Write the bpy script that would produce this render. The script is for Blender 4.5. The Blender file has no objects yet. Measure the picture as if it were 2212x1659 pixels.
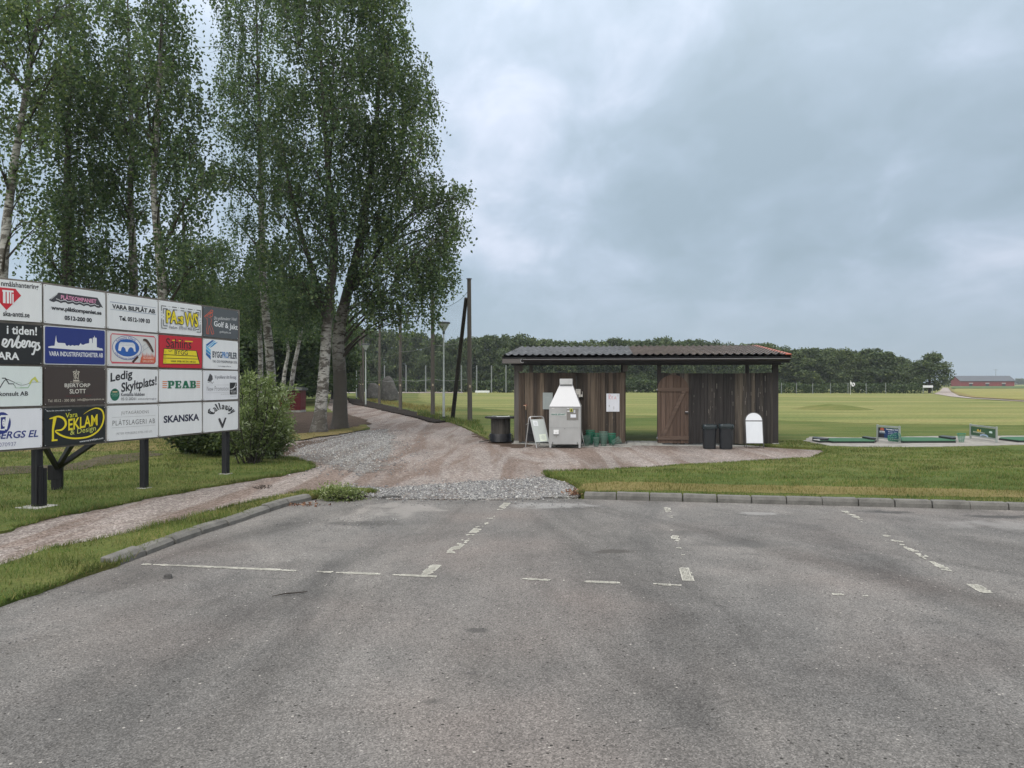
import bpy, bmesh, math, random
import numpy as np
from mathutils import Vector, Matrix, noise as mnoise
from mathutils.geometry import tessellate_polygon, delaunay_2d_cdt

C = bpy.context
SC = C.scene
COL = SC.collection
R = math.radians
rng = np.random.default_rng(7)
random.seed(7)

# ------------------------------------------------------------------ camera
F, U0, V0, H = 1661.0, 1106.0, 827.0, 1.8       # focal length, centre, horizon, eye height
cam_d = bpy.data.cameras.new('camera')
cam = bpy.data.objects.new('camera', cam_d)
COL.objects.link(cam)
cam_d.sensor_width = 36.0
cam_d.lens = 36.0 * F / 2212.0
cam_d.shift_y = -(829.5 - V0) / 2212.0
cam_d.clip_end = 9000
cam_d.clip_start = 0.05
cam.location = (0, 0, H)
cam.rotation_euler = (R(90), 0, 0)
SC.camera = cam

# ------------------------------------------------------------------ light
SUN_EL, SUN_AZ = 48.0, 215.0      # azimuth clockwise from +Y: from behind the viewer's left shoulder
SKY_STRENGTH, SUN_STRENGTH, EXPOSURE = 0.1, 1.4, 0.10
SC.view_settings.view_transform = 'Standard'
SC.view_settings.look = 'None'
SC.view_settings.gamma = 1.0
SC.view_settings.exposure = EXPOSURE
SC.view_settings.use_curve_mapping = False
SC.cycles.max_bounces = 6
SC.cycles.diffuse_bounces = 3
SC.cycles.transparent_max_bounces = 24
SC.cycles.caustics_reflective = False
SC.cycles.caustics_refractive = False

sun_d = bpy.data.lights.new('sun', 'SUN')
sun_d.energy = SUN_STRENGTH
sun_d.angle = R(40)
sun_d.color = (1.0, 0.97, 0.93)
sun = bpy.data.objects.new('sun', sun_d)
COL.objects.link(sun)
_el, _az = R(SUN_EL), R(SUN_AZ)
sdir = Vector((math.sin(_az) * math.cos(_el), math.cos(_az) * math.cos(_el), math.sin(_el)))
sun.rotation_euler = (-sdir).to_track_quat('-Z', 'Y').to_euler()

world = bpy.data.worlds.new('World')
SC.world = world
world.use_nodes = True
wt = world.node_tree
wt.nodes.clear()


def nd(nt, typ, **kw):
    n = nt.nodes.new(typ)
    for k, v in kw.items():
        if k.startswith('i_'):
            key = k[2:].replace('_', ' ')
            n.inputs[key].default_value = v
        else:
            setattr(n, k, v)
    return n


def math_n(nt, op, a, b=None, c=None, clamp=False):
    n = nt.nodes.new('ShaderNodeMath')
    n.operation = op
    n.use_clamp = clamp
    for i, x in enumerate((a, b, c)):
        if x is None:
            continue
        if isinstance(x, (int, float)):
            n.inputs[i].default_value = x
        else:
            nt.links.new(x, n.inputs[i])
    return n.outputs[0]


def ramp(nt, fac, stops, interp='LINEAR'):
    n = nt.nodes.new('ShaderNodeValToRGB')
    cr = n.color_ramp
    cr.interpolation = interp
    while len(cr.elements) > len(stops):
        cr.elements.remove(cr.elements[-1])
    while len(cr.elements) < len(stops):
        cr.elements.new(0.5)
    for e, (p, c) in zip(cr.elements, stops):
        e.position = p
        e.color = (c, c, c, 1) if isinstance(c, (int, float)) else (*c, 1)
    nt.links.new(fac, n.inputs[0])
    return n.outputs[0]


def mixc(nt, fac, a, b, mode='MIX'):
    n = nt.nodes.new('ShaderNodeMix')
    n.data_type = 'RGBA'
    n.blend_type = mode
    for i, x in ((0, fac), (6, a), (7, b)):
        sock = n.inputs[i]
        if isinstance(x, (int, float)):
            sock.default_value = x if i == 0 else (x, x, x, 1)
        elif isinstance(x, tuple):
            sock.default_value = (*x, 1)
        else:
            nt.links.new(x, sock)
    return n.outputs[2]


def mapping(nt, vec, scale=(1, 1, 1), rot=(0, 0, 0), loc=(0, 0, 0)):
    n = nt.nodes.new('ShaderNodeMapping')
    n.inputs['Scale'].default_value = scale
    n.inputs['Rotation'].default_value = rot
    n.inputs['Location'].default_value = loc
    nt.links.new(vec, n.inputs['Vector'])
    return n.outputs[0]


def noise_n(nt, vec, scale, detail=4.0, rough=0.55, dist=0.0):
    n = nt.nodes.new('ShaderNodeTexNoise')
    n.inputs['Scale'].default_value = scale
    n.inputs['Detail'].default_value = detail
    n.inputs['Roughness'].default_value = rough
    n.inputs['Distortion'].default_value = dist
    nt.links.new(vec, n.inputs['Vector'])
    return n.outputs[0]


def voro(nt, vec, scale, out='Color', feature='F1'):
    n = nt.nodes.new('ShaderNodeTexVoronoi')
    n.feature = feature
    n.inputs['Scale'].default_value = scale
    nt.links.new(vec, n.inputs['Vector'])
    return n.outputs[out]


# overcast sky: the physical sky behind two cloud layers projected on a high plane
sky = nd(wt, 'ShaderNodeTexSky', sky_type='NISHITA', sun_disc=False)
sky.sun_elevation = R(SUN_EL)
sky.sun_rotation = R(SUN_AZ)
tc = nd(wt, 'ShaderNodeTexCoord')
sep = nd(wt, 'ShaderNodeSeparateXYZ')
wt.links.new(tc.outputs['Generated'], sep.inputs[0])
zc = math_n(wt, 'MAXIMUM', sep.outputs[2], 0.0)
den = math_n(wt, 'ADD', zc, 0.40)
px_ = math_n(wt, 'DIVIDE', sep.outputs[0], den)
py_ = math_n(wt, 'DIVIDE', sep.outputs[1], den)
comb = nd(wt, 'ShaderNodeCombineXYZ')
wt.links.new(px_, comb.inputs[0])
wt.links.new(py_, comb.inputs[1])
pl = comb.outputs[0]
n1 = noise_n(wt, mapping(wt, pl, (2.2, 1.7, 1), (0, 0, R(30)), (3.1, 1.7, 0)), 0.85, 5, 0.50, 0.35)
n2 = noise_n(wt, mapping(wt, pl, (5.2, 4.2, 1), (0, 0, R(30)), (0.4, 7.0, 2)), 1.0, 6, 0.55, 0.3)
cl = math_n(wt, 'ADD', math_n(wt, 'MULTIPLY', n1, 0.60), math_n(wt, 'MULTIPLY', n2, 0.40))
lowf = nd(wt, 'ShaderNodeMapRange', interpolation_type='SMOOTHSTEP')
lowf.inputs['From Min'].default_value = -0.02
lowf.inputs['From Max'].default_value = 0.20
wt.links.new(zc, lowf.inputs['Value'])
cl = math_n(wt, 'ADD', math_n(wt, 'MULTIPLY', math_n(wt, 'SUBTRACT', cl, 0.465), lowf.outputs[0]), 0.465)
cloud = ramp(wt, cl, [(0.37, (0.385, 0.490, 0.580)), (0.47, (0.445, 0.555, 0.665)), (0.54, (0.54, 0.645, 0.78)), (0.64, (0.76, 0.83, 0.98))], 'LINEAR')
# thicker cloud is darker low down and brighter overhead (overcast sky), and brighter in the east (left)
z3 = math_n(wt, 'POWER', zc, 3.0)
gain = math_n(wt, 'ADD', math_n(wt, 'ADD', math_n(wt, 'MULTIPLY', z3, 2.6), math_n(wt, 'MULTIPLY', zc, 0.42)), 0.87)
left = math_n(wt, 'MULTIPLY', sep.outputs[0], -0.16)
back = math_n(wt, 'MULTIPLY', math_n(wt, 'MAXIMUM', math_n(wt, 'MULTIPLY', sep.outputs[1], -1.0), 0.0), 0.9)
gain = math_n(wt, 'ADD', gain, math_n(wt, 'ADD', left, back))
gain10 = math_n(wt, 'MULTIPLY', gain, 10.0)
gc = nd(wt, 'ShaderNodeVectorMath', operation='SCALE')
warm = math_n(wt, 'MINIMUM', math_n(wt, 'ADD', math_n(wt, 'MULTIPLY', z3, 1.6), math_n(wt, 'MULTIPLY', back, 0.9)), 1.0)
cloud = mixc(wt, warm, cloud, (0.645, 0.625, 0.595))
wt.links.new(cloud, gc.inputs[0])
wt.links.new(gain10, gc.inputs['Scale'])
skymix = mixc(wt, 0.93, sky.outputs[0], gc.outputs[0])
bg = nd(wt, 'ShaderNodeBackground')
bg.inputs['Strength'].default_value = SKY_STRENGTH
wt.links.new(skymix, bg.inputs['Color'])
wo = nd(wt, 'ShaderNodeOutputWorld')
wt.links.new(bg.outputs[0], wo.inputs[0])


# ------------------------------------------------------------------ helpers
def G(u, v, z=0.0):
    Y = (H - z) * F / (v - V0)
    return Vector(((u - U0) / F * Y, Y, z))


def P(u, v, Y):
    return Vector(((u - U0) / F * Y, Y, H - (v - V0) / F * Y))


def on_line(u, p0, d):
    """point of the ground line p0 + t*d that is seen at column u"""
    k = (u - U0) / F
    t = (k * p0.y - p0.x) / (d.x - k * d.y)
    return p0 + d * t


def tag(o, label=None, cat=None, group=None, kind=None):
    if label: o['label'] = label
    if cat: o['category'] = cat
    if group: o['group'] = group
    if kind: o['kind'] = kind
    return o


def thing(name, label, cat, loc=(0, 0, 0), rz=0.0, group=None):
    o = bpy.data.objects.new(name, None)
    COL.objects.link(o)
    o.location = loc
    o.rotation_euler = (0, 0, rz)
    o.empty_display_size = 0.2
    return tag(o, label, cat, group)


def dup(root, loc, rz=None, label=None, group=None, scale=None):
    r = root.copy()
    COL.objects.link(r)
    r.location = loc
    if rz is not None: r.rotation_euler = (0, 0, rz)
    if scale is not None: r.scale = scale
    if label: r['label'] = label
    if group: r['group'] = group
    for ch in list(root.children):
        c = ch.copy(); COL.objects.link(c); c.parent = r
        for g in list(ch.children):
            d = g.copy(); COL.objects.link(d); d.parent = c
    return r


class MB:
    """collects polygons, then links them as ONE mesh object"""
    def __init__(self):
        self.v, self.f, self.m, self.mats = [], [], [], []

    def mi(self, mat):
        if mat is None: return 0
        if mat not in self.mats: self.mats.append(mat)
        return self.mats.index(mat)

    def add(self, vs, fs, mat=None, M=None):
        b = len(self.v)
        if M is not None: vs = [M @ Vector(x) for x in vs]
        self.v.extend([tuple(x) for x in vs])
        k = self.mi(mat)
        for f in fs:
            self.f.append([b + i for i in f]); self.m.append(k)

    def box(self, c, s, mat=None, rz=0.0, M=None, bev=0.0):
        x, y, z = s[0] / 2, s[1] / 2, s[2] / 2
        if bev <= 0:
            vs = [(-x, -y, -z), (x, -y, -z), (x, y, -z), (-x, y, -z), (-x, -y, z), (x, -y, z), (x, y, z), (-x, y, z)]
            fs = [(0, 3, 2, 1), (4, 5, 6, 7), (0, 1, 5, 4), (1, 2, 6, 5), (2, 3, 7, 6), (3, 0, 4, 7)]
        else:
            bm = bmesh.new()
            bmesh.ops.create_cube(bm, size=1.0, matrix=Matrix.Diagonal((s[0], s[1], s[2], 1)))
            bmesh.ops.bevel(bm, geom=bm.edges[:], offset=bev, segments=2, affect='EDGES', profile=0.7)
            bm.verts.index_update()
            vs = [tuple(v.co) for v in bm.verts]
            fs = [[v.index for v in f.verts] for f in bm.faces]
            bm.free()
        T = Matrix.Translation(c) @ Matrix.Rotation(rz, 4, 'Z')
        if M is not None: T = M @ T
        self.add(vs, fs, mat, T)

    def bar(self, a, b, w, h=None, mat=None, up=(0, 0, 1)):
        """rectangular bar from a to b"""
        a, b = Vector(a), Vector(b)
        d = (b - a); L = d.length; d.normalize()
        upv = Vector(up)
        if abs(d.dot(upv)) > 0.98: upv = Vector((0, 1, 0))
        s = d.cross(upv).normalized(); t = s.cross(d).normalized()
        h = h or w
        vs = []
        for q in (a, b):
            for i, j in ((-1, -1), (1, -1), (1, 1), (-1, 1)):
                vs.append(q + s * (i * w / 2) + t * (j * h / 2))
        self.add(vs, [(3, 2, 1, 0), (4, 5, 6, 7), (0, 1, 5, 4), (1, 2, 6, 5), (2, 3, 7, 6), (3, 0, 4, 7)], mat)

    def tube(self, pts, radii, n=8, mat=None, cap=True):
        pts = [Vector(p) for p in pts]
        if isinstance(radii, (int, float)): radii = [radii] * len(pts)
        rings, prev = [], None
        for i, p in enumerate(pts):
            d = (pts[min(i + 1, len(pts) - 1)] - pts[max(i - 1, 0)])
            d = d.normalized() if d.length > 1e-9 else Vector((0, 0, 1))
            if prev is None:
                ref = Vector((1, 0, 0)) if abs(d.x) < 0.9 else Vector((0, 1, 0))
                s = d.cross(ref).normalized()
            else:
                s = (prev - d * prev.dot(d)).normalized()
            prev = s
            t = d.cross(s)
            rings.append([p + (s * math.cos(2 * math.pi * k / n) + t * math.sin(2 * math.pi * k / n)) * radii[i] for k in range(n)])
        vs = [q for r in rings for q in r]
        fs = []
        for i in range(len(pts) - 1):
            for k in range(n):
                a, b = i * n + k, i * n + (k + 1) % n
                fs.append((a, b, b + n, a + n))
        if cap:
            fs.append(list(range(n))[::-1]); fs.append([(len(pts) - 1) * n + k for k in range(n)])
        self.add(vs, fs, mat)

    def lathe(self, prof, n=24, mat=None, M=None):
        vs, fs = [], []
        for r, z in prof:
            for k in range(n):
                a = 2 * math.pi * k / n
                vs.append((r * math.cos(a), r * math.sin(a), z))
        for i in range(len(prof) - 1):
            for k in range(n):
                a, b = i * n + k, i * n + (k + 1) % n
                fs.append((a, b, b + n, a + n))
        fs.append(list(range(n))[::-1]); fs.append([(len(prof) - 1) * n + k for k in range(n)])
        self.add(vs, fs, mat, M)

    def ring(self, c, r, t, n=20, k=5, mat=None, M=None):
        vs, fs = [], []
        for i in range(n):
            a = 2 * math.pi * i / n
            for j in range(k):
                b = 2 * math.pi * j / k
                rr = r + t * math.cos(b)
                vs.append((c[0] + rr * math.cos(a), c[1] + rr * math.sin(a), c[2] + t * math.sin(b)))
        for i in range(n):
            for j in range(k):
                fs.append((i * k + j, ((i + 1) % n) * k + j, ((i + 1) % n) * k + (j + 1) % k, i * k + (j + 1) % k))
        self.add(vs, fs, mat, M)

    def poly(self, pts, mat=None, M=None):
        """flat polygon, concave allowed"""
        vs = [Vector(p) for p in pts]
        tris = tessellate_polygon([vs])
        self.add(vs, [tuple(t) for t in tris], mat, M)

    def prism(self, pts, h, axis=(0, 0, 1), mat=None, M=None):
        """outline extruded by h along axis"""
        a = Vector(axis) * h
        vs = [Vector(p) for p in pts]
        n = len(vs)
        tris = tessellate_polygon([vs])
        allv = vs + [p + a for p in vs]
        fs = [tuple(t) for t in tris] + [tuple(i + n for i in t)[::-1] for t in tris]
        fs += [(i, (i + 1) % n, (i + 1) % n + n, i + n) for i in range(n)]
        self.add(allv, fs, mat, M)

    def build(self, name, mat=None, parent=None, smooth=False, loc=None, fix=True):
        me = bpy.data.meshes.new(name)
        me.from_pydata(self.v, [], self.f)
        mats = self.mats or ([mat] if mat else [])
        for m in mats: me.materials.append(m)
        if len(self.mats) > 1:
            me.polygons.foreach_set('material_index', self.m)
        if fix:
            bm = bmesh.new(); bm.from_mesh(me)
            bmesh.ops.recalc_face_normals(bm, faces=bm.faces[:])
            bm.to_mesh(me); bm.free()
        if smooth:
            me.polygons.foreach_set('use_smooth', [True] * len(me.polygons))
            try: me.set_sharp_from_angle(angle=R(40))
            except Exception: pass
        o = bpy.data.objects.new(name, me)
        COL.objects.link(o)
        if parent is not None: o.parent = parent
        if loc is not None: o.location = loc
        return o


# ------------------------------------------------------------------ materials
def new_mat(name):
    m = bpy.data.materials.new(name)
    m.use_nodes = True
    nt = m.node_tree
    bs = nt.nodes['Principled BSDF']
    return m, nt, bs


def geo_pos(nt):
    return nt.nodes.new('ShaderNodeNewGeometry').outputs['Position']


def obj_co(nt):
    return nt.nodes.new('ShaderNodeTexCoord').outputs['Object']


def island(nt):
    return nt.nodes.new('ShaderNodeNewGeometry').outputs['Random Per Island']


def bump(nt, bs, height, dist, strength=1.0):
    b = nt.nodes.new('ShaderNodeBump')
    b.inputs['Distance'].default_value = dist
    b.inputs['Strength'].default_value = strength
    nt.links.new(height, b.inputs['Height'])
    nt.links.new(b.outputs[0], bs.inputs['Normal'])


_paint = {}


def paint(c, rough=0.45, grime=0.10, metal=0.0, name=None):
    key = (c, rough, grime, metal)
    if key in _paint: return _paint[key]
    m, nt, bs = new_mat(name or 'paint')
    co = obj_co(nt)
    f = noise_n(nt, mapping(nt, co, (4.0, 4.0, 0.9)), 1.6, 6, 0.65, 0.4)
    f = ramp(nt, f, [(0.35, 1.0 - grime), (0.65, 1.0)])
    col = mixc(nt, 1.0, c, f, 'MULTIPLY')
    nt.links.new(col, bs.inputs['Base Color'])
    bs.inputs['Roughness'].default_value = rough
    bs.inputs['Metallic'].default_value = metal
    _paint[key] = m
    return m


def mk_asphalt():
    m, nt, bs = new_mat('asphalt')
    p = geo_pos(nt)
    big = noise_n(nt, mapping(nt, p, (0.55, 0.20, 1), (0, 0, R(-16))), 1.3, 6, 0.62, 0.9)
    mid = noise_n(nt, p, 1.1, 6, 0.65, 0.4)
    base = ramp(nt, big, [(0.30, (0.090, 0.087, 0.085)), (0.42, (0.128, 0.124, 0.120)), (0.56, (0.160, 0.153, 0.146)), (0.70, (0.200, 0.188, 0.177))])
    base = mixc(nt, 1.0, base, ramp(nt, mid, [(0.30, 0.80), (0.5, 1.0), (0.70, 1.10)]), 'MULTIPLY')
    # tyre polish that bends out of the drive
    spx = nt.nodes.new('ShaderNodeSeparateXYZ'); nt.links.new(p, spx.inputs[0])
    ry_ = math_n(nt, 'SUBTRACT', 15.5, spx.outputs[1])
    ang_ = math_n(nt, 'ARCTAN2', math_n(nt, 'ADD', spx.outputs[0], 0.4), ry_)
    cpol = nt.nodes.new('ShaderNodeCombineXYZ')
    nt.links.new(math_n(nt, 'MULTIPLY', ang_, 7.0), cpol.inputs[0]); nt.links.new(math_n(nt, 'MULTIPLY', ry_, 0.16), cpol.inputs[1])
    pd = noise_n(nt, cpol.outputs[0], 1.0, 5, 0.6, 0.7)
    base = mixc(nt, 1.0, base, ramp(nt, pd, [(0.34, 0.72), (0.48, 0.99), (0.64, 1.20)]), 'MULTIPLY')
    # pinkish dust carried out of the gravel drive
    dust = noise_n(nt, p, 0.45, 3, 0.5)
    fan = math_n(nt, 'ABSOLUTE', math_n(nt, 'SUBTRACT', ang_, 0.03))
    fan = math_n(nt, 'MULTIPLY', ramp(nt, fan, [(0.03, 1.0), (0.20, 0.0)], 'EASE'), ramp(nt, dust, [(0.38, 0.05), (0.68, 0.50)]))
    base = mixc(nt, fan, base, (0.215, 0.185, 0.170))
    base = mixc(nt, ramp(nt, dust, [(0.5, 0.0), (0.72, 0.30)]), base, (0.20, 0.165, 0.150))
    # aggregate
    cell = voro(nt, p, 120.0)
    cb = nt.nodes.new('ShaderNodeRGBToBW'); nt.links.new(cell, cb.inputs[0])
    stone = ramp(nt, cb.outputs[0], [(0.0, 0.36), (0.45, 0.88), (0.75, 1.28), (1.0, 2.0)])
    base = mixc(nt, 0.9, base, stone, 'MULTIPLY')
    cell2 = voro(nt, p, 38.0)
    cb2 = nt.nodes.new('ShaderNodeSeparateColor'); nt.links.new(cell2, cb2.inputs[0])
    near = voro(nt, p, 38.0, 'Distance')
    speck = math_n(nt, 'MULTIPLY', math_n(nt, 'GREATER_THAN', cb2.outputs[0], 0.965), math_n(nt, 'LESS_THAN', near, math_n(nt, 'MULTIPLY', cb2.outputs[2], 0.30)))
    base = mixc(nt, speck, base, (0.40, 0.38, 0.35))
    dark = math_n(nt, 'MULTIPLY', math_n(nt, 'LESS_THAN', cb2.outputs[1], 0.03), math_n(nt, 'LESS_THAN', near, 0.34))
    base = mixc(nt, dark, base, (0.03, 0.028, 0.026))
    # oil stains and old wet spots
    st = noise_n(nt, mapping(nt, p, (1.1, 2.2, 1), (0, 0, 0), (4, 2, 0)), 1.5, 6, 0.7, 0.3)
    base = mixc(nt, ramp(nt, st, [(0.60, 0.0), (0.72, 0.55)]), base, (0.055, 0.055, 0.056))
    # dried puddles, a dark sunken spot and damp marks along the far edge
    wob = noise_n(nt, p, 2.6, 5, 0.6)
    sp3 = nt.nodes.new('ShaderNodeSeparateXYZ'); nt.links.new(p, sp3.inputs[0])

    def spot(x, y, rx, ry, colr, amt):
        nonlocal base
        dx = math_n(nt, 'DIVIDE', math_n(nt, 'SUBTRACT', sp3.outputs[0], x), rx)
        dy = math_n(nt, 'DIVIDE', math_n(nt, 'SUBTRACT', sp3.outputs[1], y), ry)
        d = math_n(nt, 'SQRT', math_n(nt, 'ADD', math_n(nt, 'MULTIPLY', dx, dx), math_n(nt, 'MULTIPLY', dy, dy)))
        d = math_n(nt, 'ADD', d, math_n(nt, 'MULTIPLY', math_n(nt, 'SUBTRACT', wob, 0.5), 3.2))
        m_ = ramp(nt, d, [(0.40, amt), (1.0, 0.0)])
        base = mixc(nt, m_, base, colr)

    spot(-1.55, 11.0, .55, .75, (0.29, 0.275, 0.26), .6)
    spot(-1.85, 9.85, .50, .24, (0.062, 0.06, 0.058), .6)
    spot(.55, 11.3, .75, .35, (0.30, 0.295, 0.29), .65)
    spot(5.2, 10.7, .55, .16, (0.05, 0.05, 0.05), .8)
    spot(6.6, 10.35, .75, .16, (0.05, 0.05, 0.05), .8)
    spot(3.4, 10.6, .45, .14, (0.30, 0.295, 0.29), .6)
    spot(6.2, 9.8, 1.0, .3, (0.27, 0.265, 0.26), .5)
    spot(2.0, 9.2, .4, .2, (0.08, 0.078, 0.076), .4)
    spot(2.7, 8.6, .7, .25, (0.09, 0.088, 0.087), .4)
    spot(-.25, 5.6, .09, .06, (0.04, 0.04, 0.04), .6)
    spot(-.45, 4.35, .08, .05, (0.04, 0.04, 0.04), .55)
    spot(1.1, 8.2, .25, .1, (0.05, 0.045, 0.04), .6)
    nt.links.new(base, bs.inputs['Base Color'])
    bs.inputs['Roughness'].default_value = 0.88
    bs.inputs['Specular IOR Level'].default_value = 0.25
    hgt = math_n(nt, 'ADD', math_n(nt, 'MULTIPLY', voro(nt, p, 95.0, 'Distance'), -0.8), math_n(nt, 'MULTIPLY', noise_n(nt, p, 260, 2), 0.5))
    bump(nt, bs, hgt, 0.006, 0.8)
    return m


def mk_gravel(name, a, b, c, scale=34.0, patch=(0.80, 1.12), tint=None):
    m, nt, bs = new_mat(name)
    p = geo_pos(nt)
    cell = voro(nt, p, scale)
    sc_ = nt.nodes.new('ShaderNodeSeparateColor'); nt.links.new(cell, sc_.inputs[0])
    col = ramp(nt, sc_.outputs[0], [(0.0, a), (0.5, b), (1.0, c)])
    fine = noise_n(nt, p, 160, 3, 0.7)
    col = mixc(nt, 0.7, col, ramp(nt, fine, [(0.3, 0.6), (0.7, 1.35)]), 'MULTIPLY')
    big = noise_n(nt, mapping(nt, p, (0.9, 0.35, 1), (0, 0, R(18))), 0.9, 5, 0.6, 0.5)
    col = mixc(nt, 1.0, col, ramp(nt, big, [(0.3, patch[0]), (0.7, patch[1])]), 'MULTIPLY')
    rut = noise_n(nt, mapping(nt, p, (1.0, 0.10, 1), (0, 0, R(10))), 1.3, 4, 0.6, 1.0)
    col = mixc(nt, ramp(nt, rut, [(0.44, 0.0), (0.58, 0.85)]), col, mixc(nt, 1.0, col, (0.68, 0.59, 0.54), 'MULTIPLY'))
    grit = noise_n(nt, p, 7.0, 6, 0.75)
    col = mixc(nt, 0.8, col, ramp(nt, grit, [(0.3, 0.66), (0.7, 1.3)]), 'MULTIPLY')
    if tint:
        t2 = noise_n(nt, p, 0.7, 4, 0.6)
        col = mixc(nt, ramp(nt, t2, [(0.5, 0.0), (0.68, 0.75)]), col, tint)
    nt.links.new(col, bs.inputs['Base Color'])
    bs.inputs['Roughness'].default_value = 0.95
    bs.inputs['Specular IOR Level'].default_value = 0.15
    h = math_n(nt, 'ADD', math_n(nt, 'MULTIPLY', voro(nt, p, scale, 'Distance'), -1.0), math_n(nt, 'MULTIPLY', noise_n(nt, p, 14, 4), 1.2))
    bump(nt, bs, h, 0.014, 0.9)
    return m


def mk_grass(name, cols, stretch=(0.5, 1.6), fine=30.0):
    m, nt, bs = new_mat(name)
    p = geo_pos(nt)
    big = noise_n(nt, mapping(nt, p, (0.06 * stretch[0] * 2, 0.10 * stretch[1], 1), (0, 0, R(4))), 1.0, 6, 0.62, 0.4)
    mid = noise_n(nt, mapping(nt, p, (0.6 * stretch[0], 0.5 * stretch[1], 1)), 1.4, 5, 0.65, 0.3)
    f = math_n(nt, 'ADD', math_n(nt, 'MULTIPLY', big, 0.6), math_n(nt, 'MULTIPLY', mid, 0.4))
    col = ramp(nt, f, cols)
    fi = noise_n(nt, mapping(nt, p, (1, 0.6, 1)), fine, 5, 0.75)
    col = mixc(nt, 0.85, col, ramp(nt, fi, [(0.28, 0.55), (0.5, 0.98), (0.72, 1.4)]), 'MULTIPLY')
    nt.links.new(col, bs.inputs['Base Color'])
    bs.inputs['Roughness'].default_value = 0.9
    bs.inputs['Specular IOR Level'].default_value = 0.1
    bump(nt, bs, math_n(nt, 'ADD', fi, math_n(nt, 'MULTIPLY', mid, 1.5)), 0.05, 0.8)
    return m


def mk_soil(name, a, b):
    m, nt, bs = new_mat(name)
    p = geo_pos(nt)
    f = noise_n(nt, p, 3.0, 8, 0.7, 0.3)
    f2 = noise_n(nt, p, 45, 4, 0.7)
    col = ramp(nt, f, [(0.3, a), (0.7, b)])
    col = mixc(nt, 0.9, col, ramp(nt, f2, [(0.3, 0.5), (0.7, 1.5)]), 'MULTIPLY')
    nt.links.new(col, bs.inputs['Base Color'])
    bs.inputs['Roughness'].default_value = 0.97
    bs.inputs['Specular IOR Level'].default_value = 0.1
    bump(nt, bs, f2, 0.03, 0.9)
    return m


def mk_leaf(name, stops, trans=0.35, rough=0.55, var=(0.75, 1.25), vs=(0.55, 0.55, 0.55)):
    m, nt, bs = new_mat(name)
    r = island(nt)
    col = ramp(nt, r, stops)
    p = geo_pos(nt)
    b = noise_n(nt, mapping(nt, p, vs), 1.0, 4, 0.55)
    col = mixc(nt, 1.0, col, ramp(nt, b, [(0.35, var[0]), (0.65, var[1])]), 'MULTIPLY')
    oi = nt.nodes.new('ShaderNodeObjectInfo').outputs['Random']
    col = mixc(nt, 1.0, col, ramp(nt, oi, [(0.0, (0.82, 0.84, 0.80)), (0.5, (1.0, 1.0, 1.0)), (1.0, (1.18, 1.12, 1.0))]), 'MULTIPLY')
    nt.links.new(col, bs.inputs['Base Color'])
    bs.inputs['Roughness'].default_value = rough
    bs.inputs['Specular IOR Level'].default_value = 0.3
    tr = nt.nodes.new('ShaderNodeBsdfTranslucent')
    nt.links.new(mixc(nt, 1.0, col, (1.15, 1.2, 0.7), 'MULTIPLY'), tr.inputs['Color'])
    mx = nt.nodes.new('ShaderNodeMixShader')
    mx.inputs[0].default_value = trans
    nt.links.new(bs.outputs[0], mx.inputs[1]); nt.links.new(tr.outputs[0], mx.inputs[2])
    out = nt.nodes['Material Output']
    nt.links.new(mx.outputs[0], out.inputs[0])
    return m


def mk_birch_bark(name='birch_bark', z0=2.0, z1=7.0, white=0.46, foot=2.2):
    """white bark with dark scars, fissured dark at the foot, darkening to brown limbs above"""
    m, nt, bs = new_mat(name)
    p = obj_co(nt)
    sep = nt.nodes.new('ShaderNodeSeparateXYZ'); nt.links.new(p, sep.inputs[0])
    sc1 = noise_n(nt, mapping(nt, p, (3.0, 3.0, 11.0)), 1.0, 5, 0.65, 0.6)
    sc2 = noise_n(nt, mapping(nt, p, (2.2, 2.2, 4.0), (0, 0, 0), (5, 3, 1)), 1.0, 5, 0.7, 0.8)
    wh = ramp(nt, noise_n(nt, p, 9, 4), [(0.3, (white * .72, white * .70, white * .66)), (0.7, (white, white * .98, white * .94))])
    col = mixc(nt, ramp(nt, sc1, [(0.53, 0.0), (0.60, 1.0)]), wh, (0.045, 0.040, 0.035))
    col = mixc(nt, ramp(nt, sc2, [(0.49, 0.0), (0.56, 0.92)]), col, (0.085, 0.075, 0.064))
    hgt = math_n(nt, 'ADD', sep.outputs[2], math_n(nt, 'MULTIPLY', sc2, 2.5))
    up = nt.nodes.new('ShaderNodeMapRange')
    up.inputs['From Min'].default_value = z0 + 1.2; up.inputs['From Max'].default_value = z1 + 1.2
    nt.links.new(hgt, up.inputs['Value'])
    col = mixc(nt, up.outputs[0], col, (0.050, 0.043, 0.037))
    lo = nt.nodes.new('ShaderNodeMapRange')
    lo.inputs['From Min'].default_value = foot; lo.inputs['From Max'].default_value = foot - 1.1
    nt.links.new(hgt, lo.inputs['Value'])
    col = mixc(nt, lo.outputs[0], col, (0.07, 0.062, 0.053))
    nt.links.new(col, bs.inputs['Base Color'])
    bs.inputs['Roughness'].default_value = 0.85
    bump(nt, bs, math_n(nt, 'ADD', sc2, sc1), 0.05, 0.8)
    return m


def mk_bark(name, a, b):
    m, nt, bs = new_mat(name)
    p = obj_co(nt)
    f = noise_n(nt, mapping(nt, p, (9, 9, 1.8)), 1.5, 6, 0.7, 0.5)
    nt.links.new(ramp(nt, f, [(0.3, a), (0.7, b)]), bs.inputs['Base Color'])
    bs.inputs['Roughness'].default_value = 0.9
    bump(nt, bs, f, 0.04, 0.8)
    return m


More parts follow.
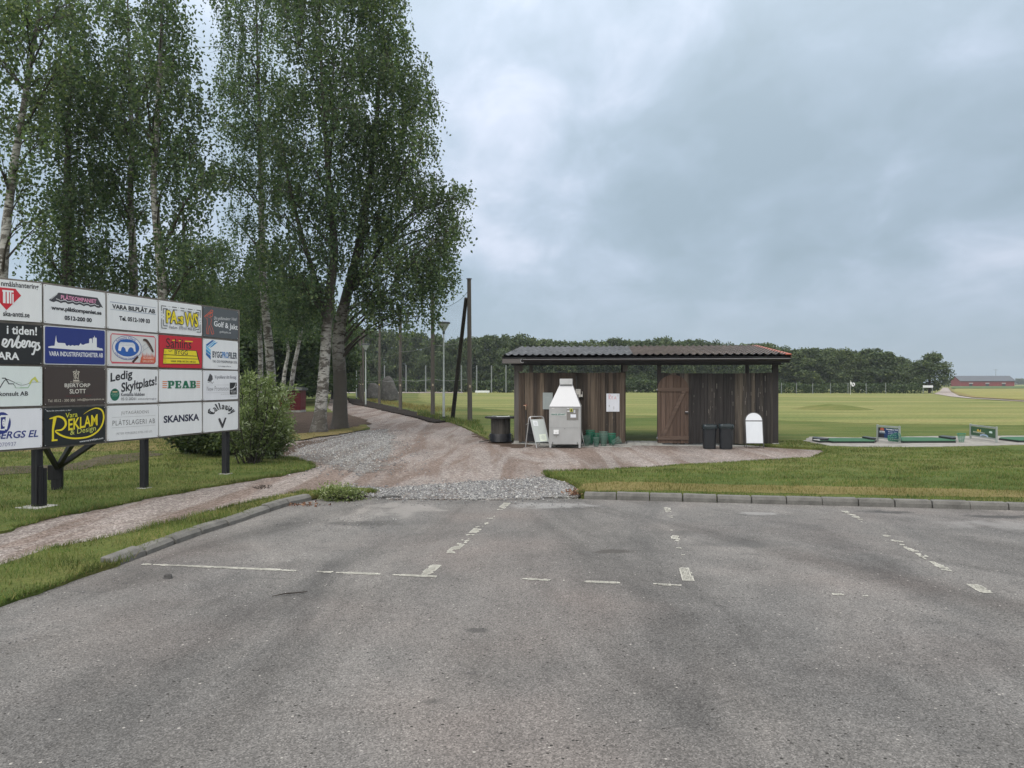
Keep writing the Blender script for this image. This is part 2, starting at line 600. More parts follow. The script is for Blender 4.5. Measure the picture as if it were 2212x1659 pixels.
def mk_wood(name, stops, axis='Z', rough=0.85, scale=1.0, streak=(0.5, 1.5), knots=True):
    """weathered boards: each board its own tone, long grain streaks along axis"""
    m, nt, bs = new_mat(name)
    p = obj_co(nt)
    r = island(nt)
    comb = nt.nodes.new('ShaderNodeCombineXYZ')
    off = math_n(nt, 'MULTIPLY', r, 37.0)
    for i in range(3): nt.links.new(off, comb.inputs[i])
    va = nt.nodes.new('ShaderNodeVectorMath'); va.operation = 'ADD'
    nt.links.new(p, va.inputs[0]); nt.links.new(comb.outputs[0], va.inputs[1])
    s = {'X': (0.9, 26, 26), 'Y': (26, 0.9, 26), 'Z': (26, 26, 0.9)}[axis]
    g = noise_n(nt, mapping(nt, va.outputs[0], tuple(x * scale for x in s)), 1.0, 6, 0.65, 0.5)
    g2 = noise_n(nt, mapping(nt, va.outputs[0], tuple(x * scale * 0.35 for x in s)), 1.0, 4, 0.6, 0.8)
    tone = math_n(nt, 'ADD', math_n(nt, 'MULTIPLY', r, 0.55), math_n(nt, 'MULTIPLY', g2, 0.55))
    col = ramp(nt, tone, stops)
    col = mixc(nt, 0.95, col, ramp(nt, g, [(0.3, streak[0]), (0.7, streak[1])]), 'MULTIPLY')
    nt.links.new(col, bs.inputs['Base Color'])
    bs.inputs['Roughness'].default_value = rough
    bs.inputs['Specular IOR Level'].default_value = 0.25
    bump(nt, bs, g, 0.006, 0.7)
    return m


def mk_metal(name, c, rough=0.4, metal=0.6, var=0.12, sc=3.0):
    m, nt, bs = new_mat(name)
    p = obj_co(nt)
    f = noise_n(nt, mapping(nt, p, (1, 1, 0.5)), sc, 6, 0.65)
    col = mixc(nt, 1.0, c, ramp(nt, f, [(0.3, 1 - var), (0.7, 1 + var)]), 'MULTIPLY')
    nt.links.new(col, bs.inputs['Base Color'])
    nt.links.new(ramp(nt, f, [(0.3, rough * 0.8), (0.7, min(1, rough * 1.3))]), bs.inputs['Roughness'])
    bs.inputs['Metallic'].default_value = metal
    return m


def mk_concrete(name, c):
    m, nt, bs = new_mat(name)
    p = geo_pos(nt)
    f = noise_n(nt, p, 4.0, 7, 0.7)
    f2 = noise_n(nt, p, 90.0, 3, 0.7)
    col = mixc(nt, 1.0, c, ramp(nt, f, [(0.3, 0.55), (0.55, 1.0), (0.7, 1.15)]), 'MULTIPLY')
    col = mixc(nt, 0.8, col, ramp(nt, f2, [(0.3, 0.75), (0.7, 1.2)]), 'MULTIPLY')
    nt.links.new(col, bs.inputs['Base Color'])
    bs.inputs['Roughness'].default_value = 0.9
    bump(nt, bs, f2, 0.006, 0.7)
    return m


M_ASPH = mk_asphalt()
M_PINK = mk_gravel('pink_gravel', (0.155, 0.132, 0.122), (0.260, 0.224, 0.206), (0.43, 0.39, 0.365), 46.0, (0.78, 1.12))
M_GREYG = mk_gravel('grey_gravel', (0.11, 0.106, 0.102), (0.225, 0.218, 0.208), (0.42, 0.41, 0.39), 40.0, (0.8, 1.1))
M_FARROAD = mk_gravel('farm_road_gravel', (0.30, 0.27, 0.25), (0.36, 0.33, 0.31), (0.44, 0.40, 0.38), 8.0, (0.95, 1.05))
M_LAWN = mk_grass('lawn_grass', [(0.34, (0.056, 0.092, 0.022)), (0.45, (0.094, 0.126, 0.033)), (0.54, (0.136, 0.150, 0.046)), (0.66, (0.22, 0.196, 0.08))])
M_FIELD = mk_grass('dry_range_grass', [(0.36, (0.100, 0.135, 0.040)), (0.46, (0.155, 0.178, 0.058)), (0.54, (0.202, 0.205, 0.074)), (0.63, (0.285, 0.245, 0.108))], (0.22, 2.2), 9.0)
M_DRY = mk_grass('dry_grass', [(0.34, (0.11, 0.11, 0.035)), (0.46, (0.185, 0.16, 0.06)), (0.56, (0.235, 0.19, 0.085)), (0.66, (0.28, 0.225, 0.11))])
M_CROP = mk_grass('crop_field', [(0.34, (0.175, 0.18, 0.055)), (0.46, (0.215, 0.21, 0.07)), (0.55, (0.24, 0.225, 0.08)), (0.66, (0.27, 0.24, 0.09))], (0.3, 1.0), 3.0)
M_GREENF = mk_grass('green_field', [(0.34, (0.07, 0.115, 0.045)), (0.5, (0.085, 0.13, 0.05)), (0.66, (0.10, 0.145, 0.055))], (0.3, 1.0), 3.0)
M_SOIL = mk_soil('soil', (0.055, 0.040, 0.032), (0.120, 0.088, 0.068))
M_MULCH = mk_soil('mulch', (0.018, 0.014, 0.012), (0.038, 0.030, 0.025))
M_BLADE = mk_leaf('grass_blade', [(0.0, (0.060, 0.108, 0.024)), (0.45, (0.098, 0.152, 0.037)), (0.75, (0.158, 0.178, 0.057)), (1.0, (0.27, 0.225, 0.11))], 0.4, 0.7, (0.55, 1.30), (0.9, 2.2, 1))
M_DRYBLADE = mk_leaf('dry_blade', [(0.0, (0.10, 0.12, 0.03)), (0.5, (0.19, 0.165, 0.065)), (1.0, (0.30, 0.24, 0.115))], 0.4, 0.8)
M_BIRCH = mk_leaf('birch_leaf', [(0.0, (0.046, 0.082, 0.046)), (0.5, (0.078, 0.126, 0.066)), (0.85, (0.118, 0.172, 0.084)), (1.0, (0.18, 0.225, 0.105))], 0.48, 0.5)
M_WILLOW = mk_leaf('willow_leaf', [(0.0, (0.095, 0.135, 0.052)), (0.5, (0.155, 0.205, 0.080)), (0.80, (0.22, 0.27, 0.125)), (1.0, (0.46, 0.50, 0.38))], 0.42, 0.5)
M_SHRUB = mk_leaf('shrub_leaf', [(0.0, (0.030, 0.052, 0.022)), (0.6, (0.052, 0.084, 0.030)), (1.0, (0.10, 0.135, 0.046))], 0.25, 0.5)
M_LINDEN = mk_leaf('linden_leaf', [(0.0, (0.042, 0.066, 0.030)), (0.5, (0.065, 0.096, 0.040)), (0.85, (0.095, 0.130, 0.050)), (1.0, (0.135, 0.165, 0.062))], 0.25, 0.6, (0.85, 1.15))
M_WOOD_FAR = mk_leaf('wood_leaf', [(0.0, (0.028, 0.052, 0.022)), (0.5, (0.045, 0.078, 0.028)), (0.85, (0.07, 0.11, 0.036)), (1.0, (0.11, 0.15, 0.045))], 0.3, 0.55, (0.7, 1.3))
M_BBARK = mk_birch_bark('birch_bark', 2.2, 6.5, 0.50)
M_BBARK2 = mk_birch_bark('slender_birch_bark', 9.0, 14.0, 0.42)
M_DBARK = mk_bark('dark_bark', (0.030, 0.026, 0.023), (0.075, 0.066, 0.056))
M_TWIG = mk_bark('twig_bark', (0.028, 0.022, 0.019), (0.05, 0.042, 0.036))
M_BLACKW = mk_wood('black_stained_post', [(0.2, (0.010, 0.010, 0.012)), (0.8, (0.020, 0.020, 0.023))], 'Z', 0.6)
M_POLE = mk_wood('weathered_pole', [(0.2, (0.058, 0.050, 0.044)), (0.5, (0.086, 0.075, 0.066)), (0.9, (0.12, 0.108, 0.098))], 'Z', 0.85, 0.5, (0.7, 1.3))
M_POLED = mk_wood('dark_pole', [(0.2, (0.020, 0.017, 0.016)), (0.9, (0.040, 0.034, 0.03))], 'Z', 0.8, 0.5)
M_CONC = mk_concrete('concrete', (0.34, 0.335, 0.31))
M_KERB = mk_concrete('kerb_concrete', (0.155, 0.150, 0.138))
M_GREYW = mk_wood('grey_frame_wood', [(0.1, (0.10, 0.090, 0.080)), (0.5, (0.165, 0.150, 0.135)), (0.95, (0.25, 0.23, 0.21))], 'X', 0.9, 0.6, (0.7, 1.25))
M_LINE = mk_concrete('worn_road_paint', (0.60, 0.585, 0.52))


# ------------------------------------------------------------------ ground sheets
def jag(pts, amp, step=None, freq=2.2, seed=0.0):
    """outline resampled finely and given a natural ragged edge"""
    out = []
    n = len(pts)
    for i in range(n):
        a, b = pts[i], pts[(i + 1) % n]
        L = (b - a).length
        d = (a.length + b.length) / 2
        s = step or max(0.05, d * 0.006)
        k = max(1, min(400, int(L / s)))
        nv = Vector((-(b - a).y, (b - a).x, 0)).normalized()
        for j in range(k):
            q = a.lerp(b, j / k)
            if abs(q.x) < 60 and q.y < 130:
                w = mnoise.noise(Vector((q.x * freq, q.y * freq, seed))) * 0.6 + mnoise.noise(Vector((q.x * freq * 4, q.y * freq * 4, seed + 9))) * 0.4
                q = q + nv * w * amp * 2
            out.append(q)
    return out


def sheet(name, pts, z, mat, amp=0.0, skirt=0.0, seed=0.0, freq=2.2):
    pts = [p if isinstance(p, Vector) else G(p[0], p[1], z) for p in pts]
    pts = [Vector((p.x, p.y, z)) for p in pts]
    if amp > 0: pts = jag(pts, amp, seed=seed, freq=freq)
    n = len(pts)
    v2, _e, f2, _a, _b, _c = delaunay_2d_cdt([Vector((p.x, p.y)) for p in pts], [], [list(range(n))], 1, 1e-5)
    bm = bmesh.new()
    vs = [bm.verts.new((p.x, p.y, z)) for p in v2]
    for f in f2:
        if len(f) >= 3: bm.faces.new([vs[i] for i in f])
    bmesh.ops.recalc_face_normals(bm, faces=bm.faces[:])
    for fc in bm.faces:
        if fc.normal.z < 0: fc.normal_flip()
    if skirt > 0:
        for ed in [e for e in bm.edges if len(e.link_faces) == 1]:
            a, b = ed.verts
            fc = ed.link_faces[0]
            lp = [l for l in fc.loops if l.edge == ed][0]
            a, b = lp.vert, lp.link_loop_next.vert
            bm.faces.new((b, a, bm.verts.new((a.co.x, a.co.y, z - skirt)), bm.verts.new((b.co.x, b.co.y, z - skirt))))
    me = bpy.data.meshes.new(name)
    bm.to_mesh(me); bm.free()
    me.materials.append(mat)
    o = bpy.data.objects.new(name, me)
    COL.objects.link(o)
    return tag(o, kind='structure'), pts


V3 = lambda x, y: Vector((x, y, 0))
ZL = 0.07      # lawn behind the kerb
sheet('terrain', [V3(-3000, -300), V3(3000, -300), V3(3000, 6000), V3(-3000, 6000)], -0.08, M_FIELD)
# car park
KR0, KR1 = G(1250, 1078), G(2212, 1103)
KRd = (KR1 - KR0).normalized()
KR2 = KR0 + KRd * 40
kerbL = [G(u, v) for u, v in ((247, 1226), (308, 1203), (380, 1175), (440, 1153), (500, 1134), (555, 1115), (600, 1100), (645, 1086), (700, 1076))]
lotL = [V3(-3.95, -12), V3(-3.95, 2), G(0, 1312), G(130, 1264)]
sheet('parking_lot', lotL + kerbL + [G(760, 1074), G(830, 1077), G(900, 1077), G(1060, 1079), G(1180, 1077), KR0, KR2, V3(45, -12)], 0.0, M_ASPH)
# gravel drive, path to the left and the yard before the hut
drive = [G(690, 1066, .01), G(830, 1066, .01), G(1000, 1064, .01), G(1120, 1062, .01), G(1246, 1062, .01), G(1300, 1040, .01), G(1400, 1010, .01),
         G(1600, 1000, .02), G(1700, 997, .02), G(1760, 990, .02), G(1790, 980, .02), G(1772, 972, .02), G(1690, 966, .02), G(1560, 957, .02), G(1120, 950, .02), G(1040, 944, .02),
         G(1000, 918, .02), G(960, 906, .02), G(880, 889, .02), G(800, 873, .02), G(752, 861, .02), G(735, 851, .02), G(712, 851, .02), G(702, 870, .02), G(690, 900, .02),
         G(600, 925, .02), G(570, 960, .02), G(400, 1010, .02), G(0, 1110, .02), G(-420, 1220, .02), G(-480, 1370, .02), G(0, 1300, .01), G(300, 1180, .01)]
drive_o, drive_p = sheet('gravel_driveway', drive, 0.014, M_PINK, 0.05, 0.05)
greyA = [G(745, 1050), G(840, 1056), G(1000, 1043), G(1140, 1036), G(1180, 1030), G(1240, 1052), G(1252, 1072), G(1150, 1079), G(1000, 1080), G(850, 1080), G(800, 1073), G(770, 1066)]
sheet('crushed_stone_apron', [Vector(p) for p in greyA], 0.016, M_GREYG, 0.14, 0.04, seed=3, freq=3.0)
greyB = [G(612, 992), G(640, 965), G(720, 945), G(780, 932), G(835, 928), G(845, 950), G(838, 990), G(815, 1022), G(780, 1030), G(735, 1010), G(690, 1000)]
sheet('crushed_stone_patch', [Vector(p) for p in greyB], 0.020, M_GREYG, 0.40, seed=5, freq=1.6)

# right lawn and driving range
lawnR = [KR0 + Vector((0.05, 0.18, 0)), KR2 + Vector((0, 0.18, 0)), V3(60, 10), V3(160, 118), G(2075, 851, ZL), G(2010, 849, ZL), G(1985, 850, ZL), G(1100, 845, ZL), G(760, 845, ZL),
         G(742, 852, ZL), G(757, 861, ZL), G(805, 873, ZL), G(882, 889, ZL), G(960, 906, ZL), G(1000, 920, ZL), G(1036, 938, ZL), G(1062, 950, ZL), G(1120, 951, ZL),
         G(1400, 951, ZL), G(1560, 955, ZL), G(1690, 964, ZL), G(1776, 968, ZL), G(1788, 976, ZL), G(1760, 986, ZL), G(1700, 992, ZL), G(1500, 1003, ZL), G(1300, 1015, ZL), G(1175, 1019, ZL),
         G(1180, 1024, ZL), G(1232, 1038, ZL), G(1248, 1050, ZL), G(1258, 1062, ZL)]
lawnR_o, lawnR_p = sheet('lawn', lawnR, ZL, M_LAWN, 0.05, 0.10, seed=7)
rangeP = [V3(150, 104), G(2075, 855, ZL), G(2010, 851, ZL), G(1700, 849, ZL), G(1400, 847, ZL), G(1000, 846, ZL), G(905, 849, ZL), G(905, 866, ZL), G(1000, 880, ZL), G(1200, 893, ZL), G(1500, 903, ZL),
          G(1900, 915, ZL), G(2300, 920, ZL), G(2700, 922, ZL)]
sheet('driving_range', [Vector(p) for p in rangeP], ZL + 0.006, M_FIELD, 0.5, seed=2, freq=0.25)
dryA = [G(1252, 1062, ZL), G(1240, 1047, ZL), G(1330, 1040, ZL), G(1600, 1048, ZL), G(1900, 1053, ZL), G(2300, 1062, ZL), G(2300, 1078, ZL), G(1900, 1070, ZL), G(1600, 1064, ZL), G(1400, 1060, ZL)]
sheet('dry_grass_strip', [Vector(p) for p in dryA], ZL + 0.005, M_DRY, 0.09, seed=4)
# left lawn and the strip of grass between path and kerb
ZK = 0.045
lawnL = [G(-420, 1224, ZK), G(0, 1146, ZK), G(60, 1130, ZK), G(130, 1112, ZK), G(220, 1095, ZK), G(340, 1070, ZK), G(480, 1045, ZK), G(600, 1026, ZK), G(680, 1008, ZK), G(676, 1000, ZK), G(640, 992, ZK), G(600, 988, ZK),
         G(585, 970, ZK), G(600, 950, ZK), G(650, 946, ZK), G(760, 931, ZK), G(800, 926, ZK), G(792, 918, ZK), G(740, 905, ZK), G(706, 880, ZK), G(712, 862, ZK), G(716, 852, ZK), G(600, 846, ZK), V3(-120, 125), V3(-160, 30), V3(-30, 10)]
lawnL_o, lawnL_p = sheet('left_lawn', lawnL, ZK, M_LAWN, 0.09, 0.08, seed=11)
dryL = [G(-500, 985, ZK), G(0, 978, ZK), G(200, 975, ZK), G(360, 972, ZK), G(430, 962, ZK), G(500, 950, ZK), G(420, 930, ZK), G(200, 925, ZK), G(-500, 925, ZK)]
sheet('dry_grass_strip', [Vector(p) for p in dryL], ZK + 0.005, M_DRY, 0.25, seed=14, freq=0.8)
dryL2 = [G(600, 955, ZK), G(660, 949, ZK), G(770, 931, ZK), G(800, 925, ZK), G(780, 921, ZK), G(700, 932, ZK), G(640, 940, ZK), G(596, 948, ZK)]
sheet('dry_grass_strip', [Vector(p) for p in dryL2], ZK + 0.010, M_DRY, 0.30, seed=15, freq=0.9)
soil = [G(560, 940, ZK), G(640, 937, ZK), G(700, 931, ZK), G(770, 922, ZK), G(800, 915, ZK), G(780, 902, ZK), G(740, 893, ZK), G(690, 889, ZK), G(600, 890, ZK), G(540, 905, ZK)]
sheet('bare_soil', [Vector(p) for p in soil], ZK + 0.006, M_SOIL, 0.2, seed=18, freq=0.8)
soil2 = [G(-300, 1012, ZK), G(0, 1010, ZK), G(150, 1002, ZK), G(240, 985, ZK), G(330, 975, ZK), G(350, 985, ZK), G(260, 1000, ZK), G(170, 1014, ZK), G(0, 1026, ZK), G(-300, 1032, ZK)]
sheet('trodden_soil', [Vector(p) for p in soil2], ZK + 0.012, mk_soil('trodden', (0.075, 0.062, 0.045), (0.125, 0.108, 0.075)), 0.22, seed=21, freq=1.0)
soil3 = [G(600, 966, .02), G(650, 958, .02), G(760, 938, .02), G(700, 952, .02), G(650, 968, .02), G(615, 986, .02)]
sheet('bare_soil', [Vector(p) for p in soil3], 0.024, M_SOIL, 0.2, seed=19, freq=0.9)
soil4 = [G(1020, 934, ZL), G(1056, 928, ZL), G(1100, 940, ZL), G(1150, 962, .03), G(1120, 967, .03), G(1080, 962, .03), G(1045, 950, .03)]
sheet('bare_soil', [Vector(p) for p in soil4], 0.026, M_SOIL, 0.16, 0.03, seed=23)
verge = [V3(-3.98, -12), V3(-3.98, 2), G(0, 1311), G(130, 1265), G(247, 1224), G(308, 1196), G(380, 1168), G(440, 1146), G(500, 1127), G(555, 1108), G(600, 1093), G(645, 1080), G(700, 1070), G(760, 1068), G(812, 1068),
         G(800, 1060), G(740, 1058), G(690, 1063), G(620, 1073), G(520, 1096), G(430, 1117), G(330, 1146), G(260, 1164), G(130, 1188), G(0, 1229), V3(-5.7, 3), V3(-5.7, -12)]
verge_o, verge_p = sheet('grass_verge', [Vector(p) for p in verge], 0.045, M_LAWN, 0.05, 0.06, seed=25)
mulch = [G(752, 860, ZL), G(760, 872, ZL), G(800, 879, ZL), G(850, 890, ZL), G(900, 902, ZL), G(940, 912, ZL), G(966, 909, ZL), G(985, 903, ZL), G(960, 901, ZL), G(930, 897, ZL), G(880, 885, ZL), G(820, 872, ZL), G(780, 863, ZL)]
sheet('bark_mulch_strip', [Vector(p) for p in mulch], ZL + 0.010, M_MULCH, 0.22, 0.07, seed=27, freq=0.9)
# concrete strip under the mats, slab and pavers at the hut
teeS = [G(1735, 953, ZL), G(1748, 944, ZL), G(1850, 946, ZL), G(2000, 943, ZL), G(2300, 941, ZL), G(2600, 940, ZL), G(2600, 955, ZL), G(2300, 959, ZL), G(2130, 963, ZL), G(1990, 966, ZL), G(1880, 966, ZL), G(1790, 963, ZL)]
sheet('tee_pavement', [Vector(p) for p in teeS], ZL + 0.012, mk_concrete('pale_concrete', (0.27, 0.258, 0.235)), 0.07, 0.04, seed=29)
# far fields and the farm road
z7 = lambda x, y: ((2900 + x / 2.353) * .576, (1200 + y / 2.353) * .576)
road = [z7(1497, 600), z7(1540, 600), z7(1572, 640), z7(1640, 676), z7(1770, 697), z7(2400, 735), z7(2400, 742), z7(1700, 698), z7(1560, 682), z7(1420, 657), z7(1470, 632)]
sheet('farm_road', [G(u, v, 0) for u, v in road], 0.12, M_FARROAD)
crop = [z7(1590, 640), z7(1605, 608), z7(2700, 608), z7(2700, 740), z7(1800, 690), z7(1660, 668)]
sheet('crop_field', [G(u, v, 0) for u, v in crop], 0.10, M_CROP)
gf = [z7(1560, 600), z7(1600, 586), z7(2800, 586), z7(2800, 606), z7(1590, 606)]
sheet('green_field', [G(u, v, 0) for u, v in gf], 0.13, M_GREENF)
dv = [z7(1545, 600), z7(1562, 600), z7(1600, 640), z7(1800, 686), z7(2400, 728), z7(2400, 734), z7(1760, 694), z7(1630, 672), z7(1575, 640)]
sheet('dry_verge', [G(u, v, 0) for u, v in dv], 0.16, M_DRY)
cross = [G(560, 848.5, ZL), G(760, 849.5, ZL), G(1000, 849.5, ZL), G(1000, 847, ZL), G(760, 846, ZL), G(560, 845, ZL)]
sheet('distant_path', [Vector(p) for p in cross], ZL + 0.05, M_FARROAD)

# grassy mound out on the range
mb = MB()
mc, N = G(1826, 886, ZL), 28
for j in range(N + 1):
    for i in range(N + 1):
        x, y = (i / N - .5) * 2, (j / N - .5) * 2
        r = math.hypot(x, y)
        w = max(0, 1 - r) ** 2 * (3 - 2 * max(0, 1 - r))
        mb.v.append((mc.x + x * 2.7, mc.y + 2 + y * 2.7, ZL - 0.01 + 0.34 * w ** .7 + 0.08 * w * mnoise.noise(Vector((x * 4, y * 4, 1)))))
mb.f = [[j * (N + 1) + i, j * (N + 1) + i + 1, (j + 1) * (N + 1) + i + 1, (j + 1) * (N + 1) + i] for j in range(N) for i in range(N)]
mb.m = [0] * len(mb.f)
tag(mb.build('grass_mound', M_LAWN, smooth=True), kind='structure')


# ------------------------------------------------------------------ kerbs
def resample(pts, step):
    out, acc = [pts[0]], 0.0
    for a, b in zip(pts, pts[1:]):
        L = (b - a).length
        t = step - acc
        while t <= L:
            out.append(a.lerp(b, t / L)); t += step
        acc = (acc + L) % step
    return out


def kerb(pts, step, w, h, lean, seed):
    r = random.Random(seed)
    ps = resample(pts, step)
    mb = MB()
    for a, b in zip(ps, ps[1:]):
        d = (b - a).normalized(); nl = Vector((-d.y, d.x, 0))
        a2, b2 = a + d * r.uniform(.004, .012), b - d * r.uniform(.004, .012)
        hh = h + r.uniform(-.012, .010)
        o = nl * r.uniform(-.012, .012)
        prof = [(0, -.04), (0, hh * .55), (lean * .6, hh * .93), (lean, hh), (w, hh), (w, -.04)]
        vs, K = [], len(prof)
        cuts = [0, .03, .5, .97, 1.0]
        for c in cuts:
            q = a2.lerp(b2, c) + o
            sh = 0.008 if c in (0, 1.0) else 0
            for i, (x, z) in enumerate(prof):
                zz = z - (sh if 1 <= i <= 4 else 0) + (0 if z < 0 else r.uniform(-.003, .003))
                vs.append(q + nl * (x + (sh * .5 if i in (1, 2) else 0)) + Vector((0, 0, zz)))
        fs = []
        for s in range(len(cuts) - 1):
            for i in range(K - 1):
                fs.append((s * K + i, s * K + i + 1, (s + 1) * K + i + 1, (s + 1) * K + i))
        fs.append(list(range(K))); fs.append([(len(cuts) - 1) * K + i for i in range(K)][::-1])
        mb.add(vs, fs, M_KERB)
    return tag(mb.build('kerb'), kind='structure')


kerb([KR0 + KRd * t for t in (0.08, 30)], 0.5, 0.14, 0.105, 0.03, 3)
kerb(kerbL, 0.55, 0.14, 0.09, 0.06, 5)
kerb([G(742, 1074), G(780, 1072), G(818, 1078)], 0.36, 0.14, 0.07, 0.05, 6)


# ------------------------------------------------------------------ worn parking lines, made of flakes of paint
def worn_line(mb, a, b, w, parts, seed, z=0.004):
    r = np.random.default_rng(seed)
    a, b = Vector((a.x, a.y, 0)), Vector((b.x, b.y, 0))
    L = (b - a).length
    d = (b - a) / L; n = Vector((-d.y, d.x, 0))
    cell = 0.015
    for t0, t1, dens in parts:
        k0, k1 = int(t0 * L / cell), int(t1 * L / cell)
        for i in range(k0, k1):
            for j in range(int(w / cell)):
                s, q = i * cell, (j + .5) * cell - w / 2
                p = a + d * s + n * q
                f = mnoise.noise(Vector((p.x * 3.2, p.y * 3.2, seed * 1.7))) * .55 + mnoise.noise(Vector((p.x * 12, p.y * 12, seed * .7))) * .4 + .5
                e = min(j, int(w / cell) - 1 - j)
                if f - (.12 if e == 0 else 0) > 1 - dens:
                    c = cell * .62
                    vs = [p + d * (sx * c + r.uniform(-.004, .004)) + n * (sy * c + r.uniform(-.004, .004)) + Vector((0, 0, z)) for sx, sy in ((-1, -1), (1, -1), (1, 1), (-1, 1))]
                    mb.add(vs, [(0, 1, 2, 3)], M_LINE)


mb = MB()
worn_line(mb, G(916, 1244), G(1097, 1086), .105, [(0, .10, .66), (.10, .22, .05), (.22, .52, .64), (.52, .66, .44), (.66, .82, .46), (.82, 1, .5)], 2)
worn_line(mb, G(1489, 1262), G(1440, 1092), .105, [(.03, .14, .68), (.14, .30, .28), (.30, .50, .46), (.50, .70, .30), (.70, 1, .42)], 4)
worn_line(mb, G(2138, 1284), G(1825, 1104), .105, [(0, .08, .62), (.08, .30, .36), (.30, .50, .44), (.50, .60, .5), (.60, .80, .12), (.80, 1, .52)], 6)
worn_line(mb, G(310, 1219), G(945, 1246), .065, [(0, .04, .55), (.04, .36, .64), (.36, .66, .74), (.66, .72, .3), (.72, 1, .72)], 8)
worn_line(mb, G(1130, 1251), G(1500, 1266), .062, [(0, .25, .36), (.25, .58, .56), (.58, .72, .1), (.72, .88, .56), (.88, 1, .4)], 10)
worn_line(mb, G(1800, 1284), G(2080, 1298), .05, [(0, .45, .36), (.45, 1, .30)], 12)
tag(mb.build('road_markings', fix=False), kind='structure')

# ------------------------------------------------------------------ lettering
_tx = {}


def text_mesh(s, bold=0.0, shear=0.0, spacing=1.0):
    key = (s, bold, shear, spacing)
    if key in _tx: return _tx[key]
    cu = bpy.data.curves.new('lettering', 'FONT')
    cu.body = s; cu.size = 1.0; cu.resolution_u = 3
    cu.offset = bold; cu.shear = shear; cu.space_character = spacing
    o = bpy.data.objects.new('lettering', cu)
    COL.objects.link(o)
    C.view_layer.update()
    me = bpy.data.meshes.new_from_object(o.evaluated_get(C.evaluated_depsgraph_get()))
    vs = [(v.co.x, v.co.y) for v in me.vertices]
    fs = [tuple(p.vertices) for p in me.polygons]
    bpy.data.objects.remove(o); bpy.data.curves.remove(cu); bpy.data.meshes.remove(me)
    xs = [v[0] for v in vs]; ys = [v[1] for v in vs]
    bb = (min(xs), max(xs), min(ys), max(ys))
    _tx[key] = (vs, fs, bb)
    return _tx[key]


class Art:
    """flat art on a board: fractions (0..1, origin lower left) to metres, front towards -Y"""
    def __init__(self, W, Hh):
        self.W, self.H, self.k, self.x0 = W, Hh, 0, 0.0
        self.mb = {'lettering': MB(), 'emblem': MB()}

    def y(self):
        self.k += 1
        return -0.0012 - 0.0003 * self.k

    def t(self, s, x0, y0, x1, y1, col, bold=0.0, shear=0.0, rot=0.0, spacing=1.0, arc=None, where='lettering', rise=0.0):
        vs, fs, bb = text_mesh(s, bold, shear, spacing)
        W, Hh = (x1 - x0) * self.W, (y1 - y0) * self.H
        yy = self.y()
        out = []
        cx, cy = (x0 + x1) / 2 * self.W, (y0 + y1) / 2 * self.H
        for a, b in vs:
            fx = (a - bb[0]) / (bb[1] - bb[0]) - .5
            fy = (b - bb[2]) / (bb[3] - bb[2]) - .5
            if arc:
                rx, ry, a0, a1, sgn = arc       # ellipse radii (m), start and end angle
                ang = R(a0 + (a1 - a0) * (fx + .5))
                k = 1 + sgn * fy * Hh / ((rx + ry) / 2)
                q = (cx + rx * k * math.cos(ang), cy + ry * k * math.sin(ang))
            else:
                lx, lz = fx * W, fy * Hh + fx * W * rise
                c, s_ = math.cos(R(rot)), math.sin(R(rot))
                q = (cx + lx * c - lz * s_, cy + lx * s_ + lz * c)
            out.append((q[0], yy, q[1]))
        self.mb[where].add(out, fs, paint(col, .5, .04))

    def pt(self, p): return (p[0] * self.W, p[1] * self.H)

    def p(self, pts, col, where='emblem'):
        yy = self.y()
        self.mb[where].poly([(x * self.W, yy, z * self.H) for x, z in pts], paint(col, .5, .04))

    def r(self, x0, y0, x1, y1, col, where='emblem'):
        self.p([(x0, y0), (x1, y0), (x1, y1), (x0, y1)], col, where)

    def e(self, cx, cy, rx, ry, col, where='emblem', n=36):
        self.p([(cx + rx * math.cos(2 * math.pi * i / n), cy + ry * math.sin(2 * math.pi * i / n)) for i in range(n)], col, where)

    def l(self, pts, w, col, closed=False, where='emblem', smooth=False):
        """stroke; w in metres, a number or one per point"""
        P2 = [Vector((x * self.W, z * self.H)) for x, z in pts]
        ws = list(w) if isinstance(w, (list, tuple)) else [w] * len(P2)
        if smooth:
            Q, qs = [], []
            for i in range(len(P2) - 1):
                p0, p1, p2, p3 = P2[max(i - 1, 0)], P2[i], P2[i + 1], P2[min(i + 2, len(P2) - 1)]
                for k in range(6):
                    t = k / 6
                    Q.append(.5 * ((2 * p1) + (p2 - p0) * t + (2 * p0 - 5 * p1 + 4 * p2 - p3) * t * t + (3 * p1 - p0 - 3 * p2 + p3) * t ** 3))
                    qs.append(ws[i] * (1 - t) + ws[i + 1] * t)
            Q.append(P2[-1]); qs.append(ws[-1])
            P2, ws = Q, qs
        yy = self.y()
        n = len(P2)
        vs = []
        for i in range(n):
            a = P2[i - 1] if (closed or i > 0) else P2[i]
            b = P2[(i + 1) % n] if (closed or i < n - 1) else P2[i]
            d = (b - a).normalized() if (b - a).length > 1e-9 else Vector((1, 0))
            k = 1.0
            if 0 < i < n - 1 or closed:
                d1 = (P2[i] - P2[i - 1]).normalized()
                k = 1 / max(.5, abs(d.dot(d1)))
            nn = Vector((-d.y, d.x)) * ws[i] / 2 * k
            vs += [(P2[i].x + nn.x, yy, P2[i].y + nn.y), (P2[i].x - nn.x, yy, P2[i].y - nn.y)]
        fs = [(2 * i, 2 * i + 1, 2 * ((i + 1) % n) + 1, 2 * ((i + 1) % n)) for i in range(n if closed else n - 1)]
        self.mb[where].add(vs, fs, paint(col, .5, .04))

    def build(self, parent):
        for k, m in self.mb.items():
            if m.f: m.build(k, parent=parent, fix=False).location = (self.x0, 0, 0)


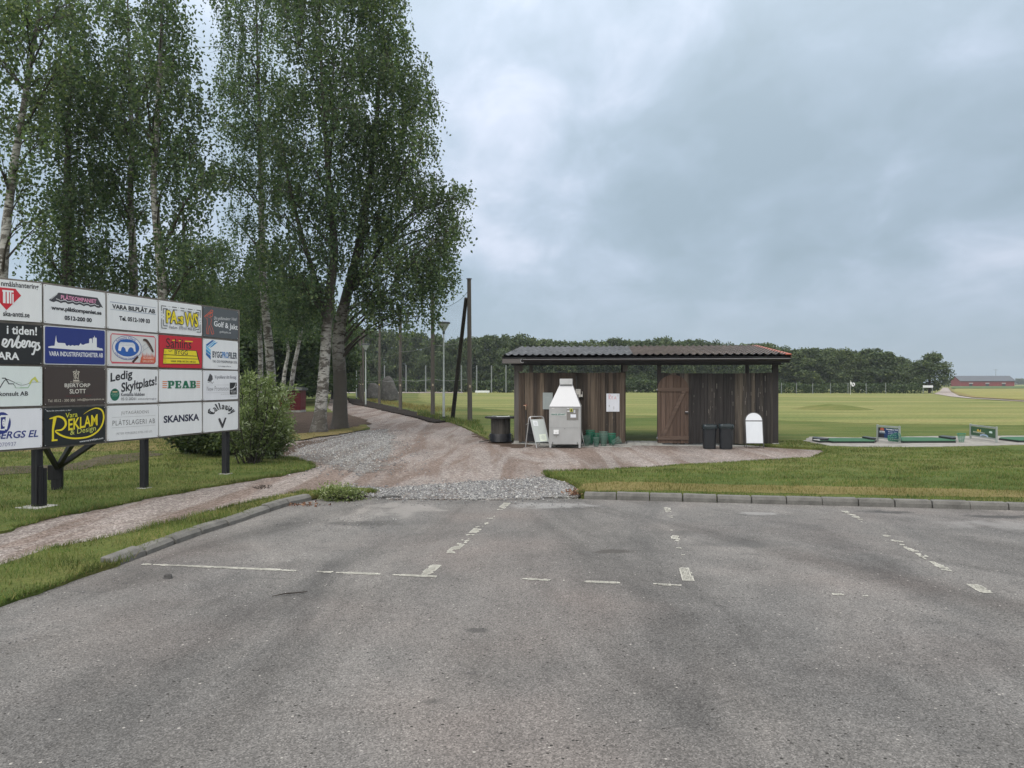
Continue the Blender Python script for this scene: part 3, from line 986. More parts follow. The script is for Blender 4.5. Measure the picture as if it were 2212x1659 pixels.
# colours
WH, BK, NAVY = (.78, .80, .82), (.015, .016, .018), (.018, .035, .21)
RED, YEL, GRN = (.55, .018, .035), (.80, .66, .02), (.01, .16, .075)
GRY, LGRY, ORA = (.12, .12, .125), (.42, .42, .43), (.72, .13, .055)
TXT = (.022, .024, .03)

# ------------------------------------------------------------------ the sponsor billboard
ED = Vector((0.3076, 1, 0)); EN = ED.normalized()
BR = Vector(((514.4 - U0) / F * 15.05, 15.05, 0))       # right-hand end of the board on plan
zT, zB = H + (V0 - 669.6) / F * 15.05, H + (V0 - 930.2) / F * 15.05
seams = [on_line(u, BR, EN) for u in (91.0, 92.6, 226.0, 229.4, 339.4, 341.4, 434.6, 436.8, 512.8)]
KN = seams[0]                                            # the knee where the nearest bay turns
E1 = Vector((0.60, 1, 0)).normalized()
bb_root = thing('billboard', 'long roadside billboard of twenty sponsor signs on black posts', 'billboard', (KN.x, KN.y, 0))
ang2, ang1 = math.atan2(EN.y, EN.x), math.atan2(E1.y, E1.x)
L2 = (BR - KN).length
mb = MB()
T2 = Matrix.Rotation(ang2, 4, 'Z')
T1 = Matrix.Rotation(ang1, 4, 'Z')
ph = (zT - zB - .055 - 3 * .036) / 4
rows = [zT - .028 - ph - i * (ph + .036) for i in range(4)]     # lower edge of each row
for TT, x0, x1, sd in ((T2, 0.004, L2, 1), (T1, -2.2, -0.004, 2)):
    rr = random.Random(sd)
    edges = [zB] + sorted([r_ - .018 for r_ in rows])[1:] + [zT]
    # boards behind the signs, laid lengthwise
    z = zB
    while z < zT - .001:
        hgt = min(rr.choice((.095, .11, .12)), zT - z)
        if zT - z - hgt < .05: hgt = zT - z
        cuts = sorted([x0, x1] + [x0 + (x1 - x0) * rr.uniform(.2, .8)])
        for a, b in zip(cuts, cuts[1:]):
            mb.box(((a + b) / 2, .022 + rr.uniform(-.004, .004), z + hgt / 2 - (0.0 if z + hgt < zT else rr.uniform(0, .01))), (b - a - .004, .035, hgt - .004), M_GREYW, M=TT)
        z += hgt
    for zz in edges:
        zz2 = min(max(zz, zB + .012), zT - .012)
        mb.box(((x0 + x1) / 2, .004, zz2), (x1 - x0, .012, .024), M_GREYW, M=TT)
for s in seams[2:8:2]:
    x = (s - KN).length + .015
    mb.box((x, .0015, (zT + zB) / 2), (.035, .012, zT - zB - .01), M_GREYW, M=T2)
mb.box((L2 + .012, .02, (zT + zB) / 2), (.024, .07, zT - zB), M_GREYW, M=T2)
mb.build('backing_boards', parent=bb_root)


def post(x, wid, parent, zt, foot=None, sleeve=None, off=.125, T2=T2):
    m = MB()
    m.box((x, off, (zt - .05) / 2), (wid, wid, zt + .05), M_BLACKW, M=T2, bev=.006)
    if sleeve:
        m.box((x - wid * .02, off - .02, sleeve / 2), (wid * .52, wid * 1.32, sleeve), M_BLACKW, M=T2, bev=.006)
        m.box((x + wid * .56, off - .02, sleeve / 2 - .02), (wid * .5, wid * 1.32, sleeve - .02), M_BLACKW, M=T2, bev=.006)
    o = m.build('post', parent=parent)
    if foot:
        f = MB()
        f.box((x, off, -.012), (foot, foot, .13), M_CONC, M=T2, bev=.02)
        f.build('footing', parent=o)


xs_of = lambda u: (on_line(u, BR, EN) - KN).length * (1 if u > 91 else -1)
post(xs_of(88) + .03, .105, bb_root, zT - .2, .40, .62, .10)
post(xs_of(322), .10, bb_root, zT - .2, .20, None, .10)
post(xs_of(497), .105, bb_root, zT - .2, .20, None, .10)
post(-1.75, .105, bb_root, zT - .2, .40, None, .10, T1)
m = MB()
sp = G(123.7, 1059, .03) - Vector((KN.x, KN.y, 0))
m.box((sp.x, sp.y, .15), (.15, .15, .36), M_BLACKW, rz=.3, bev=.008)
m.box((sp.x - .01, sp.y - .03, .33), (.21, .11, .24), M_BLACKW, rz=.3, bev=.008)
m.build('stub_post', parent=bb_root)
for (u, v), zz in (((111, 966), 1.5), ((177, 962), 1.35), ((231, 957), 1.3)):
    b = on_line(u, BR, EN) + Vector((-EN.y, EN.x, 0)) * .16
    b.z = H - (v - 9 - V0) / F * b.y
    a = Vector((sp.x, sp.y, .40))
    b = b - Vector((KN.x, KN.y, 0))
    b2 = b
    m = MB()
    m.bar(a, b2, .06, .075, M_BLACKW)
    m.build('brace', parent=bb_root)


def sign_panel(col, row, bg, label, rim=None):
    x0, x1 = (seams[2 * col - 3], seams[2 * col - 2]) if col > 1 else (None, None)
    if col > 1:
        a, b = (x0 - KN).length + .004, (x1 - KN).length - .004
        W, TT, st = b - a, T2, T2 @ Vector((a, -.020, rows[row]))
        ang = ang2
    else:
        W, TT, ang = 1.10, T1, ang1
        st = T1 @ Vector((-1.10 - .012, -.020, rows[row]))
    mb = MB()
    rad, n = .016, 3
    pts = []
    for cx, cz, a0 in ((W - rad, ph - rad, 0), (rad, ph - rad, 90), (rad, rad, 180), (W - rad, rad, 270)):
        for i in range(n + 1):
            t = R(a0 + 90 * i / n)
            pts.append((cx + rad * math.cos(t), 0, cz + rad * math.sin(t)))
    mb.prism(pts, .018, (0, 1, 0), paint(rim or bg, .38, .05))
    if rim:
        mb.box((W / 2, -.0006, ph / 2), (W - .02, .001, ph - .02), paint(bg, .4, .05))
    sc = paint((.10, .10, .11) if bg[0] > .3 else (.6, .6, .6), .4)
    for x in (.018, W - .018):
        for z in (.018, ph - .018):
            mb.lathe([(.006, 0), (.006, .003), (.003, .005)], 6, sc, Matrix.Translation((x, 0, z)) @ Matrix.Rotation(R(90), 4, 'X'))
    o = mb.build('sign_panel', parent=bb_root)
    o.location = st
    rp = random.Random(col * 7 + row)
    o.rotation_euler = (R(rp.uniform(-.5, .5)), R(rp.uniform(-.35, .35)), ang + R(rp.uniform(-.25, .25)))
    o['label'] = label
    A_ = Art(W * (.66 if col == 1 else 1), ph)
    if col == 1: A_.x0 = W * .34
    return o, A_


# --- nearest bay (cut by the edge of the picture)
o, a = sign_panel(1, 0, WH, 'white sign with a red diamond emblem')
a.t('nmålshantering', .27, .80, .94, .97, TXT, .02)
a.p([(.22, .80), (.52, .80), (.62, .64), (.36, .25), (.10, .64)], RED)
a.r(.29, .70, .485, .745, WH); a.r(.30, .42, .345, .70, WH); a.r(.365, .42, .405, .70, WH); a.r(.42, .42, .447, .70, WH); a.r(.462, .42, .485, .665, WH)
a.t('ska-antti.se', .30, .10, .77, .23, TXT, .02)
a.build(o)
o, a = sign_panel(1, 1, BK, 'black sign with white block and script lettering')
a.t('i tiden!', .36, .74, .90, .96, WH, .02)
scr = [[(.27, .46), (.33, .50), (.36, .58), (.31, .60), (.29, .47), (.35, .42), (.39, .50)], [(.39, .50), (.42, .60), (.46, .58), (.45, .43), (.49, .46)],
       [(.49, .46), (.57, .70), (.53, .45), (.58, .42), (.61, .52), (.55, .56)], [(.61, .52), (.66, .50), (.68, .58), (.64, .58), (.63, .46), (.68, .43), (.71, .50)],
       [(.71, .50), (.73, .58), (.77, .57), (.76, .45), (.80, .50)], [(.87, .56), (.82, .56), (.81, .46), (.86, .47), (.89, .56), (.84, .28), (.80, .27)], [(.95, .55), (.91, .54), (.95, .44), (.91, .37), (.86, .40)]]
for s_ in scr: a.l(s_, .024, WH, smooth=True, where='lettering')
a.t('ARA', .20, .10, .58, .29, WH, .03)
a.build(o)
o, a = sign_panel(1, 2, (.70, .77, .77), 'white sign with a black and green line emblem')
a.l([(.10, .30), (.22, .42), (.34, .66), (.46, .62), (.60, .53), (.72, .55), (.80, .60), (.97, .60)], [.016, .014, .010, .008, .006, .005, .005, .003], TXT, smooth=True)
a.l([(.28, .70), (.34, .70), (.40, .56), (.48, .56), (.52, .46)], .012, TXT)
a.l([(.52, .46), (.74, .46), (.80, .60)], .010, (.25, .45, .25))
a.l([(.77, .56), (.81, .66), (.86, .71), (.92, .60)], .022, (.55, .58, .12))
a.l([(.56 + .07 * math.cos(t * .314), .53 + .07 * math.sin(t * .314)) for t in range(20)], .007, (.55, .68, .62), closed=True)
a.t('kkonsult AB', .18, .26, .74, .37, TXT, .02)
a.build(o)
o, a = sign_panel(1, 3, (.76, .78, .84), 'white sign with a round blue emblem and blue slanted lettering')
a.e(.28, .66, .155, .27, NAVY)
a.l([(.24, .84), (.24, .50), (.33, .50)], .028, WH); a.l([(.26, .83), (.385, .83), (.345, .50)], .030, WH)
a.t('e', .285, .57, .335, .76, WH, .03, where='emblem')
a.t('BERGS EL', .15, .27, .93, .45, NAVY, .018, .25)
a.t('3070937', .18, .08, .53, .18, (.28, .28, .42), 0)
a.build(o)

# --- first full column
o, a = sign_panel(2, 0, WH, 'white sign with a dark wavy roof emblem and pink lettering')
wv = [(.96 - .89 * i / 24, .585 + .022 * math.sin(i * 1.9) - .02 * (1 - i / 24)) for i in range(25)]
a.p([(.22, .83), (.86, .83)] + wv, (.05, .05, .06))
a.l([(x, z + .06) for x, z in wv[2:-3]], .008, WH); a.l([(.20, .79), (.10, .63)], .007, WH)
a.t('PLÅTKOMPANIET', .255, .665, .84, .81, (.62, .08, .28), .03); a.t('PLÅTKOMPANIET', .255, .665, .84, .81, (.80, .42, .58), 0)
a.t('www.plåtkompaniet.se', .105, .33, .93, .475, TXT, .04)
a.t('0512-200 00', .31, .13, .76, .245, TXT, .042)
a.build(o)
o, a = sign_panel(2, 1, NAVY, 'blue sign with a white town skyline', WH)
sk = [(.06, .43), (.06, .46), (.10, .48), (.155, .49), (.16, .56), (.165, .62), (.178, .77), (.188, .62), (.20, .58), (.21, .57), (.32, .57), (.335, .51), (.36, .50), (.38, .53), (.40, .50), (.44, .53), (.47, .51), (.50, .53), (.54, .52), (.565, .57), (.575, .60), (.585, .56),
      (.62, .55), (.65, .58), (.70, .60), (.715, .60), (.716, .72), (.745, .74), (.765, .73), (.768, .61), (.775, .61), (.778, .76), (.80, .77), (.803, .82), (.808, .82), (.812, .77), (.845, .76), (.848, .50), (.87, .50), (.90, .48), (.94, .48), (.95, .45), (.96, .42), (.5, .405)]
a.p(sk, WH)
a.t('VARA INDUSTRIFASTIGHETER AB', .07, .22, .955, .345, WH, .02, where='lettering')
a.build(o)
o, a = sign_panel(2, 2, (.055, .040, .036), 'dark brown sign with a pale crest')
CR = (.60, .56, .47)
a.l([(.50, .94), (.49, .86), (.46, .82), (.47, .72), (.45, .65), (.55, .65), (.53, .72), (.54, .82), (.51, .86)], .010, CR, closed=True)
a.l([(.47, .84), (.45, .88), (.48, .90)], .012, CR); a.l([(.53, .84), (.55, .88), (.52, .90)], .012, CR)
a.l([(.49, .88), (.49, .68)], .012, CR); a.l([(.49, .77), (.53, .85)], .009, CR); a.l([(.49, .77), (.53, .68)], .009, CR); a.r(.455, .63, .545, .655, CR); a.r(.44, .60, .56, .615, CR)
a.t('EST.', .40, .60, .435, .625, CR); a.t('1914', .565, .60, .60, .625, CR)
a.t('BJERTORP', .31, .44, .73, .57, (.72, .70, .64), .012); a.t('SLOTT', .39, .30, .655, .42, (.72, .70, .64), .012)
for w_, x in (('Hotell', .33), ('Konferens', .46), ('Golf', .64)): a.t(w_, x, .215, x + .11, .255, (.16, .03, .03))
a.t('Tel. 0512 - 300 300', .05, .085, .475, .155, CR, .004); a.t('info@bjertorpslott.se', .515, .085, .97, .165, CR, .004)
a.build(o)
o, a = sign_panel(2, 3, (.012, .016, .018), 'black sign with a large yellow letter sweeping into a loop')
a.t('"Syns Du inte märks vi det"', .025, .90, .42, .945, WH, .006, .2)
a.l([(.075, .72), (.11, .735), (.16, .73), (.13, .45), (.13, .16)], [.012, .022, .030, .034, .034], YEL)
a.r(.11, .13, .20, .175, YEL)
a.l([(.11, .735), (.21, .77), (.30, .70), (.33, .55), (.27, .42), (.17, .40), (.21, .32), (.32, .22), (.48, .16), (.68, .17), (.83, .27), (.93, .45), (.97, .68), (.94, .88), (.84, .955), (.72, .90), (.62, .80)], [.016, .026, .034, .036, .026, .016, .026, .026, .024, .024, .026, .028, .030, .026, .018, .010, .004], YEL, smooth=True)
a.t('Vara', .325, .73, .52, .865, (.62, .62, .05), .008, rise=.06)
a.t('EKLAM', .37, .43, .86, .74, YEL, .02, rise=.10)
a.t('& Design', .40, .25, .83, .44, (.55, .58, .12), .004, rise=.09)
a.t('www.varareklam.com', .555, .06, .96, .115, WH, .008, rise=.06)
a.build(o)

# --- second full column
o, a = sign_panel(3, 0, WH, 'plain white sign with a boxed name and telephone number')
a.l([(.05, .55), (.05, .76), (.96, .76), (.96, .55)], .006, (.35, .40, .50), closed=True)
a.t('VARA BILPLÅT AB', .085, .575, .94, .745, TXT, .042)
a.t('Tel. 0512-109 03', .22, .255, .83, .39, TXT, .042)
a.build(o)
o, a = sign_panel(3, 1, (.68, .68, .68), 'dirty white sign with a blue oval emblem and a sausage on a fork', )
a.l([(.06, .16), (.08, .10), (.91, .10), (.94, .16), (.94, .86), (.91, .92), (.08, .92), (.06, .86)], .016, (.60, .10, .13), closed=True)
a.e(.37, .54, .285, .355, (.12, .16, .35)); a.e(.37, .54, .275, .338, (.72, .72, .74)); a.e(.37, .54, .235, .255, (.02, .11, .42))
a.p([(.195, .46), (.21, .64), (.24, .70), (.48, .70), (.52, .64), (.535, .44), (.50, .44), (.485, .52), (.46, .56), (.42, .56), (.39, .50), (.375, .43), (.345, .43), (.33, .52), (.29, .57), (.26, .54), (.245, .44), (.215, .44)], (.74, .76, .80))
for z in (.61, .65, .685): a.l([(.21, z), (.525, z)], .003, (.2, .28, .5))
a.t('Eriksons Chark', .08, .50, .66, .585, (.10, .14, .40), .01, arc=(.255, .163, 146, 46, 1))
a.t('Charkuterier Nossebro', .08, .49, .66, .56, (.10, .14, .40), .004, arc=(.258, .163, 205, 325, -1))
a.l([(.47, .12), (.58, .30)], .040, (.06, .022, .015)); a.l([(.575, .29), (.70, .50)], .009, (.42, .45, .50))
a.l([(.70, .50), (.67, .60), (.73, .68)], .008, (.42, .45, .50)); a.l([(.70, .50), (.74, .54), (.79, .60)], .008, (.42, .45, .50))
a.l([(.68, .80), (.75, .78), (.83, .62), (.89, .45)], [.03, .052, .052, .03], (.05, .020, .014), smooth=True)
a.l([(.70, .79), (.78, .70), (.86, .53)], .006, (.35, .25, .22))
fl = [(.62, .12), (.64, .28)]
for i in range(9): fl += [(.655 + i * .03, .30), (.665 + i * .03, .44 - (i % 3) * .03), (.675 + i * .03, .30)]
a.p(fl + [(.93, .28), (.93, .12)], (.62, .13, .06))
a.t('NOSSEBRO', .68, .235, .90, .30, (.80, .62, .55), .004); a.t('GRILLKORV', .67, .135, .90, .20, (.80, .62, .55), .004)
a.build(o)
o, a = sign_panel(3, 2, WH, 'white sign with slanting black serif lettering and a round green badge')
a.t('Ledig', .05, .60, .47, .93, TXT, .026, rise=.16); a.t('Skyltplats!', .255, .34, .97, .70, TXT, .026, rise=.16)
for (x, z, w_) in ((.052, .635, .05), (.10, .66, .012)): pass
a.e(.135, .25, .088, .175, (.01, .15, .09)); a.r(.09, .315, .18, .345, (.65, .50, .30)); a.t('VARA-BJERTORP', .06, .25, .21, .275, (.55, .70, .62)); a.t('GOLFKLUBB', .085, .205, .185, .228, (.40, .60, .50))
a.r(.10, .365, .17, .385, (.015, .05, .03))
a.t('Kontakta klubben', .25, .205, .72, .305, (.10, .10, .12), .018); a.t('0512-20261', .25, .085, .545, .165, (.10, .10, .12), .002); a.t('www.vara-bjertorpgk.se', .58, .075, .965, .145, (.16, .16, .18), 0)
a.build(o)
o, a = sign_panel(3, 3, WH, 'white sign with thin grey capitals between two lines')
a.t('JUTAGÅRDENS', .25, .715, .80, .86, GRY, -.006, spacing=1.15); a.l([(.08, .665), (.94, .665)], .004, LGRY)
a.t('PLÅTSLAGERI AB', .09, .43, .93, .62, GRY, -.004, spacing=1.15); a.l([(.08, .37), (.94, .37)], .004, LGRY)
a.t('PETER FORSBERG 0706-140 635', .17, .155, .87, .225, LGRY, 0, spacing=1.1)
a.build(o)

# --- third full column
o, a = sign_panel(4, 0, WH, 'white sign with yellow outlined letters in a dashed frame')
for y0, y1, x0, x1 in ((.84, .84, .05, .96), (.76, .76, .09, .92)):
    for k, (s0, s1) in enumerate(((0, .12), (.16, .17), (.20, .215), (.26, .38), (.42, .43), (.47, .58), (.62, .63), (.67, .79), (.83, .84), (.90, 1))):
        a.l([(x0 + (x1 - x0) * s0, y0), (x0 + (x1 - x0) * s1, y1)], .012, BK)
a.l([(.05, .85), (.05, .68)], .012, BK); a.l([(.09, .77), (.09, .60)], .012, BK); a.l([(.96, .85), (.96, .60)], .012, BK); a.l([(.92, .77), (.92, .66)], .012, BK)
a.l([(.05, .45), (.05, .15), (.16, .15)], .012, BK); a.l([(.09, .42), (.09, .23), (.18, .23)], .012, BK); a.l([(.96, .38), (.96, .12), (.86, .12)], .012, BK); a.l([(.92, .36), (.92, .20), (.84, .20)], .012, BK)
for x, z in ((.05, .62), (.05, .54), (.09, .50), (.96, .52), (.96, .44), (.92, .50)): a.r(x - .006, z - .012, x + .006, z + .012, BK)
for s_, x0, x1, z0, z1 in (('PA', .15, .40, .33, .72), (':', .42, .45, .34, .56), ('s', .46, .54, .32, .58), ('VVS', .57, .89, .28, .72)):
    a.t(s_, x0 - .012, z0 - .02, x1 + .012, z1 + .02, (.02, .02, .02), .075); a.t(s_, x0, z0, x1, z1, YEL, .03)
a.t('Vedum  070-61 406 85', .20, .155, .83, .255, (.10, .10, .13), .004)
a.build(o)
o, a = sign_panel(4, 1, RED, 'red sign with a yellow stepped panel and black lettering')
a.t('Sahlins', .15, .62, .74, .92, (.035, .015, .012), .006)
for x0, x1 in ((.29, .35), (.44, .49), (.58, .77)): a.r(x0, .845, x1, .875, YEL)
a.p([(.08, .10), (.96, .13), (.87, .58), (.10, .60)], BK); a.p([(.085, .12), (.94, .15), (.905, .29), (.088, .28)], YEL); a.p([(.09, .30), (.90, .31), (.885, .385), (.093, .385)], YEL); a.p([(.095, .41), (.88, .405), (.855, .56), (.108, .575)], YEL)
a.t('BYGG', .34, .42, .65, .565, BK, .012); a.l([(.20, .53), (.235, .505), (.255, .525), (.29, .53)], .010, BK)
for z in (.15, .20, .25, .33, .37, .45, .50): a.l([(.09, z), (.15, z + .006)], .004, BK)
a.t('VARA  0708-140 354, 140 355', .25, .165, .84, .235, BK, .004)
a.build(o)
o, a = sign_panel(4, 2, WH, 'white sign with green slab letters between orange stripes')
for i in range(4):
    a.r(.07, .425 + i * .062, .165 + .008 * (i % 2), .455 + i * .062, (.70, .25, .12)); a.r(.855, .425 + i * .062, .945, .455 + i * .062, (.70, .25, .12))
gl = (.01, .15, .075)


def slab(a, x, w, strokes, col, z0=.41, z1=.65):
    for x0, y0, x1, y1 in strokes: a.r(x + x0 * w, z0 + y0 * (z1 - z0), x + x1 * w, z0 + y1 * (z1 - z0), col, 'lettering')


slab(a, .18, .15, [(0, 0, .6, .14), (.12, .14, .46, .86), (0, .86, .75, 1), (.46, .36, .9, .50), (.66, .50, 1, .93), (.46, .80, .8, 1)], gl)
slab(a, .345, .15, [(0, 0, .95, .14), (.12, .14, .46, .86), (0, .86, .95, 1), (.46, .42, .72, .56), (.78, .14, .95, .34), (.78, .66, .95, .86), (.68, .36, .78, .62)], gl)
a.p([(.51, .41), (.58, .41), (.58, .44), (.562, .445), (.57, .50), (.605, .50), (.61, .445), (.59, .44), (.59, .41), (.685, .41), (.685, .44), (.67, .445), (.62, .65), (.565, .65), (.525, .445), (.51, .44)], gl, 'lettering')
slab(a, .69, .15, [(0, 0, .9, .14), (.12, .14, .46, .86), (0, .86, .9, 1), (.46, .43, .85, .56), (.68, .12, 1, .46), (.64, .54, .94, .90)], gl)
a.build(o)
o, a = sign_panel(4, 3, WH, 'white sign with one bold dark blue word')
a.t('SKANSKA', .10, .40, .93, .63, (.012, .014, .05), .035)
a.build(o)

# --- last column
o, a = sign_panel(5, 0, (.085, .095, .105), 'dark grey sign with an orange outlined golfer')
og = [(.03, .66), (.17, .84), (.22, .92), (.26, .90), (.255, .85), (.20, .83), (.09, .68), (.20, .66), (.22, .58), (.20, .42), (.25, .30), (.29, .12), (.24, .10), (.19, .28), (.16, .38), (.14, .28), (.15, .10), (.10, .10), (.09, .28), (.11, .46), (.10, .60)]
a.l(og, .010, ORA, closed=True)
a.l([(.215 + .035 * math.cos(t * .45), .75 + .06 * math.sin(t * .45)) for t in range(14)], .010, ORA, closed=True)
a.t('Din golfsimulator i Vara!', .29, .60, .96, .74, (.62, .63, .64), .008, .3, rise=.05)
a.t('Golf & Jakt', .29, .30, .985, .55, WH, .018, rise=-.04); a.t('golfojakt.se', .45, .16, .78, .255, (.62, .63, .64), .008)
a.build(o)
o, a = sign_panel(5, 1, WH, 'white sign with a blue striped arrow emblem')
LB, MBl, DB = (.18, .50, .75), (.04, .28, .58), (.03, .14, .40)
a.p([(.07, .80), (.24, .97), (.30, .96), (.10, .75)], DB); a.p([(.115, .74), (.31, .955), (.345, .95), (.15, .72)], LB); a.p([(.165, .70), (.30, .88), (.40, .92), (.24, .74)], MBl)
a.p([(.07, .78), (.07, .68), (.20, .56), (.20, .64)], LB); a.p([(.07, .66), (.07, .57), (.20, .45), (.20, .54)], MBl); a.p([(.07, .55), (.07, .46), (.20, .30), (.20, .43)], DB)
a.t('BYGG', .25, .38, .515, .60, (.03, .04, .07), .022); a.t('PRO', .522, .38, .705, .60, (.04, .22, .55), .022); a.t('FILER', .712, .38, .97, .60, (.03, .04, .07), .022)
a.t('TAK- OCH FASADPROFILER I STÅL', .25, .215, .975, .325, (.09, .10, .12), .012); a.t('www.byggprofiler.se', .40, .075, .78, .125, (.10, .11, .13), .004)
a.build(o)
o, a = sign_panel(5, 2, (.76, .78, .82), 'white sign with a black square emblem and thin grey lettering')
a.p([(.11, .66), (.18, .90), (.25, .82), (.26, .68), (.20, .58), (.12, .60)], (.06, .06, .07)); a.l([(.11, .64), (.19, .60), (.27, .70)], .014, WH); a.l([(.20, .66), (.24, .56), (.28, .62)], .012, (.25, .25, .27))
a.t('Vi profilerar ditt företag!', .31, .69, .945, .84, (.10, .10, .14), .004)
a.l([(.09, .51), (.72, .51)], .003, LGRY); a.t('New Promotion', .095, .31, .715, .47, (.28, .28, .30), -.008); a.l([(.09, .25), (.72, .25)], .003, LGRY); a.t('BY NYTRYCK', .49, .17, .72, .205, LGRY)
a.r(.745, .17, .955, .59, BK); a.l([(.745, .36), (.83, .37), (.90, .46), (.93, .59)], [.006, .018, .014, .006], WH, smooth=True); a.l([(.83, .37), (.92, .43), (.955, .45)], .008, WH, smooth=True)
a.t('NEW WAVE', .775, .265, .925, .305, WH, .02); a.t('PROFILE', .79, .205, .915, .24, WH, .006); a.t('www.newpromotion.se', .755, .09, .95, .12, (.15, .15, .17))
a.build(o)
o, a = sign_panel(5, 3, WH, 'white sign with an arched blackletter word over a dark chevron')
bl = {'C': ([[(.9, .95), (.55, 1.0), (.2, .85), (.1, .45), (.3, .1), (.65, .0), (.95, .15)], [(.55, .92), (.42, .5), (.5, .12)]], 1.15),
      'a': ([[(.15, .62), (.5, .7), (.75, .58), (.75, .12), (.95, .02)], [(.7, .42), (.3, .38), (.12, .18), (.4, .02), (.72, .14)]], .8),
      'l': ([[(.2, 1.15), (.5, 1.05), (.5, .14), (.8, .02)], [(.3, 1.12), (.3, .2)]], .55),
      'w': ([[(.02, .62), (.22, .7), (.22, .12), (.45, .02)], [(.5, .70), (.5, .1)], [(.45, .03), (.75, .02), (.92, .3), (.85, .72), (.7, .78)]], 1.05),
      'y': ([[(.05, .62), (.28, .7), (.28, .15), (.5, .03), (.72, .15)], [(.72, .72), (.78, .1), (.6, -.32), (.3, -.42)]], .85)}
tot = sum(bl[c][1] for c in 'Callaway')
pos = 0.0
for c in 'Callaway':
    st, adv = bl[c]
    for s_ in st:
        q = []
        for x, z in s_:
            t = (pos + x * adv * .92) / tot
            ang = R(158 - 136 * t)
            rad_ = .335 + (z - .35) * .19
            q.append((.53 + rad_ * math.cos(ang) * 1.03, .47 + rad_ * math.sin(ang) * 1.02))
        a.l(q, .019 if c != 'C' else .023, BK, where='lettering')
    pos += adv
a.p([(.41, .42), (.455, .45), (.53, .24), (.60, .45), (.645, .44), (.545, .10), (.515, .10)], (.03, .03, .035)); a.l([(.45, .40), (.525, .14)], .004, (.3, .3, .32))
a.build(o)


# ------------------------------------------------------------------ the wooden range hut
z0h = 0.03
HL, HR = G(1110.9, 957, z0h), G(1680.4, 962.4, z0h)
HX = (HR - HL).normalized(); HY = Vector((-HX.y, HX.x, 0)); HA = math.atan2(HX.y, HX.x); HLEN = (HR - HL).length
HM = Matrix.Translation(HL) @ Matrix.Rotation(HA, 4, 'Z')


def hx(u, dy=0.0):
    """local x on the hut's front plane (dy metres in front of it) seen at column u"""
    o = HL - HY * dy
    q = on_line(u, Vector((o.x, o.y, 0)), HX)
    return (q - o).dot(HX)


def hz(v, x, dy=0.0):
    q = HL + HX * x - HY * dy
    return H - (v - V0) / F * q.y - z0h


zoomA = lambda x, y: ((1760 + x / 3.352) * .576, (1250 + y / 3.352) * .576)
zoomB = lambda x, y: ((2340 + x / 3.352) * .576, (1250 + y / 3.352) * .576)

M_WALLA = mk_wood('weathered_boards', [(0.15, (0.020, 0.017, 0.015)), (0.42, (0.050, 0.040, 0.033)), (0.60, (0.085, 0.064, 0.049)), (0.78, (0.125, 0.098, 0.076)), (0.97, (0.20, 0.15, 0.105))], 'Z', 0.85, 1.0, (0.45, 1.5))
M_WALLB = mk_wood('black_weathered_boards', [(0.15, (0.018, 0.017, 0.017)), (0.50, (0.038, 0.034, 0.033)), (0.74, (0.062, 0.054, 0.048)), (0.98, (0.15, 0.122, 0.092))], 'Z', 0.85, 1.0, (0.4, 1.6))
M_DOOR = mk_wood('brown_door_boards', [(0.1, (0.060, 0.040, 0.031)), (0.5, (0.092, 0.062, 0.048)), (0.9, (0.130, 0.090, 0.070))], 'Z', 0.8, 1.0, (0.6, 1.35))
M_DOORH = mk_wood('brown_door_rail', [(0.1, (0.082, 0.056, 0.044)), (0.9, (0.130, 0.092, 0.072))], 'X', 0.8, 1.0, (0.65, 1.3))
M_POSTG = mk_wood('grey_post', [(0.1, (0.065, 0.060, 0.056)), (0.9, (0.115, 0.105, 0.098))], 'Z', 0.85, 0.8, (0.65, 1.3))
M_POSTD = mk_wood('dark_post', [(0.1, (0.024, 0.021, 0.021)), (0.9, (0.045, 0.040, 0.040))], 'Z', 0.85, 0.8, (0.65, 1.3))
M_BEAM = mk_wood('dark_beam', [(0.1, (0.026, 0.025, 0.028)), (0.9, (0.045, 0.043, 0.047))], 'X', 0.8, 0.8, (0.7, 1.25))
M_BEAMG = mk_wood('grey_beam', [(0.1, (0.085, 0.080, 0.076)), (0.9, (0.14, 0.13, 0.125))], 'X', 0.85, 0.8, (0.7, 1.25))


def mk_roof(name, a, b, rough, metal, moss):
    m, nt, bs = new_mat(name)
    p = obj_co(nt)
    f = noise_n(nt, p, 1.6, 6, 0.65)
    f2 = noise_n(nt, p, 14.0, 4, 0.7)
    col = ramp(nt, f, [(0.35, a), (0.65, b)])
    col = mixc(nt, 0.7, col, ramp(nt, f2, [(0.3, .6), (.7, 1.4)]), 'MULTIPLY')
    if moss:
        col = mixc(nt, ramp(nt, noise_n(nt, p, 3.0, 6, .7), [(0.52, 0), (0.66, 0.7)]), col, (0.085, 0.082, 0.055))
    nt.links.new(col, bs.inputs['Base Color'])
    bs.inputs['Roughness'].default_value = rough
    bs.inputs['Metallic'].default_value = metal
    bump(nt, bs, f2, 0.004, .5)
    return m


M_ROOFG = mk_roof('grey_roof_sheet', (0.11, 0.115, 0.125), (0.19, 0.198, 0.215), 0.24, 0.25, False)
M_ROOFB = mk_roof('brown_roof_sheet', (0.080, 0.066, 0.062), (0.135, 0.112, 0.103), 0.4, 0.05, True)

hut = thing('wooden_hut', 'low open-sided black-brown timber hut with a shallow tiled metal roof', 'hut', HL, HA)
xA, xB, xC, xD = 0.0, hx(1352), hx(1420), HLEN
wtop = hz(805, 3.7)
rr = random.Random(4)


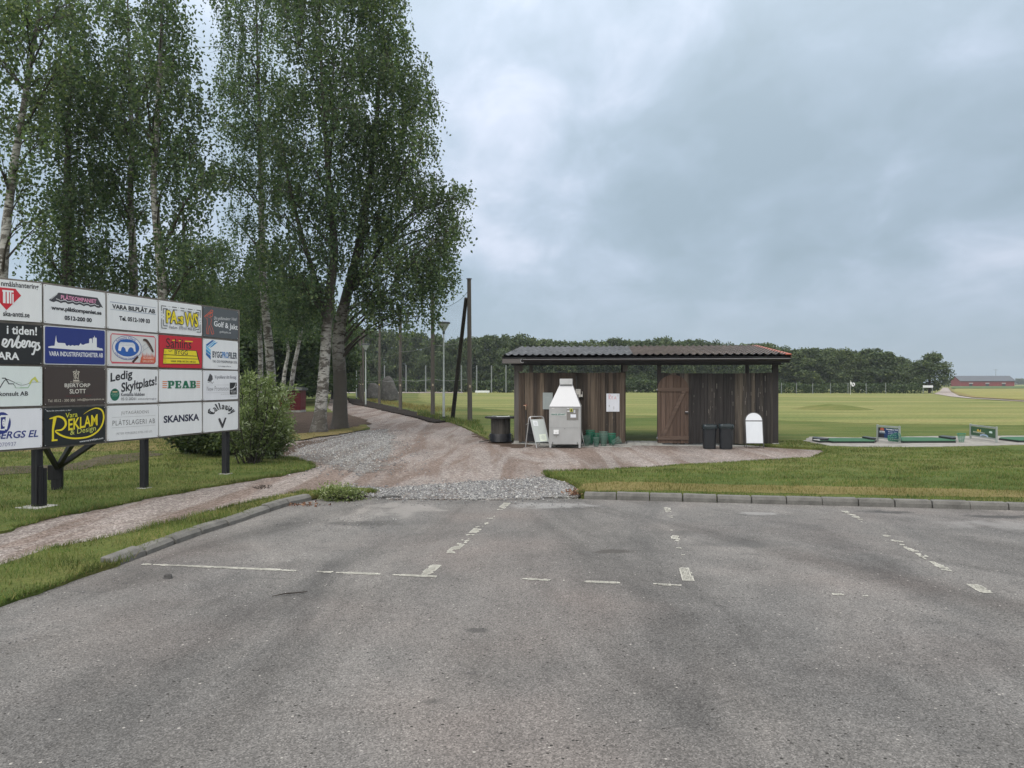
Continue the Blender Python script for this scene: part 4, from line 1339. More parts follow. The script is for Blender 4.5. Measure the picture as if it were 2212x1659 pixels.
def wall(x0, x1, top, mat, name, bow=0.0):
    mb = MB()
    x = x0
    k = 0
    while x < x1 - .02:
        w = min(rr.uniform(.095, .125), x1 - x)
        t = (x + w / 2 - x0) / (x1 - x0)
        zt = top + rr.uniform(-.006, .006) - bow * (1 - (2 * t - 1) ** 2)
        zb = rr.uniform(.01, .05)
        y = 0.0 if k % 2 else -.022
        ov = 0 if k % 2 == 0 else .018
        xa, xb = max(x0, x - ov), min(x1, x + w + ov)
        mb.box(((xa + xb) / 2 + rr.uniform(-.002, .002), y + rr.uniform(-.002, .002), (zt + zb) / 2), (xb - xa, .02, zt - zb), mat, bev=0)
        x += w; k += 1
    for z in (.35, 1.1, top - .12):
        mb.box(((x0 + x1) / 2, .045, z), (x1 - x0, .045, .095), M_POSTD)
    return mb.build(name, parent=hut)


wall(xA + .12, xB - .02, wtop, M_WALLA, 'boarded_wall')
wallB = wall(xC + .10, xD - .14, wtop - .005, M_WALLB, 'boarded_wall', .02)
wallB['label'] = 'blackened boarded wall on the door side'

# posts, front and back
beamz = hz(788.7, 3.7, .02)
DEP = 4.2
for (x, y, w, top, mt) in ((.065, .03, .13, beamz, M_POSTG), (xB - .055, .075, .10, beamz, M_POSTD), (xC + .05, .03, .11, beamz, M_POSTD), (xD - .07, .03, .15, beamz, M_POSTD),
                           (.10, DEP, .12, beamz + .30, M_POSTG), (xB, DEP, .12, beamz + .30, M_POSTD), (xD - .10, DEP, .12, beamz + .30, M_POSTD)):
    mb = MB(); mb.box((x, y, top / 2), (w, w, top), mt, bev=.004)
    o = mb.build('post', parent=hut)
    f = MB(); f.box((x, y, .02), (w * 1.2, w * 1.2, .10), M_CONC, bev=.008); f.build('post_foot', parent=o)
# pale gusset plates under the beam at two posts
for x in (.13 + .06, xB - .02):
    mb = MB(); mb.box((x, -.028, (wtop + beamz) / 2 + .02), (.13, .02, beamz - wtop - .03), M_POSTG); mb.build('gusset', parent=hut)
# beams
for y, z, nm in ((.0, beamz, 'front_beam'), (DEP, beamz + .30, 'back_beam')):
    mb = MB(); mb.box((HLEN / 2 + .0, y, z + .09), (HLEN + .16, .10, .18), M_BEAM, bev=.004); mb.build(nm, parent=hut)
slope = (hz(749, 3.7, -4.2) - hz(768, 3.7, .5)) / 4.75
eave_y, eave_z = -.50, hz(768.5, 3.7, .5)
ridge_y = 4.3
xl, xr = hx(1084.2, .5), hx(1707, .5)
rz_ = lambda y: eave_z + (y - eave_y) * slope
# rafters
x = xl + .25
while x < xr - .1:
    mb = MB()
    mb.bar((x, eave_y + .06, rz_(eave_y + .06) - .115), (x, ridge_y - .05, rz_(ridge_y - .05) - .115), .05, .12, M_BEAM)
    mb.build('rafter', parent=hut)
    x += (xr - xl - .5) / 8
# deck of boards under the sheets
mb = MB()
y = eave_y + .03
while y < ridge_y - .06:
    w = .14
    q0, q1 = Vector((xl + .02, y, rz_(y) - .045)), Vector((xr - .02, y, rz_(y) - .045))
    mb.bar(q0 + Vector((0, w / 2, slope * w / 2)), q1 + Vector((0, w / 2, slope * w / 2)), .132, .02, M_BEAM, up=(0, -slope, 1))
    y += .14
mb.build('roof_deck', parent=hut)
# fascia, the grey return board at the left and the gutter with its hooked end
mb = MB(); mb.box(((xl + xr) / 2, eave_y + .015, eave_z - .135), (xr - xl - .04, .03, .14), M_BEAM, bev=.003); mb.build('fascia', parent=hut)
mb = MB(); mb.box((xl + .29, eave_y - .012, eave_z - .142), (.55, .022, .13), M_BEAMG, bev=.003); mb.build('end_board', parent=hut)
mb = MB()
gx0, gx1, gz = xl + .62, xr - .02, eave_z - .10
pts = []
N = 10
for xx in (gx0, gx1):
    for i in range(N + 1):
        t = math.pi + math.pi * i / N
        pts.append((xx, eave_y - .062 + .055 * math.cos(t), gz + .055 * math.sin(t)))
vs = pts
mb.add(vs, [(i, i + 1, i + N + 2, i + N + 1) for i in range(N)] + [list(range(N + 1)), [N + 1 + i for i in range(N + 1)][::-1]], paint((.028, .024, .026), .35))
mb.tube([(gx0, eave_y - .118, gz + .004), (gx1, eave_y - .118, gz + .004)], .007, 6, paint((.30, .30, .31), .35, .05, .5))
hook = [Vector((gx0 - .02 + .05 * math.cos(t), eave_y - .09, gz - .035 + .055 * math.sin(t))) for t in [R(100 + 22 * i) for i in range(11)]]
mb.tube(hook, .013, 6, paint((.25, .25, .26), .4, .05, .3))
mb.build('gutter', parent=hut, smooth=True)
mb = MB()
for yy in (eave_y + .03, ridge_y - .05): pass
for xx in (xl + .012, xr - .012):
    mb.bar((xx, eave_y + .03, rz_(eave_y + .03) - .10), (xx, ridge_y, rz_(ridge_y) - .10), .024, .15, M_BEAM)
mb.build('barge_board', parent=hut)


# roof sheets pressed into tile shapes
def roof_sheet(x0, x1, mat, name):
    per, stepL = .20, .35
    nx = int((x1 - x0) / per * 8)
    L = ridge_y - eave_y + .06
    ys = []
    ns = int(L / stepL) + 1
    for s in range(ns):
        a = s * stepL; b = min((s + 1) * stepL, L)
        ys += [(a, 0.040), (a + (b - a) * .5, .020), (b - .002, 0.0)]
    mb = MB()
    for yy, lift in ys:
        for i in range(nx + 1):
            x = x0 + (x1 - x0) * i / nx
            ph_ = (x / per) % 1.0
            wv = .042 * (.5 + .5 * math.cos(2 * math.pi * ph_)) ** 1.6
            y = eave_y - .05 + yy
            mb.v.append((x, y, rz_(y) + wv + lift - .012))
    K = nx + 1
    mb.f = [(j * K + i, j * K + i + 1, (j + 1) * K + i + 1, (j + 1) * K + i) for j in range(len(ys) - 1) for i in range(nx)]
    mb.m = [0] * len(mb.f)
    return mb.build(name, mat, parent=hut, smooth=True)


xs_split = hx(1368, .5)
roof_sheet(xl - .02, xs_split, M_ROOFG, 'roof_sheet')['label'] = 'shiny grey half of the tiled roof'
roof_sheet(xs_split + .006, xr - .10, M_ROOFB, 'roof_sheet')['label'] = 'dull brown mossy half of the tiled roof'
mb = MB()
mb.bar((xr - .06, eave_y - .05, rz_(eave_y) + .025), (xr - .06, ridge_y + .02, rz_(ridge_y) + .03), .16, .025, paint((.48, .115, .065), .5, .25))
mb.bar((xr + .022, eave_y - .05, rz_(eave_y) - .02), (xr + .022, ridge_y + .02, rz_(ridge_y) - .02), .012, .10, paint((.10, .045, .035), .5, .2))
mb.build('verge_flashing', parent=hut)
# the arched door with its Z brace
dx0, dx1 = hx(zoomB(422, 0)[0], .05), hx(zoomB(812, 0)[0], .05)
dz0, dz1 = hz(958, dx0, .05), hz(zoomB(0, 522)[1], dx0, .05)
door = MB()
nb = 8
W_ = (dx1 - dx0) / nb
for i in range(nb):
    a, b = dx0 + i * W_ + .003, dx0 + (i + 1) * W_ - .003
    cx, rad = (dx0 + dx1) / 2, (dx1 - dx0) / 2
    prof = [(a, dz0 + rr.uniform(0, .02)), (b, dz0 + rr.uniform(0, .02))]
    for k in range(5, -1, -1):
        xx = a + (b - a) * k / 5
        prof.append((xx, dz1 - rad * .95 + math.sqrt(max(0, rad ** 2 - (xx - cx) ** 2)) * .95))
    y = -.058 + (.010 if i % 2 else 0)
    door.prism([(x, y, z) for x, z in prof], .022, (0, 1, 0), M_DOOR)
door_o = door.build('door', parent=hut)
rz1, rz2 = hz(zoomB(0, 708)[1], dx0, .08), hz(zoomB(0, 1315)[1], dx0, .08)
mb = MB()
mb.box(((dx0 + dx1) / 2, -.071, rz1), (dx1 - dx0 + .01, .024, .105), M_DOORH, bev=.003)
mb.box(((dx0 + dx1) / 2, -.071, rz2), (dx1 - dx0 + .01, .024, .105), M_DOORH, bev=.003)
mb.bar((dx0 + .15, -.0705, rz2 + .05), (dx1 - .13, -.0705, rz1 - .05), .105, .022, M_DOORH, up=(0, -1, 0))
mb.build('door_brace', parent=door_o)
mb = MB()
hzz = hz(zoomB(0, 998)[1], dx1, .08)
mb.box((dx1 - .055, -.075, hzz), (.10, .03, .045), paint((.03, .03, .032), .4), bev=.004)
mb.tube([(dx1 - .10, -.10, hzz + .028), (dx1 - .02, -.10, hzz + .028)], .009, 8, paint((.45, .45, .46), .3, .05, .6))
mb.build('handle', parent=door_o)
mb = MB()
for z in (rz1, rz2): mb.box((dx0 - .015, -.075, z), (.05, .03, .045), paint((.18, .18, .185), .4, .1, .5), bev=.003)
mb.build('hinge', parent=door_o)
# pale flakes torn out of the black boards and little fixings on the walls
mb = MB()
for k in range(46):
    x = rr.uniform(xC + .95, xD - .3); z = rr.uniform(.5, wtop - .15); h_ = rr.uniform(.03, .16)
    mb.box((x, -.034, z), (rr.uniform(.005, .014), .003, h_), M_GREYW)
for k in range(10):
    x = rr.uniform(xA + .3, xB - .3); z = rr.uniform(.5, 1.4)
    mb.box((x, -.034, z), (rr.uniform(.006, .014), .003, rr.uniform(.02, .09)), M_GREYW)
mb.build('wood_splinters', parent=hut)
# slab with joints under the hut and pavers in the passage
mb = MB()
mb.box((xD / 2, 1.9, -.025), (xD + .1, 4.4, .05), M_CONC)
pvx = xB + .04
while pvx < xC:
    yy = -.06
    while yy < 1.6:
        mb.box((pvx + .10, yy + .10, .012), (.19, .19, .03), M_CONC, bev=.006)
        yy += .2
    pvx += .2
for i in range(5):
    mb.box((1.05 + i * .52, -.75, -.012), (.50, .62 if i < 3 else .3, .03), M_CONC, bev=.008)
pav = mb.build('slab_pavement')
pav.matrix_world = HM
tag(pav, kind='structure')


# ------------------------------------------------------------------ things at the hut
def at_hut(x, dy, z=0.0): return HL + HX * x - HY * dy + Vector((0, 0, z))


M_GALV = mk_metal('brushed_grey_steel', (.37, .375, .375), .42, .2, .12, 3.0)
M_GALVL = mk_metal('pale_grey_steel', (.43, .435, .45), .38, .15, .05, 2.0)
M_TUBE = mk_metal('aluminium_tube', (.46, .465, .47), .35, .5, .08, 5.0)
GRN_W = paint((.022, .19, .115), .45, .2)
GRN_P = paint((.12, .22, .18), .45, .3)

# ball dispenser
fl = G(*zoomA(1003, 1440), .03); fr = G(*zoomA(1400, 1440), .03)
dw = (fr - fl).length
disp = thing('ball_dispenser', 'tall grey steel golf ball dispenser with a pyramid hopper against the boarded wall', 'ball dispenser', (fl + fr) / 2, HA)
dpt = .86
s_ = fl.y / F
zt_ = lambda y: H - (zoomA(0, y)[1] - V0) * s_ - .03
bz0, bz1, hz1, hz2 = zt_(1395), zt_(925), zt_(640), zt_(570)
mb = MB()
mb.box((0, dpt / 2, (bz0 + bz1) / 2), (dw, dpt, bz1 - bz0), M_GALV, bev=.008)
mb.build('body', parent=disp)
for x in (-dw / 2 + .03, dw / 2 - .03):
    for y in (.025, dpt - .04):
        mb = MB(); mb.box((x, y, bz0 / 2), (.055, .05, bz0), M_GALV, bev=.004); mb.build('leg', parent=disp)
mb = MB()
b = dw / 2
t0, t1 = -.20, .165 - .005
f0, f1 = 0.0, .40
tx0, tx1 = (1130 - 1201.5) / 397 * dw, (1285 - 1201.5) / 397 * dw
V = [(-b, f0, bz1 + .002), (b, f0, bz1 + .002), (b, dpt, bz1 + .002), (-b, dpt, bz1 + .002), (tx0, f1, hz1), (tx1, f1, hz1), (tx1, dpt - .1, hz1), (tx0, dpt - .1, hz1)]
mb.add(V, [(0, 1, 5, 4), (1, 2, 6, 5), (2, 3, 7, 6), (3, 0, 4, 7), (4, 5, 6, 7), (3, 2, 1, 0)], M_GALVL)
mb.bar((-b, -.004, bz1 + .006), (b, -.004, bz1 + .006), .016, .014, M_GALVL)
mb.build('hopper', parent=disp)
mb = MB()
cx = (tx0 + tx1) / 2
mb.prism([(cx - .175, f1 - .06, hz1 - .005), (cx - .175, f1 + .36, hz1 - .005), (cx - .175, f1 + .34, hz2), (cx - .175, f1 - .03, hz2)], .35, (1, 0, 0), M_GALV)
mb.box((cx, f1 - .055, hz1 - .004), (.36, .02, .016), M_GALV)
mb.build('hopper_lid', parent=disp)
px = lambda x: (x - 1201.5) / 397 * dw
mb = MB()
mb.box(((px(1226) + px(1370)) / 2, -.004, (zt_(945) + zt_(1088)) / 2), (px(1370) - px(1226), .012, zt_(945) - zt_(1088)), mk_metal('control_plate', (.20, .19, .18), .45, .3), bev=.003)
pan = mb.build('control_panel', parent=disp)
mb = MB()
mb.box(((px(1265) + px(1298)) / 2, -.015, (zt_(947) + zt_(985)) / 2), (px(1298) - px(1265), .012, zt_(947) - zt_(985)), paint((.70, .72, .08), .4), bev=.002)
mb.box(((px(1272) + px(1292)) / 2, -.023, (zt_(952) + zt_(981)) / 2), (px(1292) - px(1272), .004, zt_(952) - zt_(981)), paint((.02, .02, .02), .4))
mb.build('token_slot', parent=pan)
mb = MB()
mb.box(((px(1272) + px(1341)) / 2, -.012, (zt_(1018) + zt_(1058)) / 2), (px(1341) - px(1272), .004, zt_(1018) - zt_(1058)), paint((.72, .74, .80), .5))
mb.box(((px(1232) + px(1262)) / 2, -.012, (zt_(970) + zt_(988)) / 2), (px(1262) - px(1232), .004, zt_(970) - zt_(988)), paint((.6, .62, .64), .5))
mb.box(((px(1312) + px(1332)) / 2, -.012, (zt_(962) + zt_(1000)) / 2), (px(1332) - px(1312), .004, zt_(962) - zt_(1000)), paint((.5, .52, .54), .5))
mb.box(((px(1228) + px(1256)) / 2, -.012, (zt_(944) + zt_(952)) / 2), (px(1256) - px(1228), .004, zt_(944) - zt_(952)), paint((.7, .7, .72), .5))
mb.build('notice', parent=pan)
mb = MB()
mb.box(((px(1060) + px(1124)) / 2, -.010, (zt_(1214) + zt_(1270)) / 2), (px(1124) - px(1060), .03, zt_(1214) - zt_(1270)), paint((.80, .81, .82), .4), bev=.004)
mb.box((px(1091), -.028, zt_(1250)), (.012, .006, .03), paint((.2, .2, .2), .4))
mb.box((px(1092), -.012, zt_(1273)), (.145, .03, .012), paint((.03, .03, .03), .4))
mb.build('ball_outlet', parent=disp)
mb = MB()
for x in (1048, 1358): mb.box((px(x), -.005, zt_(1380)), (.022, .012, .055), paint((.12, .12, .12), .5))
mb.box((px(1200), -.002, zt_(1200)), (.02, .006, .015), paint((.1, .1, .1), .5))
mb.box((px(1201), -.0015, zt_(1188)), (dw - .02, .004, .004), paint((.20, .20, .20), .5))
mb.box((px(1052), -.0015, zt_(945)), (.075, .004, .03), paint((.55, .55, .54), .6))
mb.box((px(1093), -.0015, zt_(1300)), (.012, .003, .05), paint((.22, .17, .13), .8))
mb.build('catch', parent=disp)
a = Art(dw, bz1 - bz0)
mb_par = bpy.data.objects.new('maker_name', None)
lt = MB()
vs, fs, bb = text_mesh('RANGE SERVANT', .03, .28)
X0, X1, Z0, Z1 = px(1030), px(1212), zt_(1032), zt_(1008)
lt.box(((X0 + X1) / 2, -.0025, (Z0 + Z1) / 2), (X1 - X0 + .02, .002, Z1 - Z0 + .02), paint((.50, .51, .50), .5))
lt.add([(X0 + (q[0] - bb[0]) / (bb[1] - bb[0]) * (X1 - X0), -.0048, Z0 + (q[1] - bb[2]) / (bb[3] - bb[2]) * (Z1 - Z0)) for q in vs], fs, paint((.012, .13, .105), .5))
lt.build('lettering', parent=disp, fix=False)
bpy.data.objects.remove(mb_par)
mb = MB()
q0, q1 = at_hut(hx(zoomA(1402, 0)[0], .35), .35, .50), G(*zoomA(1448, 1420), .03)
mb.bar(q0 - q0, q1 - q0 + Vector((0, 0, 0)), .02, .03, M_TUBE)
rod = mb.build('leaning_rod'); rod.location = q0
tag(rod, 'thin pale metal bar leaning on the side of the ball dispenser', 'metal bar')

# A-frame board turned half sideways
fA, fB = G(1159.8, 967.4, .03), G(1188.4, 966.6, .03)
ctr = (fA + fB) / 2
asg = thing('sandwich_board', 'open grey metal A-frame board with two paper notices beside the ball dispenser', 'sign board', ctr)
e1 = Vector((.375, .20, 0)); fA = ctr - e1 / 2; fB = ctr + e1 / 2
rearoff = Vector((-.30, .30, 0))
top = ctr + Vector((-.185, .20, .84))
tA, tB = top - e1 / 2, top + e1 / 2
mv = lambda p: p - ctr


def leaf_frame(f1, f2, t1, t2, name):
    mb = MB()
    c1, c2 = t1.lerp(t2, .10), t1.lerp(t2, .90)
    d1, d2 = t1.lerp(f1, .07), t2.lerp(f2, .07)
    mb.tube([mv(f1), mv(d1), mv(d1.lerp(t1, .6).lerp(c1, .2)), mv(c1), mv(c2), mv(d2.lerp(t2, .6).lerp(c2, .2)), mv(d2), mv(f2)], .0125, 8, M_TUBE)
    return mb.build(name, parent=asg, smooth=True)


leaf_frame(fA, fB, tA, tB, 'front_frame')
rA, rB = fA + rearoff, fB + rearoff
leaf_frame(rA, rB, tA + Vector((-.02, .02, 0)), tB + Vector((-.02, .02, 0)), 'rear_frame')


def leaf_panel(f1, f2, t1, t2, k0, k1, mat, name, th=.012):
    a, b = f1.lerp(t1, k0), f2.lerp(t2, k0)
    c, d = f2.lerp(t2, k1), f1.lerp(t1, k1)
    n = (b - a).cross(d - a).normalized()
    i = .03
    a, b, c, d = a.lerp(b, i), b.lerp(a, i), c.lerp(d, i), d.lerp(c, i)
    mb = MB()
    mb.prism([mv(q) - n * (th / 2) for q in (a, b, c, d)], th, n, mat)
    return mb.build(name, parent=asg), (a, b, c, d, n)


pnl, (a, b, c, d, n) = leaf_panel(fA, fB, tA, tB, .18, .91, paint((.46, .50, .49), .5, .08), 'front_panel')
leaf_panel(rA, rB, tA, tB, .18, .91, paint((.05, .052, .06), .6, .1), 'rear_panel')
for (s0, s1, r0, r1, colr, tilt) in ((.10, .47, .70, .93, (.70, .73, .76), .02), (.36, .90, .045, .35, (.66, .72, .62), -.02)):
    q = lambda s, r_: mv((a.lerp(b, s)).lerp(d.lerp(c, s), r_) + n * .009)
    mb = MB()
    mb.prism([q(s0, r0 + tilt), q(s1, r0), q(s1, r1), q(s0, r1 + tilt)], .0015, n, paint(colr, .6, .05))
    dk = paint((.42, .46, .48), .6)
    for k in range(5):
        r2 = r0 + (r1 - r0) * (.22 + .13 * k)
        w_ = (.3, .5, .42, .5, .25)[k]
        m0, m1 = (s0 + s1) / 2 - (s1 - s0) * w_ * .6, (s0 + s1) / 2 + (s1 - s0) * w_ * .6
        mb.poly([q(m0, r2) + n * .003, q(m1, r2) + n * .003, q(m1, r2 + .012) + n * .003, q(m0, r2 + .012) + n * .003], dk)
    mb.build('paper_notice', parent=pnl)
mb = MB(); mb.bar(mv(fA.lerp(tA, .46)), mv(rA.lerp(tA, .46)), .012, .02, paint((.02, .02, .022), .5)); mb.bar(mv(fB.lerp(tB, .46)), mv(rB.lerp(tB, .46)), .012, .02, paint((.02, .02, .022), .5)); mb.build('spreader', parent=asg)

# cable drum used as a table
dc = G(*zoomA(392, 1368), .06); dc = Vector((dc.x, dc.y + .32, .05))
drum = thing('cable_drum', 'upturned dark wooden cable drum with black hose coiled round its foot', 'cable drum', dc)
M_DRUM = mk_wood('drum_staves', [(0.1, (0.030, 0.028, 0.026)), (0.5, (0.055, 0.050, 0.045)), (0.95, (0.095, 0.088, 0.078))], 'Z', 0.85)
M_DRUMT = mk_wood('drum_disc', [(0.1, (0.022, 0.022, 0.024)), (0.9, (0.042, 0.042, 0.045))], 'X', 0.7)
s_ = dc.y / F
zdt = H - (zoomA(0, 1046)[1] - V0) * s_ - .05
rb, rt = 122 / 3.352 * .576 * s_, 200 / 3.352 * .576 * s_
mb = MB()
n = 22
for i in range(n):
    a0, a1 = 2 * math.pi * (i + .03) / n, 2 * math.pi * (i + .97) / n
    mb.prism([(rb * math.cos(a0), rb * math.sin(a0), 0), (rb * math.cos(a1), rb * math.sin(a1), 0), ((rb - .03) * math.cos(a1), (rb - .03) * math.sin(a1), 0), ((rb - .03) * math.cos(a0), (rb - .03) * math.sin(a0), 0)], zdt - .04, (0, 0, 1), M_DRUM)
mb.build('barrel', parent=drum)
mb = MB(); mb.lathe([(rt - .02, zdt - .05), (rt, zdt - .04), (rt, zdt - .008), (rt - .012, zdt)], 44, M_DRUMT); mb.build('top_disc', parent=drum, smooth=True)
mb = MB(); mb.lathe([(.09, zdt), (.09, zdt + .02), (.05, zdt + .024)], 16, M_DRUMT); mb.build('hub_plate', parent=drum)
mb = MB()
for k in range(7): mb.ring((rr.uniform(-.006, .006), rr.uniform(-.006, .006), .03 + k * .033), rb + .02, .018, 36, 8, paint((.012, .013, .018), .35))
mb.tube([(-rb - .02, -.02, .22), (-rb - .06, -.05, .16), (-rb - .05, -.06, .05), (-rb - .25, -.2, .015), (-rb - .34, -.26, .012)], .014, 8, paint((.05, .045, .04), .4))
mb.tube([(rb + .02, .02, .22), (rb + .07, 0, .18), (rb + .06, -.02, .09), (rb + .3, .15, .06)], .014, 8, paint((.012, .013, .018), .35))
mb.build('hose_coil', parent=drum, smooth=True)
mb = MB()
mb.bar((-.05, -.02, 0), (.28, -.05, .004), .035, .014, paint((.80, .82, .84), .5)); mb.box((.30, -.05, .01), (.05, .05, .02), paint((.80, .82, .84), .5), bev=.004)
o = mb.build('white_plastic_strip'); o.location = dc + Vector((-.06, -.16, zdt + .008)); tag(o, 'white plastic strip lying on the cable drum top', 'plastic strip')
mb = MB()
mb.tube([(0, 0, .01), (.06, -.03, .02), (.12, .0, .012), (.17, -.02, .01)], .012, 6, paint((.35, .36, .36), .6)); mb.box((-.06, .02, .008), (.13, .05, .015), paint((.22, .22, .20), .6), rz=.2)
o = mb.build('small_scrap'); o.location = dc + Vector((-.26, -.15, zdt + .003)); tag(o, 'small grey scrap at the left edge of the drum top', 'scrap')

# poster, grey board, electric box, tap on the wall
def wall_board(name, x0, y0, x1, y1, mat, th, zoom, label, cat, proud=.034):
    u0, v0 = zoom(x0, y0); u1, v1 = zoom(x1, y1)
    xa, xb = hx(u0, proud), hx(u1, proud)
    za, zb = hz(v1, (xa + xb) / 2, proud), hz(v0, (xa + xb) / 2, proud)
    mb = MB()
    W, Hh = xb - xa, zb - za
    mb.box((W / 2, th / 2, Hh / 2), (W, th, Hh), mat, bev=min(.002, th * .3))
    o = mb.build(name)
    o.location = at_hut(xa, proud, za); o.rotation_euler = (0, 0, HA)
    if label: tag(o, label, cat)
    return o, Art(W, Hh)


o, a = wall_board('poster', 1723, 758, 1888, 985, paint((.66, .68, .74), .5, .06), .008, zoomA, 'white poster with a red handwritten word on the boarded wall', 'poster')
RD = (.62, .10, .12)
a.l([(.20, .68), (.205, .80), (.19, .93)], .008, RD, where='lettering'); a.l([(.18, .93), (.28, .94), (.32, .87), (.21, .80), (.34, .68)], .008, RD, smooth=True, where='lettering')
a.l([(.52, .84), (.42, .84), (.42, .70), (.53, .70)], .007, RD, where='lettering'); a.l([(.42, .77), (.50, .77)], .007, RD, where='lettering')
a.l([(.60, .69), (.68, .85), (.75, .69)], .007, RD, where='lettering'); a.l([(.63, .75), (.73, .75)], .007, RD, where='lettering')
a.l([(.885, .95), (.885, .84)], .010, (.3, .3, .34)); a.l([(.05, .045), (.95, .03)], .005, (.45, .46, .50))
a.t('GOLFBOLLAR', .18, .50, .72, .56, (.55, .57, .63), .0, where='lettering') if False else None
a.build(o)
o, a = wall_board('notice_board', 924, 746, 1048, 955, paint((.33, .37, .365), .5, .10), .012, zoomA, 'faded grey metal notice plate behind the hopper of the dispenser', 'notice board')
a.t('VÄLKOMMEN', .30, .78, .70, .81, (.40, .43, .43), 0) if False else None
a.l([(.32, .80), (.62, .80)], .006, (.28, .31, .31)); a.l([(.28, .70), (.40, .73), (.55, .73), (.66, .70)], .007, (.42, .46, .46), smooth=True); a.r(.88, .93, .93, .97, (.10, .10, .10))
a.build(o)
ubx = hx(zoomA(1368, 0)[0], .04)
ebz = hz(zoomA(0, 752)[1], ubx, .04)
eb = thing('electric_box', 'small cream electrical box with a socket on the wall right of the hopper', 'electrical box', at_hut(ubx, .035, ebz), HA)
mb = MB(); mb.box((0, -.03, 0), (.145, .07, .235), paint((.50, .48, .44), .5, .15), bev=.008); cas = mb.build('casing', parent=eb)
mb = MB(); mb.box((.0, -.068, -.05), (.03, .01, .03), BKM := paint((.06, .06, .06), .5)); mb.box((0, -.068, -.09), (.03, .01, .03), BKM); mb.box((-.01, -.066, .085), (.09, .004, .02), paint((.35, .34, .31), .5)); mb.build('switch', parent=cas)
mb = MB(); mb.box((.105, -.03, -.075), (.055, .06, .07), paint((.52, .50, .46), .5), bev=.006); mb.tube([(.12, -.03, -.04), (.125, -.03, .03), (.11, -.03, .05)], .010, 6, paint((.40, .38, .35), .5)); mb.build('socket', parent=eb)
mb = MB(); mb.tube([(-.03, -.02, -.115), (-.03, -.02, -.14), (.02, -.02, -.145)], .008, 6, BKM); mb.tube([(-.05, -.02, .115), (-.045, -.02, .16), (-.06, -.01, .5)], .007, 6, BKM); mb.build('cable', parent=eb)
tpx = hx(zoomA(712, 0)[0], .05)
tap = thing('garden_tap', 'brass tap on a standing pipe at the left end of the boarded wall', 'tap', at_hut(tpx, .06, 0), HA)
tz = hz(zoomA(0, 925)[1], tpx, .05)
mb = MB(); mb.tube([(0, 0, .0), (0, 0, tz - .1)], .013, 8, paint((.02, .02, .022), .4)); mb.tube([(0, 0, hz(zoomA(0, 1150)[1], tpx, .05)), (.06, -.03, hz(zoomA(0, 1132)[1], tpx, .05)), (.13, -.03, hz(zoomA(0, 1132)[1], tpx, .05))], .014, 8, paint((.22, .22, .21), .4)); mb.build('pipe', parent=tap)
mb = MB(); mb.tube([(-.07, -.02, tz + .04), (-.02, -.03, tz + .05), (.0, -.04, tz + .02), (0, -.04, tz - .08)], [.010, .016, .020, .014], 8, mk_metal('brass', (.42, .30, .20), .35, .6)); mb.box((.0, -.04, tz + .055), (.08, .02, .012), paint((.40, .08, .05), .4)); mb.build('spout', parent=tap)

# wire ball baskets
def basket_proto(mat):
    root = thing('ball_basket', None, 'wire basket')
    mb = MB()
    r0, r1, h = .062, .112, .235
    for k in range(7):
        t = k / 6
        mb.ring((0, 0, .008 + h * t), r0 + (r1 - r0) * t, .0055 if k < 6 else .0075, 18, 5, mat)
    for i in range(8):
        a = 2 * math.pi * i / 8
        mb.tube([(r0 * math.cos(a), r0 * math.sin(a), .008), (r1 * math.cos(a), r1 * math.sin(a), .008 + h)], .004, 4, mat, cap=False)
    mb.build('wire_cage', parent=root, smooth=True)
    mb = MB()
    for i in range(-2, 3):
        w = math.sqrt(max(0, r0 ** 2 - (i * .025) ** 2))
        mb.bar((i * .025, -w, .008), (i * .025, w, .008), .004, .004, mat)
    mb.build('base_grid', parent=root)
    return root


pg, pp = basket_proto(GRN_W), basket_proto(GRN_P)
zc = lambda x, y: ((2120 + x / 9.217) * .576, (1560 + y / 9.217) * .576)
used = {}
GB = 'wire ball baskets stacked along the wall'


def place_basket(pr, loc, label, rz=0.0):
    if pr.name in used:
        o = dup(pr, loc, rz, label, GB)
    else:
        used[pr.name] = 1; o = pr; o.location = loc; o.rotation_euler = (0, 0, rz); tag(o, label, group=GB)
    return o


names = ('lowest basket of', 'second basket from the bottom of', 'third basket from the bottom of', 'top basket of')
stacks = [(745, 1040, 2, pp, .9, 'the pale stack nearest the ball dispenser'), (860, 985, 3, pg, 1.15, 'the tall green stack behind the pale stack'), (1085, 985, 2, pg, 1.05, 'the green stack behind the lone small basket'),
          (1325, 1035, 3, pp, 1.1, 'the tall pale stack in the middle of the row'), (1600, 1010, 2, pg, 1.1, 'the green stack beside the tipped basket')]
for x, y, n, pr, sc_, nm in stacks:
    b = G(*zc(x, y), .035)
    for k in range(n):
        lab = (names[k] if k < n - 1 else names[3]) + ' ' + nm
        o = place_basket(pr, b + Vector((rr.uniform(-.006, .006), rr.uniform(-.006, .006), .0 + k * .062)), lab, rr.uniform(0, 6))
        o.scale = (sc_, sc_, sc_)
o = place_basket(pp, G(*zc(1070, 1045), .035), 'lone small wire basket standing in front of the green stack', 1.0); o.scale = (.82, .82, 1.0)
o = place_basket(pp, G(*zc(1760, 1030), .035) + Vector((-.10, 0, .085)), 'tipped-over wire basket lying at the end of the row')
o.rotation_euler = (R(8), R(64), R(-10))

